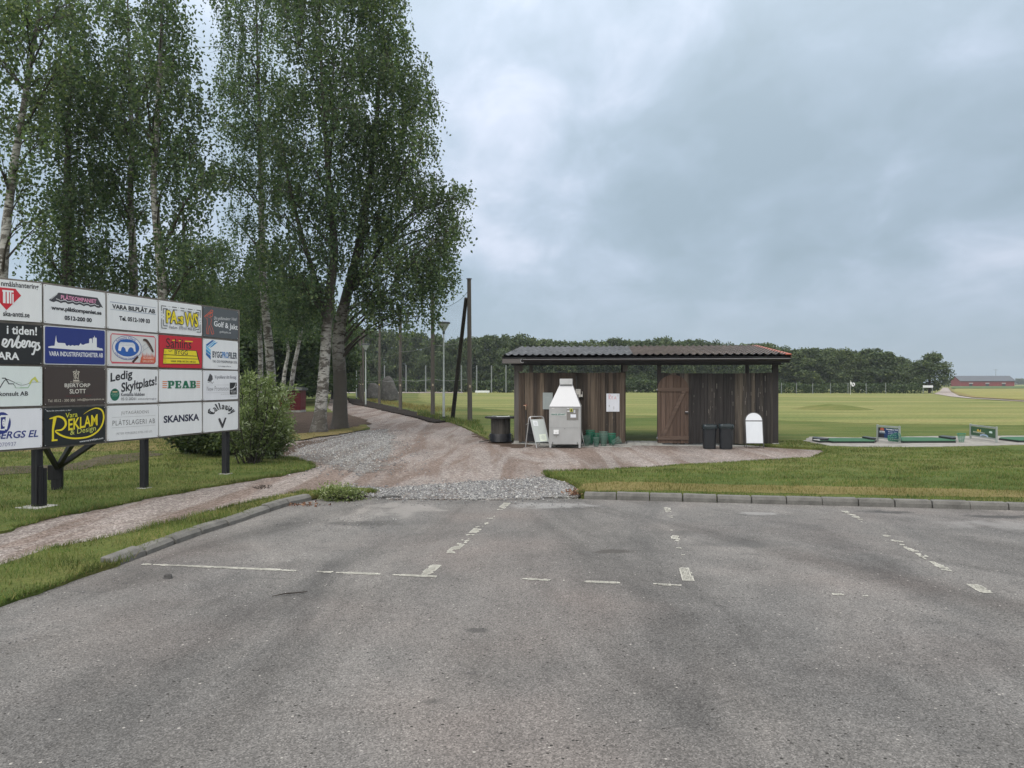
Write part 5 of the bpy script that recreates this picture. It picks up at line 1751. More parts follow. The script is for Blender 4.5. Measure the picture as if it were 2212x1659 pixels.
# two black bins
def bin_(u0, u1, v_top, v_bot, label, seed):
    b0 = G((u0 + u1) / 2, v_bot, .03)
    s = b0.y / F
    w1, h = (u1 - u0) * s, (v_bot - v_top) * s
    root = thing('rubbish_bin', label, 'bin', b0 + Vector((0, w1 * .42, 0)), HA + rr.uniform(-.05, .05), 'black bins by the hut wall')
    m = paint((.012, .014, .018), .5, .2)
    bagm = paint((.020, .030, .034), .22, .3)

    def rrect(w, d, z, n=5, rad=.25, wob=0.0, r_=None):
        pts = []
        rd = min(w, d) * rad
        for cx, cy, a0 in ((w / 2 - rd, d / 2 - rd, 0), (-w / 2 + rd, d / 2 - rd, 90), (-w / 2 + rd, -d / 2 + rd, 180), (w / 2 - rd, -d / 2 + rd, 270)):
            for i in range(n):
                t = R(a0 + 90 * i / (n - 1))
                q = 1 + (r_.uniform(-wob, wob) if r_ else 0)
                pts.append((cx + rd * math.cos(t) * q, cy + rd * math.sin(t) * q, z + (r_.uniform(-wob, wob) * .25 if r_ else 0)))
        return pts

    def loft(loops, mat, mb, cap0=True, cap1=True):
        n = len(loops[0]); vs = [p for l in loops for p in l]; fs = []
        for i in range(len(loops) - 1):
            for k in range(n): fs.append((i * n + k, i * n + (k + 1) % n, (i + 1) * n + (k + 1) % n, (i + 1) * n + k))
        if cap0: fs.append(list(range(n))[::-1])
        if cap1: fs.append([(len(loops) - 1) * n + k for k in range(n)])
        mb.add(vs, fs, mat)

    mb = MB(); loft([rrect(w1 * .80, w1 * .80, 0), rrect(w1 * .84, w1 * .84, h * .4), rrect(w1 * .93, w1 * .93, h * .93), rrect(w1 * .89, w1 * .89, h * .93), rrect(w1 * .78, w1 * .78, h * .25)], m, mb)
    mb.build('bin_body', parent=root, smooth=True)
    mb = MB(); loft([rrect(w1 * .94, w1 * .94, h * .90), rrect(w1 * 1.0, w1 * 1.0, h * .93), rrect(w1 * 1.0, w1 * 1.0, h * .965), rrect(w1 * .92, w1 * .92, h * .972), rrect(w1 * .90, w1 * .90, h * .93)], m, mb, False, False)
    mb.build('bin_rim', parent=root, smooth=True)
    r_ = random.Random(seed)
    mb = MB(); loft([rrect(w1 * .985, w1 * .985, h * .80, 8, .25, .06, r_), rrect(w1 * 1.03, w1 * 1.03, h * .88, 8, .25, .05, r_), rrect(w1 * 1.02, w1 * 1.02, h * .95, 8, .25, .03, r_), rrect(w1 * .97, w1 * .97, h * .995, 8, .25, .03, r_), rrect(w1 * .86, w1 * .86, h * .98, 8, .25, .03, r_), rrect(w1 * .80, w1 * .80, h * .6, 8, .25, .03, r_)], bagm, mb, False, False)
    mb.build('bag_liner', parent=root, smooth=True)


q0, q1 = zoomB(1000, 1150), zoomB(1185, 1450)
bin_(q0[0], q1[0], q0[1], q1[1], 'black rubbish bin nearer the arched door, its bag sagging', 3)
q0, q1 = zoomB(1210, 1143), zoomB(1395, 1455)
bin_(q0[0], q1[0], q0[1], q1[1], 'black rubbish bin nearer the white arched board', 8)

# arched white board
ua, va = zoomB(1537, 1440); ub, vb = zoomB(1757, 1440)
ga, gb = G(ua, va, .03), G(ub, vb, .03)
w_, s_ = (gb - ga).length, ga.y / F
arc_b = thing('arched_board', 'blank white pavement board with an arched top in a black frame', 'sign board', (ga + gb) / 2, HA)
hh = (zoomB(0, 1440)[1] - zoomB(0, 990)[1]) * s_
lean = R(12)
AM = Matrix.Rotation(-lean, 4, 'X')
zz = lambda y: (zoomB(0, 1440)[1] - zoomB(0, y)[1]) * s_
mb = MB()
zs = zz(1097)
xsr = w_ / 2 - .008
arcp = [(xsr * math.cos(R(t)), 0, zs + (hh - zs) * math.sin(R(t))) for t in range(0, 181, 12)]
mb.tube([AM @ Vector(p) for p in [(xsr, 0, 0), (xsr, 0, zs)] + arcp[1:-1] + [(-xsr, 0, zs), (-xsr, 0, 0)]], .013, 8, BKM)
mb.bar(AM @ Vector((-xsr, 0, zs)), AM @ Vector((xsr, 0, zs)), .022, .02, BKM)
mb.bar(AM @ Vector((-xsr, 0, zz(1385))), AM @ Vector((xsr, 0, zz(1385))), .022, .02, BKM)
mb.build('frame', parent=arc_b, smooth=True)
mb = MB(); mb.prism([AM @ Vector(p) for p in [(x * .95, -.006, z if i not in (0, 15) else zs + .012) for i, (x, _, z) in enumerate(arcp)]], .012, AM @ Vector((0, 1, 0)), paint((.66, .68, .72), .45, .05)); mb.build('header_panel', parent=arc_b)
mb = MB(); mb.prism([AM @ Vector(p) for p in [(-xsr + .012, -.006, zz(1380)), (xsr - .012, -.006, zz(1380)), (xsr - .012, -.006, zs - .015), (-xsr + .012, -.006, zs - .015)]], .012, AM @ Vector((0, 1, 0)), paint((.62, .65, .69), .45, .06)); mb.build('main_panel', parent=arc_b)
for sx in (-1, 1):
    mb = MB(); mb.tube([AM @ Vector((sx * (xsr - .02), .02, zs)), (sx * (xsr - .02), .42, 0)], .011, 6, BKM); mb.build('rear_leg', parent=arc_b)

# ------------------------------------------------------------------ tee mats, dividers and their baskets
z8 = lambda x, y: ((3000 + x / 4.424) * .576, (1570 + y / 4.424) * .576)
z9 = lambda x, y: ((3440 + x / 5.53) * .576, (1570 + y / 5.53) * .576)
ZT = ZL + .014
M_TURF = paint((.024, .115, .050), .9, .3); M_RUB = paint((.016, .018, .020), .5, .2)


def mat_(pts, label, bumps):
    g = [G(u, v, ZT) for u, v in pts]
    c = sum(g, Vector()) / len(g)
    root = thing('tee_mat', label, 'tee mat', c, 0, 'green tee mats on the concrete')
    loc = [Vector((p.x - c.x, p.y - c.y, 0)) for p in g]
    mb = MB(); mb.prism(loc, .045, (0, 0, 1), M_RUB); mb.build('rubber_base', parent=root)
    mb = MB(); mb.prism([p * .985 + Vector((0, 0, .046)) for p in loc], .012, (0, 0, 1), M_TURF); mb.build('turf', parent=root)
    for bp in bumps:
        bb_ = [G(u, v, ZT) - c for u, v in bp]
        bb_ = [Vector((p.x, p.y, .058)) for p in bb_]
        mb = MB(); mb.prism(bb_, .05, (0, 0, 1), M_RUB); mb.build('rubber_tray', parent=root)
    return root


mat_([z8(205, 372), z8(235, 352), z8(1030, 352), z8(1265, 388), z8(1230, 406), z8(560, 406), z8(470, 396), z8(330, 398)], 'green tee mat nearest the hut with black rubber trays at both ends',
     [[z8(205, 372), z8(235, 354), z8(480, 386), z8(440, 396), z8(300, 394)], [z8(1030, 354), z8(1090, 348), z8(1262, 372), z8(1260, 386), z8(1180, 384)]])
mat_([z9(-560, 455), z9(-540, 420), z9(300, 425), z9(440, 432), z9(800, 470), z9(800, 500), z9(-300, 505)], 'green tee mat between the two advertising dividers',
     [[z9(440, 432), z9(530, 415), z9(790, 440), z9(805, 470), z9(720, 475)]])
mat_([z9(1690, 442), z9(1720, 420), z9(3000, 400), z9(3600, 440), z9(3000, 492), z9(2100, 492)], 'green tee mat cut off by the right edge of the photo', [])
mb = MB(); pw = [G(*z8(235, 352), ZT + .11), G(*z8(320, 362), ZT + .11)]
mb.bar(pw[0] - pw[0], pw[1] - pw[0], .05, .02, paint((.7, .7, .7), .5)); o = mb.build('white_peg'); o.location = pw[0] + Vector((0, 0, .01)); tag(o, 'white rubber peg on the tray of the tee mat nearest the hut', 'tee peg')


def divider(pl, vb, pr_, label, bg, art):
    """sign between two posts, seen in perspective: pl, pr_ are the posts' foot points on the picture, vb the tops"""
    a, b = G(*pl, ZT), G(*pr_, ZT)
    ht = (pl[1] - vb[0]) * a.y / F
    c = a
    ang = math.atan2(b.y - a.y, b.x - a.x)
    root = thing('tee_divider', label, 'divider sign', c, ang, 'advertising dividers between the tee mats')
    W = (Vector((b.x, b.y, 0)) - Vector((a.x, a.y, 0))).length
    m = paint((.30, .33, .31), .5, .15)
    for x in (0, W):
        mb = MB(); mb.box((x, 0, ht / 2), (.045, .045, ht), m, bev=.006); mb.build('post', parent=root)
    mb = MB(); mb.box((W / 2, 0, ht - .04), (W - .046, .03, .05), m, bev=.004); mb.box((W / 2, 0, .095), (W - .046, .03, .035), m, bev=.004); mb.build('rail', parent=root)
    mb = MB(); mb.box(((W - .06) / 2, .006, (ht - .20) / 2), (W - .06, .012, ht - .20), paint(bg, .45, .08)); p_ = mb.build('sign_panel', parent=root); p_.location = (.03, 0, .117)
    A = Art(W - .06, ht - .20)
    art(A); A.build(p_)


def art1(A):
    A.p([(0, 0), (.30, 0), (.30, 1), (0, 1)], (.020, .020, .030))
    A.l([(.13, .74), (.12, .86), (.19, .95), (.27, .86), (.25, .72)], .026, (.60, .12, .06), smooth=True); A.l([(.17, .74), (.19, .86), (.22, .74)], .018, (.70, .25, .14), smooth=True)
    A.r(.07, .54, .33, .68, (.62, .64, .66)); A.t('BASTU', .10, .575, .30, .645, (.10, .10, .14), .02)
    A.t('Nossebro VVS', .40, .80, .97, .93, WH, .03, rise=-.02)
    for k, w_ in enumerate(('Rörmokeri · Varme', 'Bergvärme · Luft', 'Avloppsarbeten', 'Försäljning')): A.t(w_, .50, .60 - k * .175, .90, .70 - k * .175, (.50, .56, .68), .02)
    A.l([(.05, .47), (.36, .47)], .010, (.30, .40, .55))


def art2(A):
    A.p([(0, 0), (1, 0), (1, .22), (.7, .40), (.35, .32), (0, .42)], (.030, .085, .040))
    A.p([(.26, .50), (.25, .68), (.30, .83), (.345, .66), (.355, .50)], (.62, .42, .06)); A.p([(.355, .50), (.36, .66), (.41, .82), (.415, .50)], (.72, .58, .10)); A.p([(.31, .80), (.35, .84), (.40, .82), (.365, .60)], (.02, .02, .02))
    A.t('BORGUNDA', .10, .34, .575, .48, (.66, .66, .52), .035)
    A.e(.80, .63, .062, .115, (.62, .76, .72)); A.r(.74, .50, .865, .56, (.62, .76, .72))
    A.l([(.38, .06), (.46, .18), (.55, .21), (.64, .15), (.70, .02)], .05, (.40, .52, .66), smooth=True); A.l([(.38, .20), (.50, .30), (.62, .28)], .012, (.02, .03, .10), smooth=True)


divider(z8(1287, 375), [z8(0, 98)[1]], z8(1652, 408), 'blue advertising divider with a small orange emblem at the tees', (.018, .045, .135), art1)
divider(z9(1105, 410), [z9(0, 105)[1]], z9(1645, 495), 'green advertising divider with a golf ball at the tees', (.035, .105, .045), art2)
gb = 'wire ball baskets stacked along the wall'
o = dup(pg, G(*z9(915, 488), ZT), 0.4, 'green wire basket standing between the mat and the green divider', 'green baskets at the tees'); o.scale = (1.0, 1.0, 1.02)
o = dup(pg, G(*z8(1390, 400), ZT) + Vector((.10, -.05, .125)), 0.4, 'green wire basket lying on its side before the blue divider', 'green baskets at the tees'); o.scale = (1.25, 1.25, 1.25)
o.rotation_euler = (R(80), R(10), R(75))


# ------------------------------------------------------------------ net poles, nets and lamps along the drive
zF = lambda x, y: ((1000 + x / 2.5525) * .576, (1000 + y / 2.5525) * .576)
pole_px = [(1015, 910), (935, 897.5), (865, 886), (819.5, 873.5), (784, 868.8), (779, 863.6), (775.8, 860.6), (772.6, 857.0), (746, 851.0)]
POLEH = 6.45
plabels = ['bare net pole at the near end of the row, braced by a leaning dark pole', 'net pole in the row just left of the nearest street lamp', 'net pole in front of the grass beside the tall standing stone, with a small plate',
           'net pole standing before the two standing stones', 'stoutest-looking net pole at the left front of the tight cluster', 'net pole just behind the front pole of the tight cluster', 'net pole in the middle of the tight cluster', 'net pole at the back of the tight cluster',
           'far net pole beside the dark birch trunk']
pole_pts = []
for (u, v), lb in zip(pole_px, plabels):
    g = G(u, v, ZL); g.z = ZL
    pole_pts.append(g)
    root = thing('net_pole', lb, 'pole', g, 0, 'wooden net poles along the drive')
    hgt = POLEH + random.uniform(-.15, .15)
    mb = MB()
    lean_ = Vector((random.uniform(-.05, .05), random.uniform(-.05, .05), 0))
    ks = [0, .2, .4, .6, .8, 1]
    mb.tube([Vector((0, 0, -.1)) + lean_ * k + Vector((0, 0, (hgt + .1) * k)) for k in ks], [.112 - .022 * k for k in ks], 14, M_POLE)
    mb.build('shaft', parent=root, smooth=True)
    mb = MB(); mb.lathe([(.10, hgt), (.13, hgt + .005), (.13, hgt + .03), (.07, hgt + .04)], 14, paint((.06, .05, .048), .6)); o = mb.build('top_cap', parent=root); o.location = lean_
    mb = MB(); mb.box((.01, -.112, 1.62 + random.uniform(-.05, .05)), (.08, .012, .11), paint((.50, .42, .10) if lb.startswith('net pole standing') else (.50, .42, .30), .5)); mb.build('number_plate', parent=root)
g = G(*zF(1778, 1450), ZL)
top = pole_pts[0] + Vector((-.17, .05, 5.55))
mb = MB(); mb.tube([g + Vector((0, 0, -.1)), g.lerp(top, .5), top], [.105, .098, .085], 14, M_POLED)
tag(mb.build('brace_pole', smooth=True), 'dark wooden pole leaning against the first net pole as a brace', 'pole')


def mk_net():
    m, nt, bs = new_mat('net_mesh')
    uv = nt.nodes.new('ShaderNodeTexCoord').outputs['UV']
    sp_ = nt.nodes.new('ShaderNodeSeparateXYZ'); nt.links.new(uv, sp_.inputs[0])
    th = []
    for i in range(2):
        fr = math_n(nt, 'FRACT', math_n(nt, 'MULTIPLY', sp_.outputs[i], 1 / .045))
        th.append(math_n(nt, 'LESS_THAN', fr, .050))
    f = math_n(nt, 'MAXIMUM', th[0], th[1])
    bs.inputs['Base Color'].default_value = (.05, .055, .06, 1); bs.inputs['Roughness'].default_value = .7
    tr = nt.nodes.new('ShaderNodeBsdfTransparent')
    mx = nt.nodes.new('ShaderNodeMixShader')
    nt.links.new(f, mx.inputs[0]); nt.links.new(tr.outputs[0], mx.inputs[1]); nt.links.new(bs.outputs[0], mx.inputs[2])
    nt.links.new(mx.outputs[0], nt.nodes['Material Output'].inputs[0])
    return m


M_NET = mk_net()


def net(p, q, z0, z1, sag, label):
    root = thing('ball_net', label, 'net', (p + q) / 2, 0, 'safety nets hung between the poles')
    c = (p + q) / 2
    nx, nz = 16, 10
    L = (q - p).length
    d = (q - p).normalized(); nn = Vector((-d.y, d.x, 0))
    vs, fs, uvs = [], [], []
    for j in range(nz + 1):
        for i in range(nx + 1):
            s, t = i / nx, j / nz
            zt = z1 - sag * 4 * s * (1 - s)
            z = z0 + (zt - z0) * t
            w = .10 * mnoise.noise(Vector((s * L * .5, z * .3, L))) + .12 * math.sin(math.pi * t) * math.sin(math.pi * s)
            vs.append(p.lerp(q, s) + nn * w + Vector((0, 0, z)) - c); uvs.append((s * L, z))
    for j in range(nz):
        for i in range(nx):
            k = j * (nx + 1) + i
            fs.append((k, k + 1, k + nx + 2, k + nx + 1))
    me = bpy.data.meshes.new('mesh'); me.from_pydata(vs, [], fs)
    ul = me.uv_layers.new(name='UVMap')
    for lp in me.loops: ul.data[lp.index].uv = uvs[lp.vertex_index]
    me.materials.append(M_NET)
    o = bpy.data.objects.new('net_mesh', me); COL.objects.link(o); o.parent = root
    mb = MB()
    cm = paint((.06, .065, .07), .6)
    mb.tube([vs[nz * (nx + 1) + i] for i in range(nx + 1)], .011, 4, cm, cap=False)
    mb.build('top_cable', parent=root)
    mb = MB(); mb.tube([Vector(vs[i]) + Vector((0, 0, (2.0 - z0) - .10 * math.sin(math.pi * i / nx))) for i in range(nx + 1)], .009, 4, paint((.30, .31, .32), .6), cap=False)
    mb.tube([Vector(vs[i]) + Vector((0, 0, (3.8 - z0) - .12 * math.sin(math.pi * i / nx))) for i in range(nx + 1)], .006, 4, paint((.30, .31, .32), .6), cap=False)
    mb.build('guide_cable', parent=root)


nl = ['sagging net between the braced pole and the pole by the nearest lamp', 'net between the lamp pole and the pole before the tall stone', 'net hung in front of the standing stones', 'net reaching the tight cluster of poles']
for i, lb in enumerate(nl):
    a_, b_ = pole_pts[i] + Vector((0, .12, 0)), pole_pts[i + 1] + Vector((0, .12, 0))
    net(Vector((a_.x, a_.y, 0)), Vector((b_.x, b_.y, 0)), .12, 6.05, .45, lb)

lamp_px = [(958.5, 905, None), (790, None, 743), (770, None, 769), (754.5, None, 787), (669, None, 796)]
LH = 4.65
M_LPOLE = mk_metal('galvanised_pole', (.46, .49, .48), .4, .4, .06)


def lamp_proto():
    root = thing('street_lamp', None, 'street lamp', (0, 0, 0), 0, 'path lamps along the drive')
    mb = MB(); mb.tube([(0, 0, -.05), (0, 0, 1.25), (0, 0, 1.30), (0, 0, LH - .55)], [.058, .058, .040, .032], 12, M_LPOLE); mb.build('lamp_post', parent=root, smooth=True)
    mb = MB(); mb.lathe([(.058, 0), (.068, 0), (.068, .10), (.058, .12)], 12, paint((.06, .06, .06), .6)); mb.build('base_collar', parent=root)
    mb = MB(); mb.lathe([(.05, LH - .58), (.06, LH - .57), (.06, LH - .45), (.05, LH - .43)], 12, paint((.035, .04, .045), .4)); mb.build('neck', parent=root, smooth=True)
    mb = MB(); mb.lathe([(.30, LH - .09), (.32, LH - .07), (.32, LH - .03), (.26, LH), (.05, LH + .015)], 24, paint((.05, .06, .068), .4)); mb.build('lamp_cap', parent=root, smooth=True)
    gm = paint((.55, .60, .62), .15, .04)
    mb = MB(); mb.lathe([(.06, LH - .45), (.13, LH - .34), (.24, LH - .16), (.28, LH - .09)], 20, gm); mb.build('lamp_shade', parent=root, smooth=True)
    mb = MB()
    for i in range(4):
        t = math.pi / 4 + i * math.pi / 2
        mb.tube([(.06 * math.cos(t), .06 * math.sin(t), LH - .45), (.30 * math.cos(t), .30 * math.sin(t), LH - .08)], .010, 5, paint((.3, .32, .33), .4))
    mb.build('shade_rib', parent=root)
    return root


lp = lamp_proto()
llab = ['nearest and tallest-looking street lamp, beside the leaning brace pole', 'street lamp standing close behind the tight cluster of net poles', 'street lamp just left of the tight pole cluster', 'small distant street lamp right of the dark birch trunk', 'farthest street lamp, left of the white-barked twin birch']
for i, ((u, vb, vt), lb) in enumerate(zip(lamp_px, llab)):
    if vb: g = G(u, vb, ZL)
    else:
        Y = (LH + ZL - H) * F / (V0 - vt); g = Vector(((u - U0) / F * Y, Y, ZL))
    if i == 0: lp.location = g; lp['label'] = lb
    else: dup(lp, g, i * .4, lb)


# ------------------------------------------------------------------ stones, cabinet, loose bits
def boulder(name, w, d, h, seed, label, loc, taper=.45, lean=0.0):
    bm = bmesh.new()
    bmesh.ops.create_icosphere(bm, subdivisions=4, radius=1.0)
    for v in bm.verts:
        p = v.co.copy()
        k = (p.z + 1) / 2
        rxy = max(1e-3, math.hypot(p.x, p.y)); s = (1 - taper * k ** 1.3) * min(1, (1 - k ** 8) ** .5 + .0) / rxy * min(1.0, rxy * 3)
        q = Vector((p.x * w / 2 * s + lean * k, p.y * d / 2 * s, k * h))
        nz_ = mnoise.noise(p * 1.3 + Vector((seed, 0, 0))) * .22 + mnoise.noise(p * 4 + Vector((seed, 3, 0))) * .07
        v.co = q + Vector((p.x, p.y, p.z * .3)) * nz_ * w * .35
        v.co.z = max(v.co.z, -.05)
    me = bpy.data.meshes.new(name); bm.to_mesh(me); bm.free()
    m, nt, bs = new_mat('stone')
    pp_ = obj_co(nt)
    f = noise_n(nt, pp_, 1.8, 8, .7, .4)
    nt.links.new(ramp(nt, f, [(.3, (.045, .043, .042)), (.5, (.085, .082, .08)), (.7, (.17, .165, .16))]), bs.inputs['Base Color'])
    bs.inputs['Roughness'].default_value = .95
    bump(nt, bs, f, .08)
    me.materials.append(m)
    for pl_ in me.polygons: pl_.use_smooth = True
    o = bpy.data.objects.new(name, me); COL.objects.link(o); o.location = loc
    return tag(o, label, 'stone')


g = G(842, 866, ZL); s_ = g.y / F
boulder('standing_stone', 43 * s_, 24 * s_, 54 * s_, 3, 'tall pointed standing stone beyond the net', g, .5, -.2)
g = G(806, 861, ZL); s_ = g.y / F
boulder('standing_stone', 36 * s_, 24 * s_, 34 * s_, 9, 'lower rounded stone left of the pointed standing stone', g, .35)
g = G(363, 1249, 0)
boulder('loose_stone', .085, .07, .045, 21, 'fist-sized pale stone lying on the asphalt near the kerb end', g, .3)

g0 = G(601, 891, ZK); g1 = G(649, 891, ZK)
cab = thing('transformer_cabinet', 'dark red windowless cabinet with a grey roof among the birches', 'cabinet', (g0 + g1) / 2)
s_ = g0.y / F; w_ = (g1.x - g0.x); h_ = 53 * s_
M_REDW = mk_wood('dark_red_boards', [(0.1, (.080, .008, .013)), (0.9, (.115, .013, .018))], 'Z', .6, .5, (.85, 1.15))
mb = MB(); mb.box((0, w_ * .45, h_ * .5), (w_, w_ * .9, h_ * .82), M_REDW, bev=.01); mb.build('wall', parent=cab)
mb = MB(); mb.box((0, w_ * .45, h_ * .045), (w_ * 1.02, w_ * .92, h_ * .09), M_CONC); mb.build('plinth', parent=cab)
mb = MB(); mb.prism([(-w_ * .58, -.12, h_ * .90), (-w_ * .58, w_ * 1.0, h_ * .90), (-w_ * .58, w_ * .95, h_ * 1.0), (-w_ * .58, .0, h_ * 1.03)], w_ * 1.16, (1, 0, 0), paint((.045, .05, .055), .5)); mb.build('roof', parent=cab)
mb = MB(); mb.box((-.20, -.006, h_ * .54), (.22, .01, .18), paint((.6, .58, .55), .5)); mb.box((-.20, -.012, h_ * .54), (.10, .004, .10), paint((.35, .30, .26), .5)); mb.build('warning_plate', parent=cab)
mb = MB(); mb.box((w_ * .2, -.012, h_ * .5), (.02, .02, h_ * .7), paint((.05, .006, .008), .5)); mb.build('door_seam', parent=cab)

a_, b_ = G(588, 1288, .012), G(664, 1278, .012)
mb = MB(); mb.tube([a_, a_.lerp(b_, .35) + Vector((0, .02, .004)), a_.lerp(b_, .7) + Vector((0, -.012, .006)), b_], [.003, .006, .006, .004], 5, M_TWIG)
tag(mb.build('fallen_twig'), 'thin dark twig lying on the asphalt', 'twig')
g = G(846, 1077, 0)
boulder('loose_stone', .34, .08, .05, 25, 'long pale broken kerb piece at the edge of the asphalt', g, .2)


# ------------------------------------------------------------------ foliage
def nrm(a):
    return a / np.maximum(np.linalg.norm(a, axis=1, keepdims=True), 1e-9)


def mesh_np(name, verts, k, mat, polys=None):
    """verts (N*k,3) of N separate k-gons"""
    n = len(verts) // k
    me = bpy.data.meshes.new(name)
    me.vertices.add(len(verts)); me.vertices.foreach_set('co', np.ascontiguousarray(verts, dtype=np.float32).ravel())
    me.loops.add(n * k); me.loops.foreach_set('vertex_index', np.arange(n * k, dtype=np.int32))
    me.polygons.add(n); me.polygons.foreach_set('loop_start', np.arange(0, n * k, k, dtype=np.int32))
    me.update(calc_edges=True)
    me.materials.append(mat)
    return me


def leaf_verts(p, L, W, r, droop=.6, dirs=None):
    n = len(p)
    a = r.normal(size=(n, 3)); a[:, 2] -= droop
    if dirs is not None: a = a * .55 + dirs
    a = nrm(a)
    b = nrm(np.cross(a, r.normal(size=(n, 3))))
    L = (L * r.uniform(.7, 1.25, n))[:, None]; W = (W * r.uniform(.7, 1.25, n))[:, None]
    v = np.empty((n, 4, 3))
    v[:, 0] = p; v[:, 1] = p + a * L * .45 + b * W * .5; v[:, 2] = p + a * L; v[:, 3] = p + a * L * .45 - b * W * .5
    return v.reshape(-1, 3)


def strands(clumps, per, r, Lmin, Lmax, k, spread=.16):
    """hanging twigs that fill each clump: leaf points and twig lines. clumps: rows x, y, z, rx, ry, rz"""
    P0, P1, pts = [], [], []
    for c in clumps:
        rx, ry, rz = c[3:6]
        n = max(3, int(per * (rx * rz) * r.uniform(.5, 1.6)))
        u = nrm(r.normal(size=(n, 3))) * (r.uniform(0, 1, (n, 1)) ** .45)
        s = np.array(c[:3]) + u * np.array([rx, ry, rz])
        L = r.uniform(Lmin, Lmax, n)
        s[:, 2] += L * .45
        out = r.normal(size=(n, 3)) * spread; out[:, 2] = 0
        out += u * np.array([.22, .22, 0])
        t = np.linspace(.05, 1, k)[None, :, None]
        d = out[:, None, :] * L[:, None, None] * np.sqrt(t) + np.array([0, 0, -1.0]) * (L[:, None, None] * (t ** 1.35)) + np.array([0, 0, .12]) * np.sin(t * 3.0) * L[:, None, None]
        q = s[:, None, :] + d
        P0.append(s); P1.append(q[:, -1]); pts.append((q + r.normal(size=q.shape) * .038).reshape(-1, 3))
    return np.concatenate(pts), np.concatenate(P0), np.concatenate(P1)


def curve_pts(a, b, sag, n=6, bow=None):
    a, b = Vector(a), Vector(b)
    return [a.lerp(b, i / n) + Vector((0, 0, sag * math.sin(math.pi * i / n))) + (bow or Vector()) * math.sin(math.pi * i / n) for i in range(n + 1)]


def birch(trunks, clumps, label, seed, bark, leafmat=None, dens=260, leaf=(.115, .090), Lr=(.45, 1.25), k=12, limb=True, group=None, name='birch_tree', cat='tree', roots=True):
    """trunks: list of (points, radii) in world space; clumps: list of (Vector, rx, rz)"""
    r = np.random.default_rng(seed); rd = random.Random(seed)
    base = Vector(trunks[0][0][0]); base.z = 0.05
    root = thing(name, label, cat, base, 0, group)
    mb = MB()
    allp = []
    for pts, rad in trunks:
        pts = [Vector(p) for p in pts]
        Q, qr = [], []
        for i in range(len(pts) - 1):
            p0, p1, p2, p3 = pts[max(i - 1, 0)], pts[i], pts[i + 1], pts[min(i + 2, len(pts) - 1)]
            for s in range(4):
                t = s / 4
                Q.append(.5 * ((2 * p1) + (p2 - p0) * t + (2 * p0 - 5 * p1 + 4 * p2 - p3) * t * t + (3 * p1 - p0 - 3 * p2 + p3) * t ** 3)); qr.append(rad[i] * (1 - t) + rad[i + 1] * t)
        Q.append(pts[-1]); qr.append(rad[-1])
        n = 14
        rings = []
        for i, p in enumerate(Q):
            ring_ = []
            for j in range(n):
                a = 2 * math.pi * j / n
                w = 1 + .10 * mnoise.noise(Vector((math.cos(a) * 1.5, math.sin(a) * 1.5, p.z * 1.6 + seed))) + (.28 * max(0, 1 - (p.z - .05) / .7) ** 2 * (1 + .6 * math.sin(3 * a + seed)) if roots and i < 12 else 0)
                ring_.append(p - base + Vector((math.cos(a), math.sin(a), 0)) * qr[i] * w)
            rings.append(ring_)
        vs = [q for g_ in rings for q in g_]
        fs = [(i * n + j, i * n + (j + 1) % n, (i + 1) * n + (j + 1) % n, (i + 1) * n + j) for i in range(len(rings) - 1) for j in range(n)]
        mb.add(vs, fs, bark)
        allp += [(q, w_) for q, w_ in zip(Q, qr)]
    tr = mb.build('trunk', parent=root, smooth=True)
    mb = MB()
    arr = []
    for c, rx, rz_c in clumps:
        arr.append((c.x - base.x, c.y - base.y, c.z - base.z, rx, rx, rz_c))
        if limb and rd.random() < (.6 if c.z > 6 else .4):
            best, bd = None, 1e9
            for q, w_ in allp:
                dh = math.hypot(q.x - c.x, q.y - c.y)
                want = c.z - .55 * dh - .3
                e = abs(q.z - want) + .35 * dh
                if q.z < c.z + .2 and e < bd: best, bd = (q, w_), e
            if best is None: best = min(allp, key=lambda t: (t[0] - c).length)
            q, w_ = best
            dh = (q - c).length
            pts = curve_pts(q - base, c - base + Vector((0, 0, rz_c * .3)), dh * .10, 6, Vector((rd.uniform(-.1, .1), rd.uniform(-.1, .1), 0)) * dh)
            r0 = min(w_ * .5, .014 + .013 * dh)
            mb.tube(pts, [r0 * (1 - .8 * i / 6) for i in range(7)], 5, M_TWIG, cap=False)
            for s in range(5):
                st = pts[rd.randint(3, 6)]
                e = c - base + Vector((rd.gauss(0, rx * .6), rd.gauss(0, rx * .6), rd.gauss(rz_c * .25, rz_c * .4)))
                mb.tube(curve_pts(st, e, .15 * rx, 4), [.014, .012, .009, .006, .004], 4, M_TWIG, cap=False)
    if mb.f: mb.build('limbs', parent=root)
    pts, s0, s1 = strands(arr, dens, r, Lr[0], Lr[1], k)
    lv = leaf_verts(pts, leaf[0], leaf[1], r)
    me = mesh_np('crown', lv, 4, leafmat or M_BIRCH)
    o = bpy.data.objects.new('crown', me); COL.objects.link(o); o.parent = root
    keep = r.uniform(size=len(s0)) < .5
    a, b = s0[keep], s1[keep]
    w = np.array([.006, 0, 0]) * np.ones((len(a), 1))
    me = mesh_np('twigs', np.stack([a - w, a + w, b], 1).reshape(-1, 3), 3, M_TWIG)
    o = bpy.data.objects.new('twigs', me); COL.objects.link(o); o.parent = root
    return root


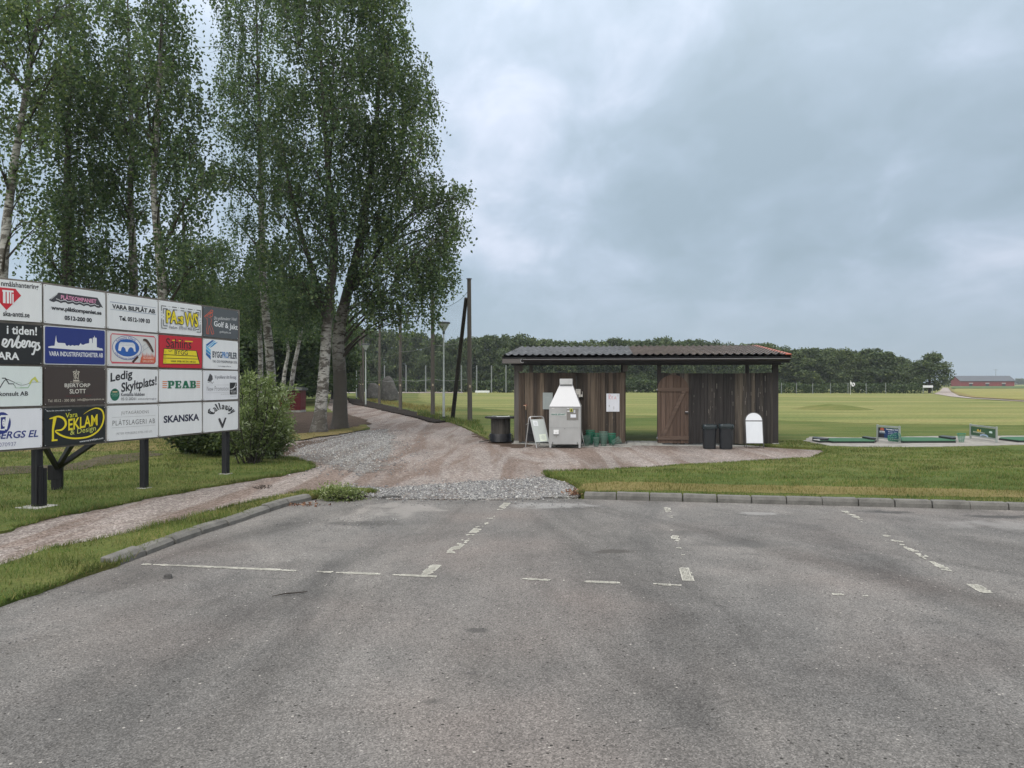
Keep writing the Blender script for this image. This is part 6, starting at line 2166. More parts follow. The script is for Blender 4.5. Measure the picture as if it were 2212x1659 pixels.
def px_clumps(lst, Y, seed, dmin=1.0, dmax=3.2, copies=2, shrink=1.0):
    """clumps listed as seen (column, row, radius) get depths in front of and behind the trunk so the crown is as deep as it is wide"""
    rd = random.Random(seed)
    out = []
    for u, v, r_ in lst:
        for k in range(copies):
            d = rd.uniform(dmin, dmax) * (1 if k % 2 else -1) * rd.uniform(.2, 1)
            y = Y + d
            c = P(u + rd.uniform(-12, 12), v + rd.uniform(-12, 12), y)
            rr_ = r_ / F * y * shrink
            out.append((c, rr_, rr_ * rd.uniform(.8, 1.1)))
    return out


def tpath(lst, Y, radii, dy=0.0, z0=-.1):
    pts = [P(u, v, Y + dy * i / len(lst)) for i, (u, v) in enumerate(lst)]
    pts[0].z = z0
    return pts, radii


# the twin birch beside the drive
YA, YB = 27.4, 29.6
big = [(792, 45, 60), (842, 95, 55), (880, 165, 60), (900, 235, 48), (862, 290, 58), (905, 322, 44), (872, 378, 55), (832, 432, 58), (905, 440, 40), (952, 428, 42), (982, 440, 26), (962, 492, 36), (930, 522, 50), (945, 585, 40), (902, 600, 55), (934, 640, 34),
       (880, 655, 45), (862, 690, 30), (930, 690, 28), (950, 560, 44), (966, 615, 30), (888, 702, 24), (1000, 432, 22), (985, 500, 26), (802, 640, 50), (822, 562, 60), (772, 500, 62), (772, 600, 45), (840, 500, 50), (860, 230, 60), (820, 160, 60), (840, 340, 55), (770, 400, 60), (800, 290, 70),
       (790, -20, 60), (740, -30, 70), (850, 20, 45), (700, -20, 60), (790, 700, 34), (820, 660, 40), (890, 560, 45)]
bigL = [(700, 60, 72), (642, 105, 70), (722, 155, 78), (782, 150, 70), (690, 245, 78), (740, 330, 78), (662, 345, 70), (700, 432, 70), (622, 432, 58), (662, 522, 60), (604, 562, 50), (650, 622, 58), (700, 560, 55), (620, 250, 62), (590, 330, 55), (690, 650, 50), (640, 690, 40),
        (660, 0, 70), (610, 20, 60), (720, 470, 50), (600, 480, 48), (740, 250, 60)]
tB = tpath([(731, 930), (735, 880), (733, 800), (731, 740), (736, 690), (748, 640), (768, 560), (785, 480), (800, 380), (812, 280), (820, 160), (828, 40), (830, -60)], YB, [.31, .27, .255, .25, .24, .20, .16, .14, .11, .09, .06, .035, .02])
tB2 = ([P(738, 690, YB), P(775, 655, YB - .4), P(830, 640, YB - .9), P(890, 632, YB - 1.2)], [.075, .06, .045, .02])
tB3 = ([P(748, 640, YB), P(790, 575, YB + .2), P(845, 520, YB + .5), P(900, 470, YB + .8)], [.13, .10, .07, .03])
M_TWINDARK = mk_birch_bark('dark_birch_bark', 3.6, 5.5, .30, 4.3)
birch([tB, tB2, tB3], px_clumps(big, YB, 31, .6, 3.0, 2, .97), 'tall birch with a dark fissured trunk beside the gravel drive, crown spreading right', 1, M_TWINDARK, dens=74)
tA_ = tpath([(687, 937), (693, 880), (700, 800), (704, 740), (706, 700), (714, 620), (722, 540), (716, 460), (708, 360), (700, 240), (692, 100), (688, -40)], YA, [.27, .22, .20, .19, .19, .17, .15, .12, .10, .08, .05, .02])
tA2 = ([P(708, 700, YA), P(680, 600, YA + .3), P(650, 500, YA + .5), P(625, 400, YA + .6), P(605, 280, YA + .6)], [.12, .10, .08, .06, .03])
birch([tA_, tA2], px_clumps(bigL, YA, 33, .6, 2.8, 2, .9), 'birch with a white peeling trunk and hollow foot beside the dark-trunked birch', 2, mk_birch_bark('white_birch_bark', 2.6, 4.4, .44), dens=70)

# birch behind the bush
YC = 33.0
tC = tpath([(590, 905), (588, 850), (582, 760), (574, 680), (568, 600), (565, 480), (563, 360), (560, 240), (556, 100), (552, -30)], YC, [.22, .20, .185, .17, .155, .13, .10, .08, .05, .02])
cC = [(560, 60, 65), (515, 110, 50), (545, 185, 68), (602, 200, 60), (500, 205, 48), (505, 295, 56), (572, 305, 66), (542, 392, 55), (485, 385, 45), (520, 482, 52), (562, 565, 50), (505, 600, 50), (540, 640, 45), (500, 50, 36), (520, -10, 65), (590, -10, 60), (600, 420, 45), (590, 650, 40)]
birch([tC], px_clumps(cC, YC, 35, .5, 2.6, 2, .9), 'white-trunked birch rising behind the willow bush', 3, M_BBARK2, dens=58)
# the group behind the billboard
YD = 24.5
tD = tpath([(347, 952), (350, 860), (352, 740), (350, 620), (340, 500), (332, 400), (338, 280), (345, 150), (350, 20), (352, -60)], YD, [.20, .17, .15, .14, .12, .10, .085, .065, .04, .02])
cD = [(358, 45, 45), (340, 110, 60), (378, 150, 50), (420, 240, 52), (350, 215, 64), (405, 330, 55), (352, 320, 60), (372, 420, 52), (300, 265, 55), (438, 400, 42), (422, 480, 45), (370, 520, 45), (440, 560, 42), (395, 600, 46), (330, 560, 40), (355, 0, 42), (310, 190, 50)]
birch([tD], px_clumps(cD, YD, 37, .5, 2.4, 2), 'pale-trunked birch above the middle of the billboard, right of the slim one', 4, M_BBARK2, dens=66)
YE = 28.0
tE = tpath([(292, 930), (291, 800), (289, 640), (287, 540), (282, 430), (284, 300), (280, 160), (276, 20), (274, -50)], YE, [.19, .17, .15, .13, .11, .085, .06, .03, .02])
cE = [(270, 50, 45), (240, 40, 35), (300, 100, 48), (250, 130, 52), (285, 190, 60), (230, 220, 60), (270, 290, 65), (215, 300, 58), (300, 370, 55), (240, 390, 60), (205, 430, 50), (262, 450, 45), (240, 560, 45), (310, 480, 40), (280, 600, 42), (320, 640, 40), (215, 15, 35)]
birch([tE], px_clumps(cE, YE, 39, .5, 2.4, 2), 'slim pale-trunked birch above the second column of signs', 5, M_BBARK2, dens=60)
YG = 26.0
tG = tpath([(150, 930), (149, 800), (148, 640), (146, 520), (145, 430), (146, 330), (150, 220), (152, 100)], YG, [.22, .21, .20, .17, .13, .09, .06, .03])
cG = [(170, 130, 52), (130, 180, 50), (180, 210, 58), (120, 260, 55), (165, 300, 62), (120, 350, 52), (190, 370, 52), (150, 420, 60), (105, 450, 45), (185, 470, 52), (140, 520, 55), (200, 540, 45), (100, 560, 42), (165, 590, 55), (110, 620, 45), (210, 620, 45), (240, 640, 40), (155, 60, 45)]
birch([tG], px_clumps(cG, YG, 41, .5, 2.6, 2), 'dark-trunked leafy tree above the second column of signs, left of the pale birches', 6, M_DBARK, dens=70, name='dark_tree')
YH = 22.5
tH = tpath([(-8, 935), (-2, 760), (5, 600), (15, 480), (30, 360), (48, 250), (64, 150), (80, 50), (90, -50)], YH, [.17, .155, .14, .125, .11, .09, .07, .05, .02])
cH = [(50, 30, 48), (100, 60, 45), (20, 90, 45), (70, 130, 45), (115, 160, 40), (35, 190, 45), (85, 230, 42), (10, 270, 42), (60, 300, 38), (105, 300, 35), (15, 380, 38), (65, 400, 34), (45, 470, 32), (85, 500, 30), (20, 30, 40), (-40, 120, 55), (-50, 280, 50), (130, 20, 40), (70, -20, 45), (180, 40, 36)]
birch([tH], px_clumps(cH, YH, 43, .4, 2.0, 2), 'leaning birch at the left edge of the photo with an airy crown', 7, M_BBARK2, dens=68)
mb = None
# smaller leaning birches farther back
for i, (path, lb, cl) in enumerate((([(622, 880), (634, 800), (645, 745), (652, 700), (655, 640)], 'thin leaning white birch stem left of the red cabinet roof', [(650, 690, 30), (668, 640, 40), (640, 620, 40)]),
                                    ([(608, 862), (614, 810), (622, 765), (620, 735), (610, 690)], 'thin forked white birch stem behind the red cabinet', [(612, 700, 34), (600, 660, 36), (628, 720, 26)]),
                                    ([(560, 870), (563, 780), (560, 700), (556, 620), (556, 520)], 'grey-trunked birch in the shade right of the billboard', [(545, 600, 45), (575, 640, 45), (530, 660, 45), (560, 690, 40)]),
                                    ([(404, 880), (402, 760), (400, 640), (398, 540), (395, 430)], 'thin dark birch stem above the third column of signs', [(400, 560, 45), (420, 640, 42), (385, 640, 40), (440, 620, 40)]),
                                    ([(455, 880), (455, 780), (457, 690), (458, 620), (460, 540)], 'dark birch behind the right half of the billboard', [(455, 640, 48), (490, 660, 46), (470, 560, 42), (500, 700, 40)]))):
    Y = (46, 52, 40, 36, 44)[i]
    birch([tpath(path, Y, [.16, .13, .11, .09, .04])], px_clumps(cl, Y, 60 + i, .6, 2.5, 3), lb, 20 + i, M_BBARK2 if i < 3 else M_DBARK, dens=60, leaf=(.12, .095), k=9)


# broad trees: the far row, the wood behind the birches
def broad_mesh(seed, h, w, n, leaf, trunk_h, mat=None, blobs=34, round_=1.0):
    r = np.random.default_rng(seed)
    pts = []
    bl = []
    for i in range(blobs):
        z = r.uniform(trunk_h, h - .06 * h)
        t = (z - trunk_h) / (h - trunk_h)
        prof = (math.sin(math.pi * min(1, .16 + t * .84)) ** .7) * .5 * w * round_
        a = r.uniform(0, 2 * math.pi); d = prof * r.uniform(.35, .86)
        bl.append((math.cos(a) * d, math.sin(a) * d, z, r.uniform(.10, .17) * w))
    bl.append((0, 0, h - .12 * w, .14 * w)); bl.append((0, 0, (h + trunk_h) / 2, .3 * w))
    tot = sum(b[3] ** 2 for b in bl)
    for x, y, z, s in bl:
        k = int(n * s * s / tot)
        u = nrm(r.normal(size=(k, 3))) * (r.uniform(.55, 1.05, (k, 1)))
        u[:, 2] *= .85
        pts.append(np.array([x, y, z]) + u * s)
    p = np.concatenate(pts)
    p = p[p[:, 2] > trunk_h * .8]
    lv = leaf_verts(p, leaf, leaf * .8, r, .5)
    return mesh_np('crown', lv, 4, mat or M_LINDEN)


def trunk_mesh(h, r0, mat):
    mb = MB(); mb.tube([(0, 0, -.2), (0, 0, h * .3), (.1, 0, h * .6), (0, .1, h)], [r0, r0 * .85, r0 * .7, r0 * .4], 8, mat)
    o = mb.build('trunk', smooth=True); me = o.data; bpy.data.objects.remove(o)
    return me


LCR = [broad_mesh(100 + i, 11.0, 9.0, 8500, .46, .9, blobs=46) for i in range(5)]
LTR = trunk_mesh(6.0, .28, M_DBARK)


def far_tree(x, y, h, w, label, group, cr=None, tr=None, name='linden_tree', seed=0):
    root = thing(name, label, 'tree', (x, y, 0), (seed * 2.399) % 6.28, group)
    o = bpy.data.objects.new('crown', cr or LCR[seed % 5]); COL.objects.link(o); o.parent = root; o.scale = (w / 9.0, w / 9.0, h / 11.0)
    t = bpy.data.objects.new('trunk', tr or LTR); COL.objects.link(t); t.parent = root; t.scale = (1, 1, h / 11.0)
    return root


# crowns of the far row: column, top row
YR = 152.0
rd = random.Random(5)
tops = [(690, 700), (730, 716), (765, 706), (800, 716), (838, 716), (872, 724), (905, 722), (940, 727), (975, 738), (1005, 733), (1035, 733), (1062, 728), (1090, 727), (1118, 728), (1148, 733), (1178, 737), (1208, 740), (1240, 742), (1268, 741),
        (1300, 742), (1325, 735), (1352, 738), (1380, 740), (1408, 738), (1436, 733), (1460, 742), (1486, 738), (1512, 737), (1540, 743), (1568, 746), (1598, 748), (1630, 746), (1662, 745), (1692, 755), (1718, 758), (1745, 757), (1772, 757), (1798, 756), (1826, 759), (1852, 761), (1878, 758), (1902, 764), (1925, 772), (1948, 776)]
for i, (u, v) in enumerate(tops):
    y = YR + rd.uniform(-5, 5) + (10 if i % 3 == 0 else 0)
    x = (u - U0) / F * y
    h = H + (V0 - v) / F * y + .3
    if u < 1100: lb, gr = 'round-crowned linden in the far row, seen behind the net poles', 'far lindens behind the net poles'
    elif u < 1640: lb, gr = 'round-crowned linden in the far row, showing above the hut roof', 'far lindens above the hut'
    else: lb, gr = 'round-crowned linden in the far row right of the hut, behind the hedge', 'far lindens right of the hut'
    far_tree(x, y, h, rd.uniform(7.6, 9.6), lb, gr, seed=i)
BIGC = broad_mesh(140, 11.0, 9.0, 9000, .40, .9, blobs=44, round_=1.05)
for (u, v, w, nm) in ((2008, 764, 8.2, 'solitary tall tree at the right end of the far row, beside the farm road'),):
    y = 140; far_tree((u - U0) / F * y, y, H + (V0 - v) / F * y, w, nm, None, cr=BIGC, seed=3)
# taller trees of the wood at the left
WCR = [broad_mesh(200 + i, 11.0, 9.0, 9000, .36, 1.4, M_WOOD_FAR, 40) for i in range(4)]
wood = [(300, 668, 70), (345, 655, 78), (395, 662, 66), (430, 640, 75), (470, 640, 62), (515, 610, 72), (550, 630, 62), (590, 600, 75), (625, 640, 66), (655, 610, 80), (690, 650, 72), (720, 670, 84), (490, 670, 56), (570, 670, 58), (640, 690, 60), (740, 700, 95), (380, 680, 60), (250, 668, 80), (60, 700, 90), (180, 676, 85), (120, 690, 80), (-60, 690, 85)]
for i, (u, v, y) in enumerate(wood):
    x = (u - U0) / F * y
    far_tree(x, y, H + (V0 - v) / F * y, rd.uniform(7.5, 9.5), 'dense dark deciduous tree in the wood behind the birches' if u > 240 else 'dense dark deciduous tree in the wood behind the billboard', 'trees of the wood behind the birches' if u > 240 else 'trees of the wood behind the billboard', cr=WCR[i % 4], name='wood_tree', seed=i + 2)
# very distant trees either side of the barn
DCR = [broad_mesh(300 + i, 11.0, 9.0, 1500, 1.0, .3) for i in range(2)]
for i, (u, v) in enumerate([(2042, 828), (2052, 826), (2062, 826), (2072, 827), (2060, 822), (2198, 824), (2206, 824), (2216, 825), (2228, 824), (2240, 825), (2084, 829), (2180, 829)]):
    y = 800
    h = H + (V0 - v) / F * y + 3
    far_tree((u - U0) / F * y, y, max(4, h), 9 if v > 822 else 5, 'hazy distant tree on the horizon left of the red barn' if u < 2120 else 'hazy distant tree on the horizon right of the red barn', 'distant trees left of the barn' if u < 2120 else 'distant trees right of the barn', cr=DCR[i % 2], name='distant_tree', seed=i)

# hedges in front of the far row
def hedge(u0, u1, v_top, Y, label, dens, mat, leaf=.30):
    x0, x1 = (u0 - U0) / F * Y, (u1 - U0) / F * Y
    h = H + (V0 - v_top) / F * Y
    r = np.random.default_rng(int(u0))
    root = thing('hedge', label, 'hedge', ((x0 + x1) / 2, Y, 0))
    L = x1 - x0
    n = int(L * h * dens)
    p = np.stack([r.uniform(-L / 2, L / 2, n), r.uniform(-1.2, 1.2, n), r.uniform(0, 1, n) ** .7 * h * (1 + .0 * r.normal(size=n))], 1)
    p[:, 2] *= 1 + .12 * np.sin(p[:, 0] * .9) * np.sin(p[:, 0] * .37 + 1)
    me = mesh_np('hedge_leaves', leaf_verts(p, leaf, leaf * .8, r, .3), 4, mat)
    o = bpy.data.objects.new('foliage', me); COL.objects.link(o); o.parent = root
    mb = MB()
    for k in range(int(L / 1.5)):
        x = -L / 2 + k * 1.5; mb.tube([(x, 0, -.1), (x + .1, .1, h * .8)], [.06, .03], 5, M_TWIG)
    mb.build('stems', parent=root)


hedge(1660, 1990, 829, 128, 'dark clipped hedge along the far side of the range right of the hut', 130, M_SHRUB)
hedge(1020, 1690, 822, 136, 'dark undergrowth line under the far lindens behind the hut', 80, M_SHRUB, .45)
hedge(560, 1030, 818, 140, 'dark undergrowth line under the far lindens behind the net poles', 80, M_SHRUB, .45)

# far net fence posts
fp = [(zF(x, 950), 4.9) for x in (1180, 1378, 1558, 1725, 1885, 2025)] + [(zoomA(x, 430), 4.7) for x in (113, 290, 465)]
M_FPOST = paint((.20, .22, .22), .6, .1)
ya = 140.0
lastp = None
fproto = None
for i, ((u, v), h) in enumerate(sorted(fp, key=lambda t: t[0][0])):
    loc = Vector(((u - U0) / F * ya, ya - 6, ZL))
    if fproto is None:
        mb = MB(); mb.tube([(0, 0, -.1), (0, 0, 4.8)], [.11, .09], 8, M_FPOST); fproto = mb.build('fence_post', smooth=True); fproto.location = loc
        tag(fproto, 'tall thin grey net post at the far edge of the range behind the poles', 'post', 'tall far net posts')
    else:
        c = fproto.copy(); COL.objects.link(c); c.location = loc
sproto = None
for x in (72, 205, 348, 505, 660, 820, 992):
    u = (2900 + x / 2.353) * .576
    loc = Vector(((u - U0) / F * 121, 121, ZL))
    if sproto is None:
        mb = MB(); mb.tube([(0, 0, -.1), (0, 0, 1.75)], [.055, .05], 6, M_FPOST); sproto = mb.build('fence_post', smooth=True); sproto.location = loc
        tag(sproto, 'short thin grey post in the line before the far hedge', 'post', 'short posts before the hedge')
    else:
        c = sproto.copy(); COL.objects.link(c); c.location = loc

# golf flag, target board, road sign, mast
g = Vector(((1837 - U0) / F * 112, 112, ZL))
fl_ = thing('golf_flag', 'small black and white chequered golf flag on a pin far out on the range', 'golf flag', g)
mb = MB(); mb.tube([(0, 0, 0), (0, 0, 2.1)], .022, 6, paint((.7, .7, .68), .5)); mb.build('flag_pin', parent=fl_)
mb = MB()
for i in range(4):
    for j in range(3):
        mb.box((.10 + i * .16, .05 * math.sin(i), 1.40 + j * .19 - i * .05), (.16, .02, .19), paint((.75, .75, .78), .6) if (i + j) % 3 else paint((.03, .03, .04), .6))
mb.build('flag_cloth', parent=fl_)
g = Vector(((1042 - U0) / F * 118, 118, ZL))
tb = thing('target_board', 'low white target board lying on the range beside the braced pole', 'target board', g)
mb = MB(); mb.box((0, 0, .38), (2.2, .25, .32), paint((.72, .74, .74), .5), bev=.03); mb.build('board', parent=tb)
for x in (-.8, .8):
    mb = MB(); mb.box((x, 0, .12), (.1, .2, .24), paint((.3, .3, .3), .5)); mb.build('foot', parent=tb)
y = 122.0
x = (2004 - U0) / F * y
rs = thing('road_sign', 'white rectangular road sign on two legs by the end of the hedge', 'road sign', (x, y, 0))
for dx in (-.72, .72):
    mb = MB(); mb.tube([(dx, 0, 0), (dx, 0, 1.35)], .05, 6, M_FPOST); mb.build('leg', parent=rs)
mb = MB(); mb.box((0, -.06, 1.22), (1.6, .04, .36), paint((.66, .68, .70), .5), bev=.01); mb.build('sign_panel', parent=rs)
Yb = 400.0
g = Vector(((2151 - U0) / F * 520, 520, 0))
ms = thing('utility_mast', 'thin mast with a crossarm rising behind the red barn', 'mast', g)
mb = MB(); mb.tube([(0, 0, 0), (0, 0, 11.0)], [.16, .10], 6, M_FPOST); mb.build('mast_pole', parent=ms)
mb = MB(); mb.bar((-1.6, 0, 10.6), (1.6, 0, 10.6), .14, .14, M_FPOST); mb.build('crossarm', parent=ms)

# ------------------------------------------------------------------ far buildings
z10 = lambda x, y: ((3400 + x / 5.027) * .576, (1280 + y / 5.027) * .576)
bx0, bx1 = (z10(1013, 0)[0] - U0) / F * Yb, (z10(2032, 0)[0] - U0) / F * Yb
bw = bx1 - bx0
barn = thing('red_barn', 'long low red wooden barn with a dark roof and three openings', 'barn', ((bx0 + bx1) / 2, Yb, 0))
s_ = Yb / F
zh = lambda y: H - (z10(0, y)[1] - V0) * s_
M_BARN = mk_wood('barn_red', [(0.1, (.16, .030, .028)), (0.9, (.22, .042, .038))], 'Z', .8, .2, (.85, 1.15))
he, hr = zh(752) + .2, zh(657)
wp = 9.0
mb = MB()
ops = [(z10(1180, 0)[0], z10(1248, 0)[0]), (z10(1490, 0)[0], z10(1556, 0)[0]), (z10(1800, 0)[0], z10(1866, 0)[0])]
ox = [((a - U0) / F * Yb - (bx0 + bx1) / 2, (b - U0) / F * Yb - (bx0 + bx1) / 2) for a, b in ops]
xs_ = [-bw / 2] + [q for o_ in ox for q in o_] + [bw / 2]
for i in range(0, len(xs_), 2): mb.box(((xs_[i] + xs_[i + 1]) / 2, .1, he / 2), (xs_[i + 1] - xs_[i], .2, he), M_BARN)
oh = zh(795)
for a, b in ox: mb.box(((a + b) / 2, .1, (he + oh) / 2), (b - a, .2, he - oh), M_BARN)
mb.box((0, wp - .1, he / 2), (bw, .2, he), M_BARN)
for sx in (-1, 1): mb.prism([(sx * bw / 2, .2, 0), (sx * bw / 2, wp - .2, 0), (sx * bw / 2, wp - .2, he), (sx * bw / 2, wp / 2, hr - .1), (sx * bw / 2, .2, he)], -.2 * sx, (1, 0, 0), M_BARN)
mb.build('wall', parent=barn)
mb = MB()
rm = mk_metal('dark_barn_roof', (.075, .085, .10), .6, 0, .25, .4)
for y0, y1 in ((-.6, wp / 2), (wp + .6, wp / 2)):
    z0_ = he - .25
    mb.add([(-bw / 2 - .5, y0, z0_), (bw / 2 + .5, y0, z0_), (bw / 2 + .5, y1, hr), (-bw / 2 - .5, y1, hr), (-bw / 2 - .5, y0, z0_ + .2), (bw / 2 + .5, y0, z0_ + .2), (bw / 2 + .5, y1, hr + .2), (-bw / 2 - .5, y1, hr + .2)],
           [(0, 1, 2, 3), (4, 5, 6, 7), (0, 1, 5, 4), (1, 2, 6, 5), (2, 3, 7, 6), (3, 0, 4, 7)], rm)
mb.build('roof', parent=barn)
for a, b in ox:
    mb = MB(); mb.box(((a + b) / 2, .35, oh / 2), (b - a, .06, oh), paint((.03, .03, .035), .7)); d_ = mb.build('door', parent=barn)
    mb = MB(); mb.box(((a + b) / 2, -.02, oh + .12), (b - a + .3, .05, .42), paint((.55, .55, .55), .6)); mb.build('lintel_board', parent=d_)


def house(u0, u1, v_e, v_r, Y, wall, roof, label):
    x0, x1 = (u0 - U0) / F * Y, (u1 - U0) / F * Y
    he_, hr_ = H - (v_e - V0) / F * Y, H - (v_r - V0) / F * Y
    w = x1 - x0
    root = thing('house', label, 'house', ((x0 + x1) / 2, Y, 0))
    D = 8.0
    mb = MB(); mb.prism([(-w / 2, 0, 0), (-w / 2, D, 0), (-w / 2, D, he_), (-w / 2, D / 2, hr_ - .15), (-w / 2, 0, he_)], w, (1, 0, 0), paint(wall, .7)); wl = mb.build('wall', parent=root)
    mb = MB()
    for ya_, yb_ in ((-.5, D / 2), (D + .5, D / 2)):
        mb.add([(-w / 2 - .4, ya_, he_ - .15), (w / 2 + .4, ya_, he_ - .15), (w / 2 + .4, yb_, hr_), (-w / 2 - .4, yb_, hr_), (-w / 2 - .4, ya_, he_ + .05), (w / 2 + .4, ya_, he_ + .05), (w / 2 + .4, yb_, hr_ + .2), (-w / 2 - .4, yb_, hr_ + .2)],
               [(0, 1, 2, 3), (4, 5, 6, 7), (0, 1, 5, 4), (1, 2, 6, 5), (2, 3, 7, 6), (3, 0, 4, 7)], paint(roof, .8))
    mb.build('roof', parent=root)
    for k in (-.25, .22):
        mb = MB(); mb.box((k * w, -.03, he_ * .55), (1.1, .06, 1.1), paint((.05, .06, .07), .2)); mb.build('window', parent=root)


house(1884, 1938, 836, 826, 178, (.50, .48, .45), (.26, .11, .075), 'house with a reddish tiled roof glimpsed under the lindens right of the hut')
house(1378, 1402, 822, 816, 168, (.62, .60, .56), (.30, .29, .28), 'white gabled house glimpsed through the passage of the hut')
house(1003, 1032, 823, 818, 170, (.55, .52, .52), (.28, .26, .26), 'pale house glimpsed between the trunks beside the braced pole')


# ------------------------------------------------------------------ bushes
def bush(center, rx, h, nst, per, leaf, mat, seed, label, name, droop=.2, lean=0.0, wild=1.0):
    r = np.random.default_rng(seed); rd = random.Random(seed)
    root = thing(name, label, 'bush', center)
    mb = MB()
    P_, D_ = [], []
    for i in range(nst):
        a = rd.uniform(0, 6.283); d = abs(rd.gauss(0, .5))
        b0 = Vector((math.cos(a) * rx * .25 * d, math.sin(a) * rx * .25 * d, 0))
        hh = h * rd.uniform(.35, 1.0) * (1 - .25 * min(1, d * .8))
        tip = Vector((math.cos(a) * rx * min(1.1, d * .95 + .25) + lean * hh, math.sin(a) * rx * min(1.1, d * .95 + .25), hh))
        mid = b0.lerp(tip, .5) + Vector((rd.gauss(0, .08), rd.gauss(0, .08), hh * .14))
        ps = [b0, b0.lerp(mid, .5) + Vector((0, 0, .03)), mid, mid.lerp(tip, .6) + Vector((0, 0, .04 * h)), tip]
        mb.tube(ps, [.014, .012, .009, .006, .003], 4, M_TWIG, cap=False)
        t = r.uniform(.12, 1.0, per)
        seg = np.minimum((t * 4).astype(int), 3); f = t * 4 - seg
        A = np.array([tuple(q) for q in ps])
        pt = A[seg] * (1 - f[:, None]) + A[seg + 1] * f[:, None]
        dr = nrm(A[seg + 1] - A[seg])
        side = nrm(r.normal(size=(per, 3)))
        pt = pt + side * (r.uniform(0, .13, per) * wild)[:, None]
        P_.append(pt); D_.append(dr * .5 + side * .7)
    mb.build('stems', parent=root)
    p, dd = np.concatenate(P_), np.concatenate(D_)
    p[:, 2] = np.maximum(p[:, 2], .02)
    me = mesh_np('foliage', leaf_verts(p, leaf[0], leaf[1], r, droop, dd), 4, mat)
    o = bpy.data.objects.new('foliage', me); COL.objects.link(o); o.parent = root
    return root


bush(G(545, 1000, ZK), .86, 2.2, 64, 100, (.115, .034), M_WILLOW, 51, 'wind-blown light green willow bush at the right end of the billboard', 'willow_bush', .0, .12)
bush(G(585, 990, ZK), .50, 1.15, 40, 120, (.11, .032), M_WILLOW, 53, 'lower pale willow bush leaning out over the edge of the drive', 'willow_bush', .0, .10)
bush(G(450, 990, ZK) + Vector((0, 1.0, 0)), 1.15, 1.05, 90, 170, (.10, .07), M_SHRUB, 55, 'dark broad-leaved bush under the right half of the billboard', 'dark_bush', .2)
bush(G(392, 985, ZK) + Vector((0, .6, 0)), .55, .85, 40, 110, (.10, .075), M_SHRUB, 57, 'small dark bush left of the broad bush under the billboard', 'dark_bush', .2)
bush(G(722, 1080, .0), .16, .20, 60, 30, (.06, .02), M_WILLOW, 59, 'tuft of weeds growing over the broken kerb', 'weed_tuft', .2)
bush(G(760, 1080, .0), .14, .13, 45, 26, (.055, .02), M_WILLOW, 61, 'low weeds beside the taller tuft on the kerb', 'weed_tuft', .2)


# ------------------------------------------------------------------ grass blades and loose stones
def inside(pts, poly):
    x, y = pts[:, 0], pts[:, 1]
    ins = np.zeros(len(pts), bool)
    px_, py_ = np.array([p.x for p in poly]), np.array([p.y for p in poly])
    j = len(poly) - 1
    for i in range(len(poly)):
        c = ((py_[i] > y) != (py_[j] > y)) & (x < (px_[j] - px_[i]) * (y - py_[i]) / (py_[j] - py_[i] + 1e-12) + px_[i])
        ins ^= c
        j = i
    return ins


def blades(name, poly, z, box, n, h, w, mat, seed, near=1.0, clump=.5, fringe=0, skip=None, skip2=None, label='short uneven grass growing on the lawn'):
    r = np.random.default_rng(seed)
    x0, x1, y0, y1 = box
    p = np.stack([r.uniform(x0, x1, n), y0 + (y1 - y0) * r.uniform(0, 1, n) ** near], 1)
    # only what stands inside the outline and the view
    p = p[inside(p, poly)]
    if skip is not None: p = p[~inside(p, skip)]
    if skip2 is not None: p = p[~inside(p, skip2) | (r.uniform(size=len(p)) < .12)]
    if fringe:
        e = []
        m_ = len(poly)
        for i in range(m_):
            q0, q1 = poly[i], poly[(i + 1) % m_]
            if not (x0 < q0.x < x1 and y0 < q0.y < y1): continue
            kk = r.poisson((q1 - q0).length * fringe)
            t = r.uniform(0, 1, (kk, 1))
            e.append(np.array([[q0.x, q0.y]]) * (1 - t) + np.array([[q1.x, q1.y]]) * t + r.normal(size=(kk, 2)) * .030)
        if e: p = np.concatenate([p] + e)
    p = p[np.abs(p[:, 0]) < p[:, 1] * .72 + 1.0]
    nz_ = np.array([mnoise.noise(Vector((a * 1.7, b * 1.7, seed))) for a, b in p])
    p = p[nz_ > r.uniform(-1, 1, len(p)) * clump - clump * .4]
    nz_ = np.array([mnoise.noise(Vector((a * .9, b * .9, seed + 5))) for a, b in p])
    k = len(p)
    hh = h * r.uniform(.45, 1.2, k) * (1 + .6 * nz_)
    a = r.uniform(0, 6.283, k)
    dx, dy = np.cos(a), np.sin(a)
    ww = w * (.7 + .05 * p[:, 1]) * r.uniform(.7, 1.3, k)
    ln = r.normal(size=(k, 2)) * (.45 * hh)[:, None]
    b0 = np.stack([p[:, 0] - dx * ww, p[:, 1] - dy * ww, np.full(k, z - .01)], 1)
    b1 = np.stack([p[:, 0] + dx * ww, p[:, 1] + dy * ww, np.full(k, z - .01)], 1)
    t = np.stack([p[:, 0] + ln[:, 0], p[:, 1] + ln[:, 1], z + hh], 1)
    me = mesh_np(name, np.stack([b0, b1, t], 1).reshape(-1, 3), 3, mat)
    o = bpy.data.objects.new(name, me); COL.objects.link(o)
    return tag(o, label, 'grass', kind='stuff')


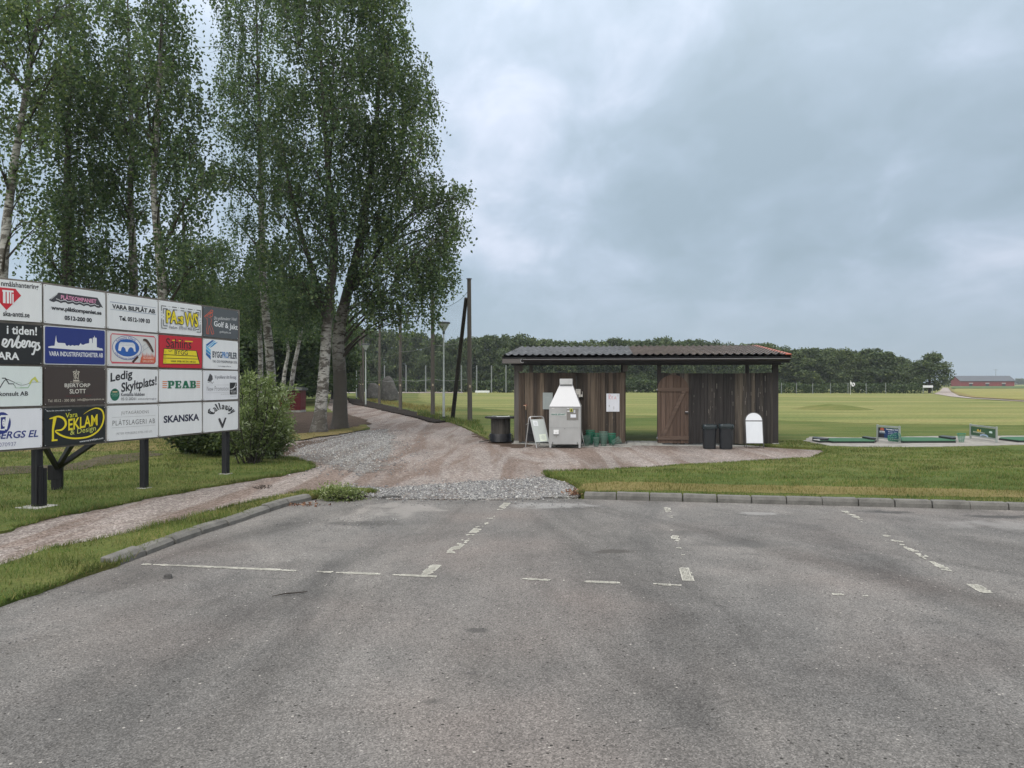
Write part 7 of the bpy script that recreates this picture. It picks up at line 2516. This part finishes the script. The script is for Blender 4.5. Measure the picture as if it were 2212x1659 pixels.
blades('grass', verge_p, .045, (-6, -1.5, 4.5, 12.5), 60000, .060, .0035, M_BLADE, 71, fringe=420, label='green tufty grass on the strip between path and kerb')
blades('grass', lawnL_p, ZK, (-16, -3, 6.5, 24), 170000, .055, .0040, M_BLADE, 73, near=1.4, fringe=420, label='green lawn grass round the billboard posts')
blades('grass', lawnR_p, ZL, (0.2, 13, 9.5, 23), 200000, .045, .0040, M_BLADE, 75, near=1.5, fringe=420, skip=[G(u, v, ZL) for u, v in ((1730, 953), (1748, 943), (2600, 939), (2600, 957), (1990, 967), (1790, 964))], skip2=[Vector(q) for q in dryA], label='mown lawn grass between the kerb and the hut')
blades('grass', [Vector(p) for p in dryA], ZL, (0.2, 11, 9.5, 15), 40000, .055, .0035, M_DRYBLADE, 77, label='dry yellow grass along the right-hand kerb')
edgeG = [G(985, 893, ZL), G(975, 884, ZL), G(870, 872, ZL), G(800, 863, ZL), G(795, 866, ZL), G(830, 873, ZL), G(900, 888, ZL)]
blades('grass', [Vector(p) for p in dryL2], ZK, (-14, 0, 20, 33), 30000, .05, .004, M_DRYBLADE, 78, label='sparse dry grass round the feet of the twin birches')
blades('grass', edgeG, ZL, (-16, 0, 28, 90), 40000, .22, .006, M_DRYBLADE, 79, label='tall dry grass standing along the foot of the nets')
tk = [G(1000, 908, ZL), G(1036, 908, ZL), G(1036, 918, ZL), G(1062, 950, ZL), G(1010, 922, ZL), G(900, 897, ZL), G(905, 886, ZL)]
blades('grass', tk, ZL, (-8, 0, 22, 48), 30000, .14, .006, M_BLADE, 81, label='unmown grass round the foot of the braced pole')


def stones(name, poly, z, n, s0, s1, mat, seed, label, spread=0.0):
    r = np.random.default_rng(seed)
    xs = [p.x for p in poly]; ys = [p.y for p in poly]
    p = np.stack([r.uniform(min(xs), max(xs), n), r.uniform(min(ys), max(ys), n)], 1)
    p = p[inside(p, poly)]
    if spread: p = p + r.normal(size=p.shape) * spread * (r.uniform(size=(len(p), 1)) < .5)
    k = len(p)
    s = s0 + (s1 - s0) * r.uniform(0, 1, k) ** 2.2
    # rough octahedra
    base = np.array([(1, 0, 0), (-1, 0, 0), (0, 1, 0), (0, -1, 0), (0, 0, .7), (0, 0, -.5)], float)
    a = r.uniform(0, 6.283, k)
    c, sn = np.cos(a), np.sin(a)
    V = base[None] * (s[:, None, None] * r.uniform(.6, 1.2, (k, 6, 1)))
    X = V[:, :, 0] * c[:, None] - V[:, :, 1] * sn[:, None]; Yv = V[:, :, 0] * sn[:, None] + V[:, :, 1] * c[:, None]
    V = np.stack([X + p[:, 0:1], Yv + p[:, 1:2], V[:, :, 2] + z + (s * .2)[:, None]], 2)
    tri = np.array([(0, 2, 4), (2, 1, 4), (1, 3, 4), (3, 0, 4), (2, 0, 5), (1, 2, 5), (3, 1, 5), (0, 3, 5)])
    faces = (np.arange(k)[:, None, None] * 6 + tri[None]).reshape(-1, 3)
    me = bpy.data.meshes.new(name)
    me.vertices.add(k * 6); me.vertices.foreach_set('co', V.reshape(-1).astype(np.float32))
    me.loops.add(len(faces) * 3); me.loops.foreach_set('vertex_index', faces.reshape(-1).astype(np.int32))
    me.polygons.add(len(faces)); me.polygons.foreach_set('loop_start', np.arange(0, len(faces) * 3, 3, dtype=np.int32))
    me.update(calc_edges=True); me.materials.append(mat)
    o = bpy.data.objects.new(name, me); COL.objects.link(o)
    return tag(o, label, 'gravel', kind='stuff')


def mk_stone(name, stops):
    m, nt, bs = new_mat(name)
    nt.links.new(ramp(nt, island(nt), stops), bs.inputs['Base Color']); bs.inputs['Roughness'].default_value = .9
    return m


M_ST = mk_stone('grey_stone', [(0, (.09, .09, .095)), (.5, (.20, .20, .205)), (.9, (.34, .34, .335)), (1, (.55, .54, .52))])
M_STP = mk_stone('pink_stone', [(0, (.16, .12, .11)), (.5, (.27, .215, .20)), (.9, (.40, .34, .32)), (1, (.6, .56, .53))])
ap = [Vector(p) for p in greyA]
stones('gravel', ap, .014, 15000, .008, .026, M_ST, 91, 'loose grey crushed stone where the drive meets the asphalt', .22)
stones('gravel', [Vector(p) for p in greyB], .016, 18000, .010, .030, M_ST, 92, 'loose grey crushed stone left of the drive', .6)
stones('gravel', [G(690, 1078), G(1250, 1077), G(1300, 1100), G(1100, 1098), G(840, 1092), G(660, 1094)], .002, 900, .004, .014, M_ST, 93, 'scattered stones washed onto the asphalt edge')
stones('gravel', [p for p in drive_p], .014, 16000, .006, .020, M_STP, 94, 'loose pinkish gravel on the drive and path')
stones('gravel', [G(-200, 1500), G(0, 1320), G(247, 1232), G(420, 1170), G(560, 1122), G(690, 1085), G(720, 1095), G(560, 1150), G(300, 1250), G(60, 1400)], .001, 500, .003, .011, M_ST, 95, 'scattered grit along the left kerb')
stones('gravel', [G(640, 1130), G(780, 1112), G(860, 1118), G(840, 1140), G(700, 1146)], .001, 260, .004, .014, M_ST, 99, 'loose chippings in the sunken spot of the asphalt')
stones('gravel', [V3(-4, 3.2), V3(4.5, 3.2), V3(8, 11), V3(-3, 11)], .001, 700, .002, .008, M_ST, 96, 'scattered grit on the asphalt')
stones('leaf_litter', [G(545, 1055), G(565, 1050), G(588, 1052), G(580, 1058), G(556, 1059)], .02, 160, .008, .02, mk_stone('dark_litter', [(0, (.03, .022, .018)), (1, (.08, .06, .05))]), 98, 'dark leaf litter lying on the gravel path')
stones('gravel', [KR0, KR0 + Vector((0, -.12, 0)), KR2 + Vector((0, -.12, 0)), KR2], .001, 700, .003, .012, M_ST, 97, 'grit lying along the foot of the right kerb')
# fallen leaves at the kerb's end
stf = np.random.default_rng(5)
pp2 = np.array([[*(G(1246, 1071) + Vector((stf.normal() * .10, stf.normal() * .08, 0))).to_tuple()[:2], .03 + abs(stf.normal()) * .03] for _ in range(140)] + [[*(G(640, 1092) + Vector((stf.normal() * .25, stf.normal() * .08, 0))).to_tuple()[:2], .01 + abs(stf.normal()) * .01] for _ in range(120)])
me = mesh_np('fallen_leaves', leaf_verts(pp2, .045, .03, stf, 0), 4, mk_stone('dead_leaf', [(0, (.10, .045, .03)), (.6, (.18, .085, .05)), (1, (.28, .18, .10))]))
o = bpy.data.objects.new('fallen_leaves', me); COL.objects.link(o); tag(o, 'brown dead leaves gathered at the ends of the kerbs', 'leaves', kind='stuff')


# ------------------------------------------------------------------ the damp air
hm = bpy.data.materials.new('haze')
hm.use_nodes = True
hn = hm.node_tree
hn.nodes.clear()
ho = hn.nodes.new('ShaderNodeOutputMaterial')
hv = hn.nodes.new('ShaderNodeVolumePrincipled')
hv.inputs['Color'].default_value = (.80, .88, .95, 1)
hv.inputs['Density'].default_value = .00032
hn.links.new(hv.outputs[0], ho.inputs['Volume'])
mb = MB(); mb.box((0, 600, 14.5), (2400, 1400, 33), hm)
tag(mb.build('haze'), 'thin damp haze in the air', 'haze', kind='stuff')
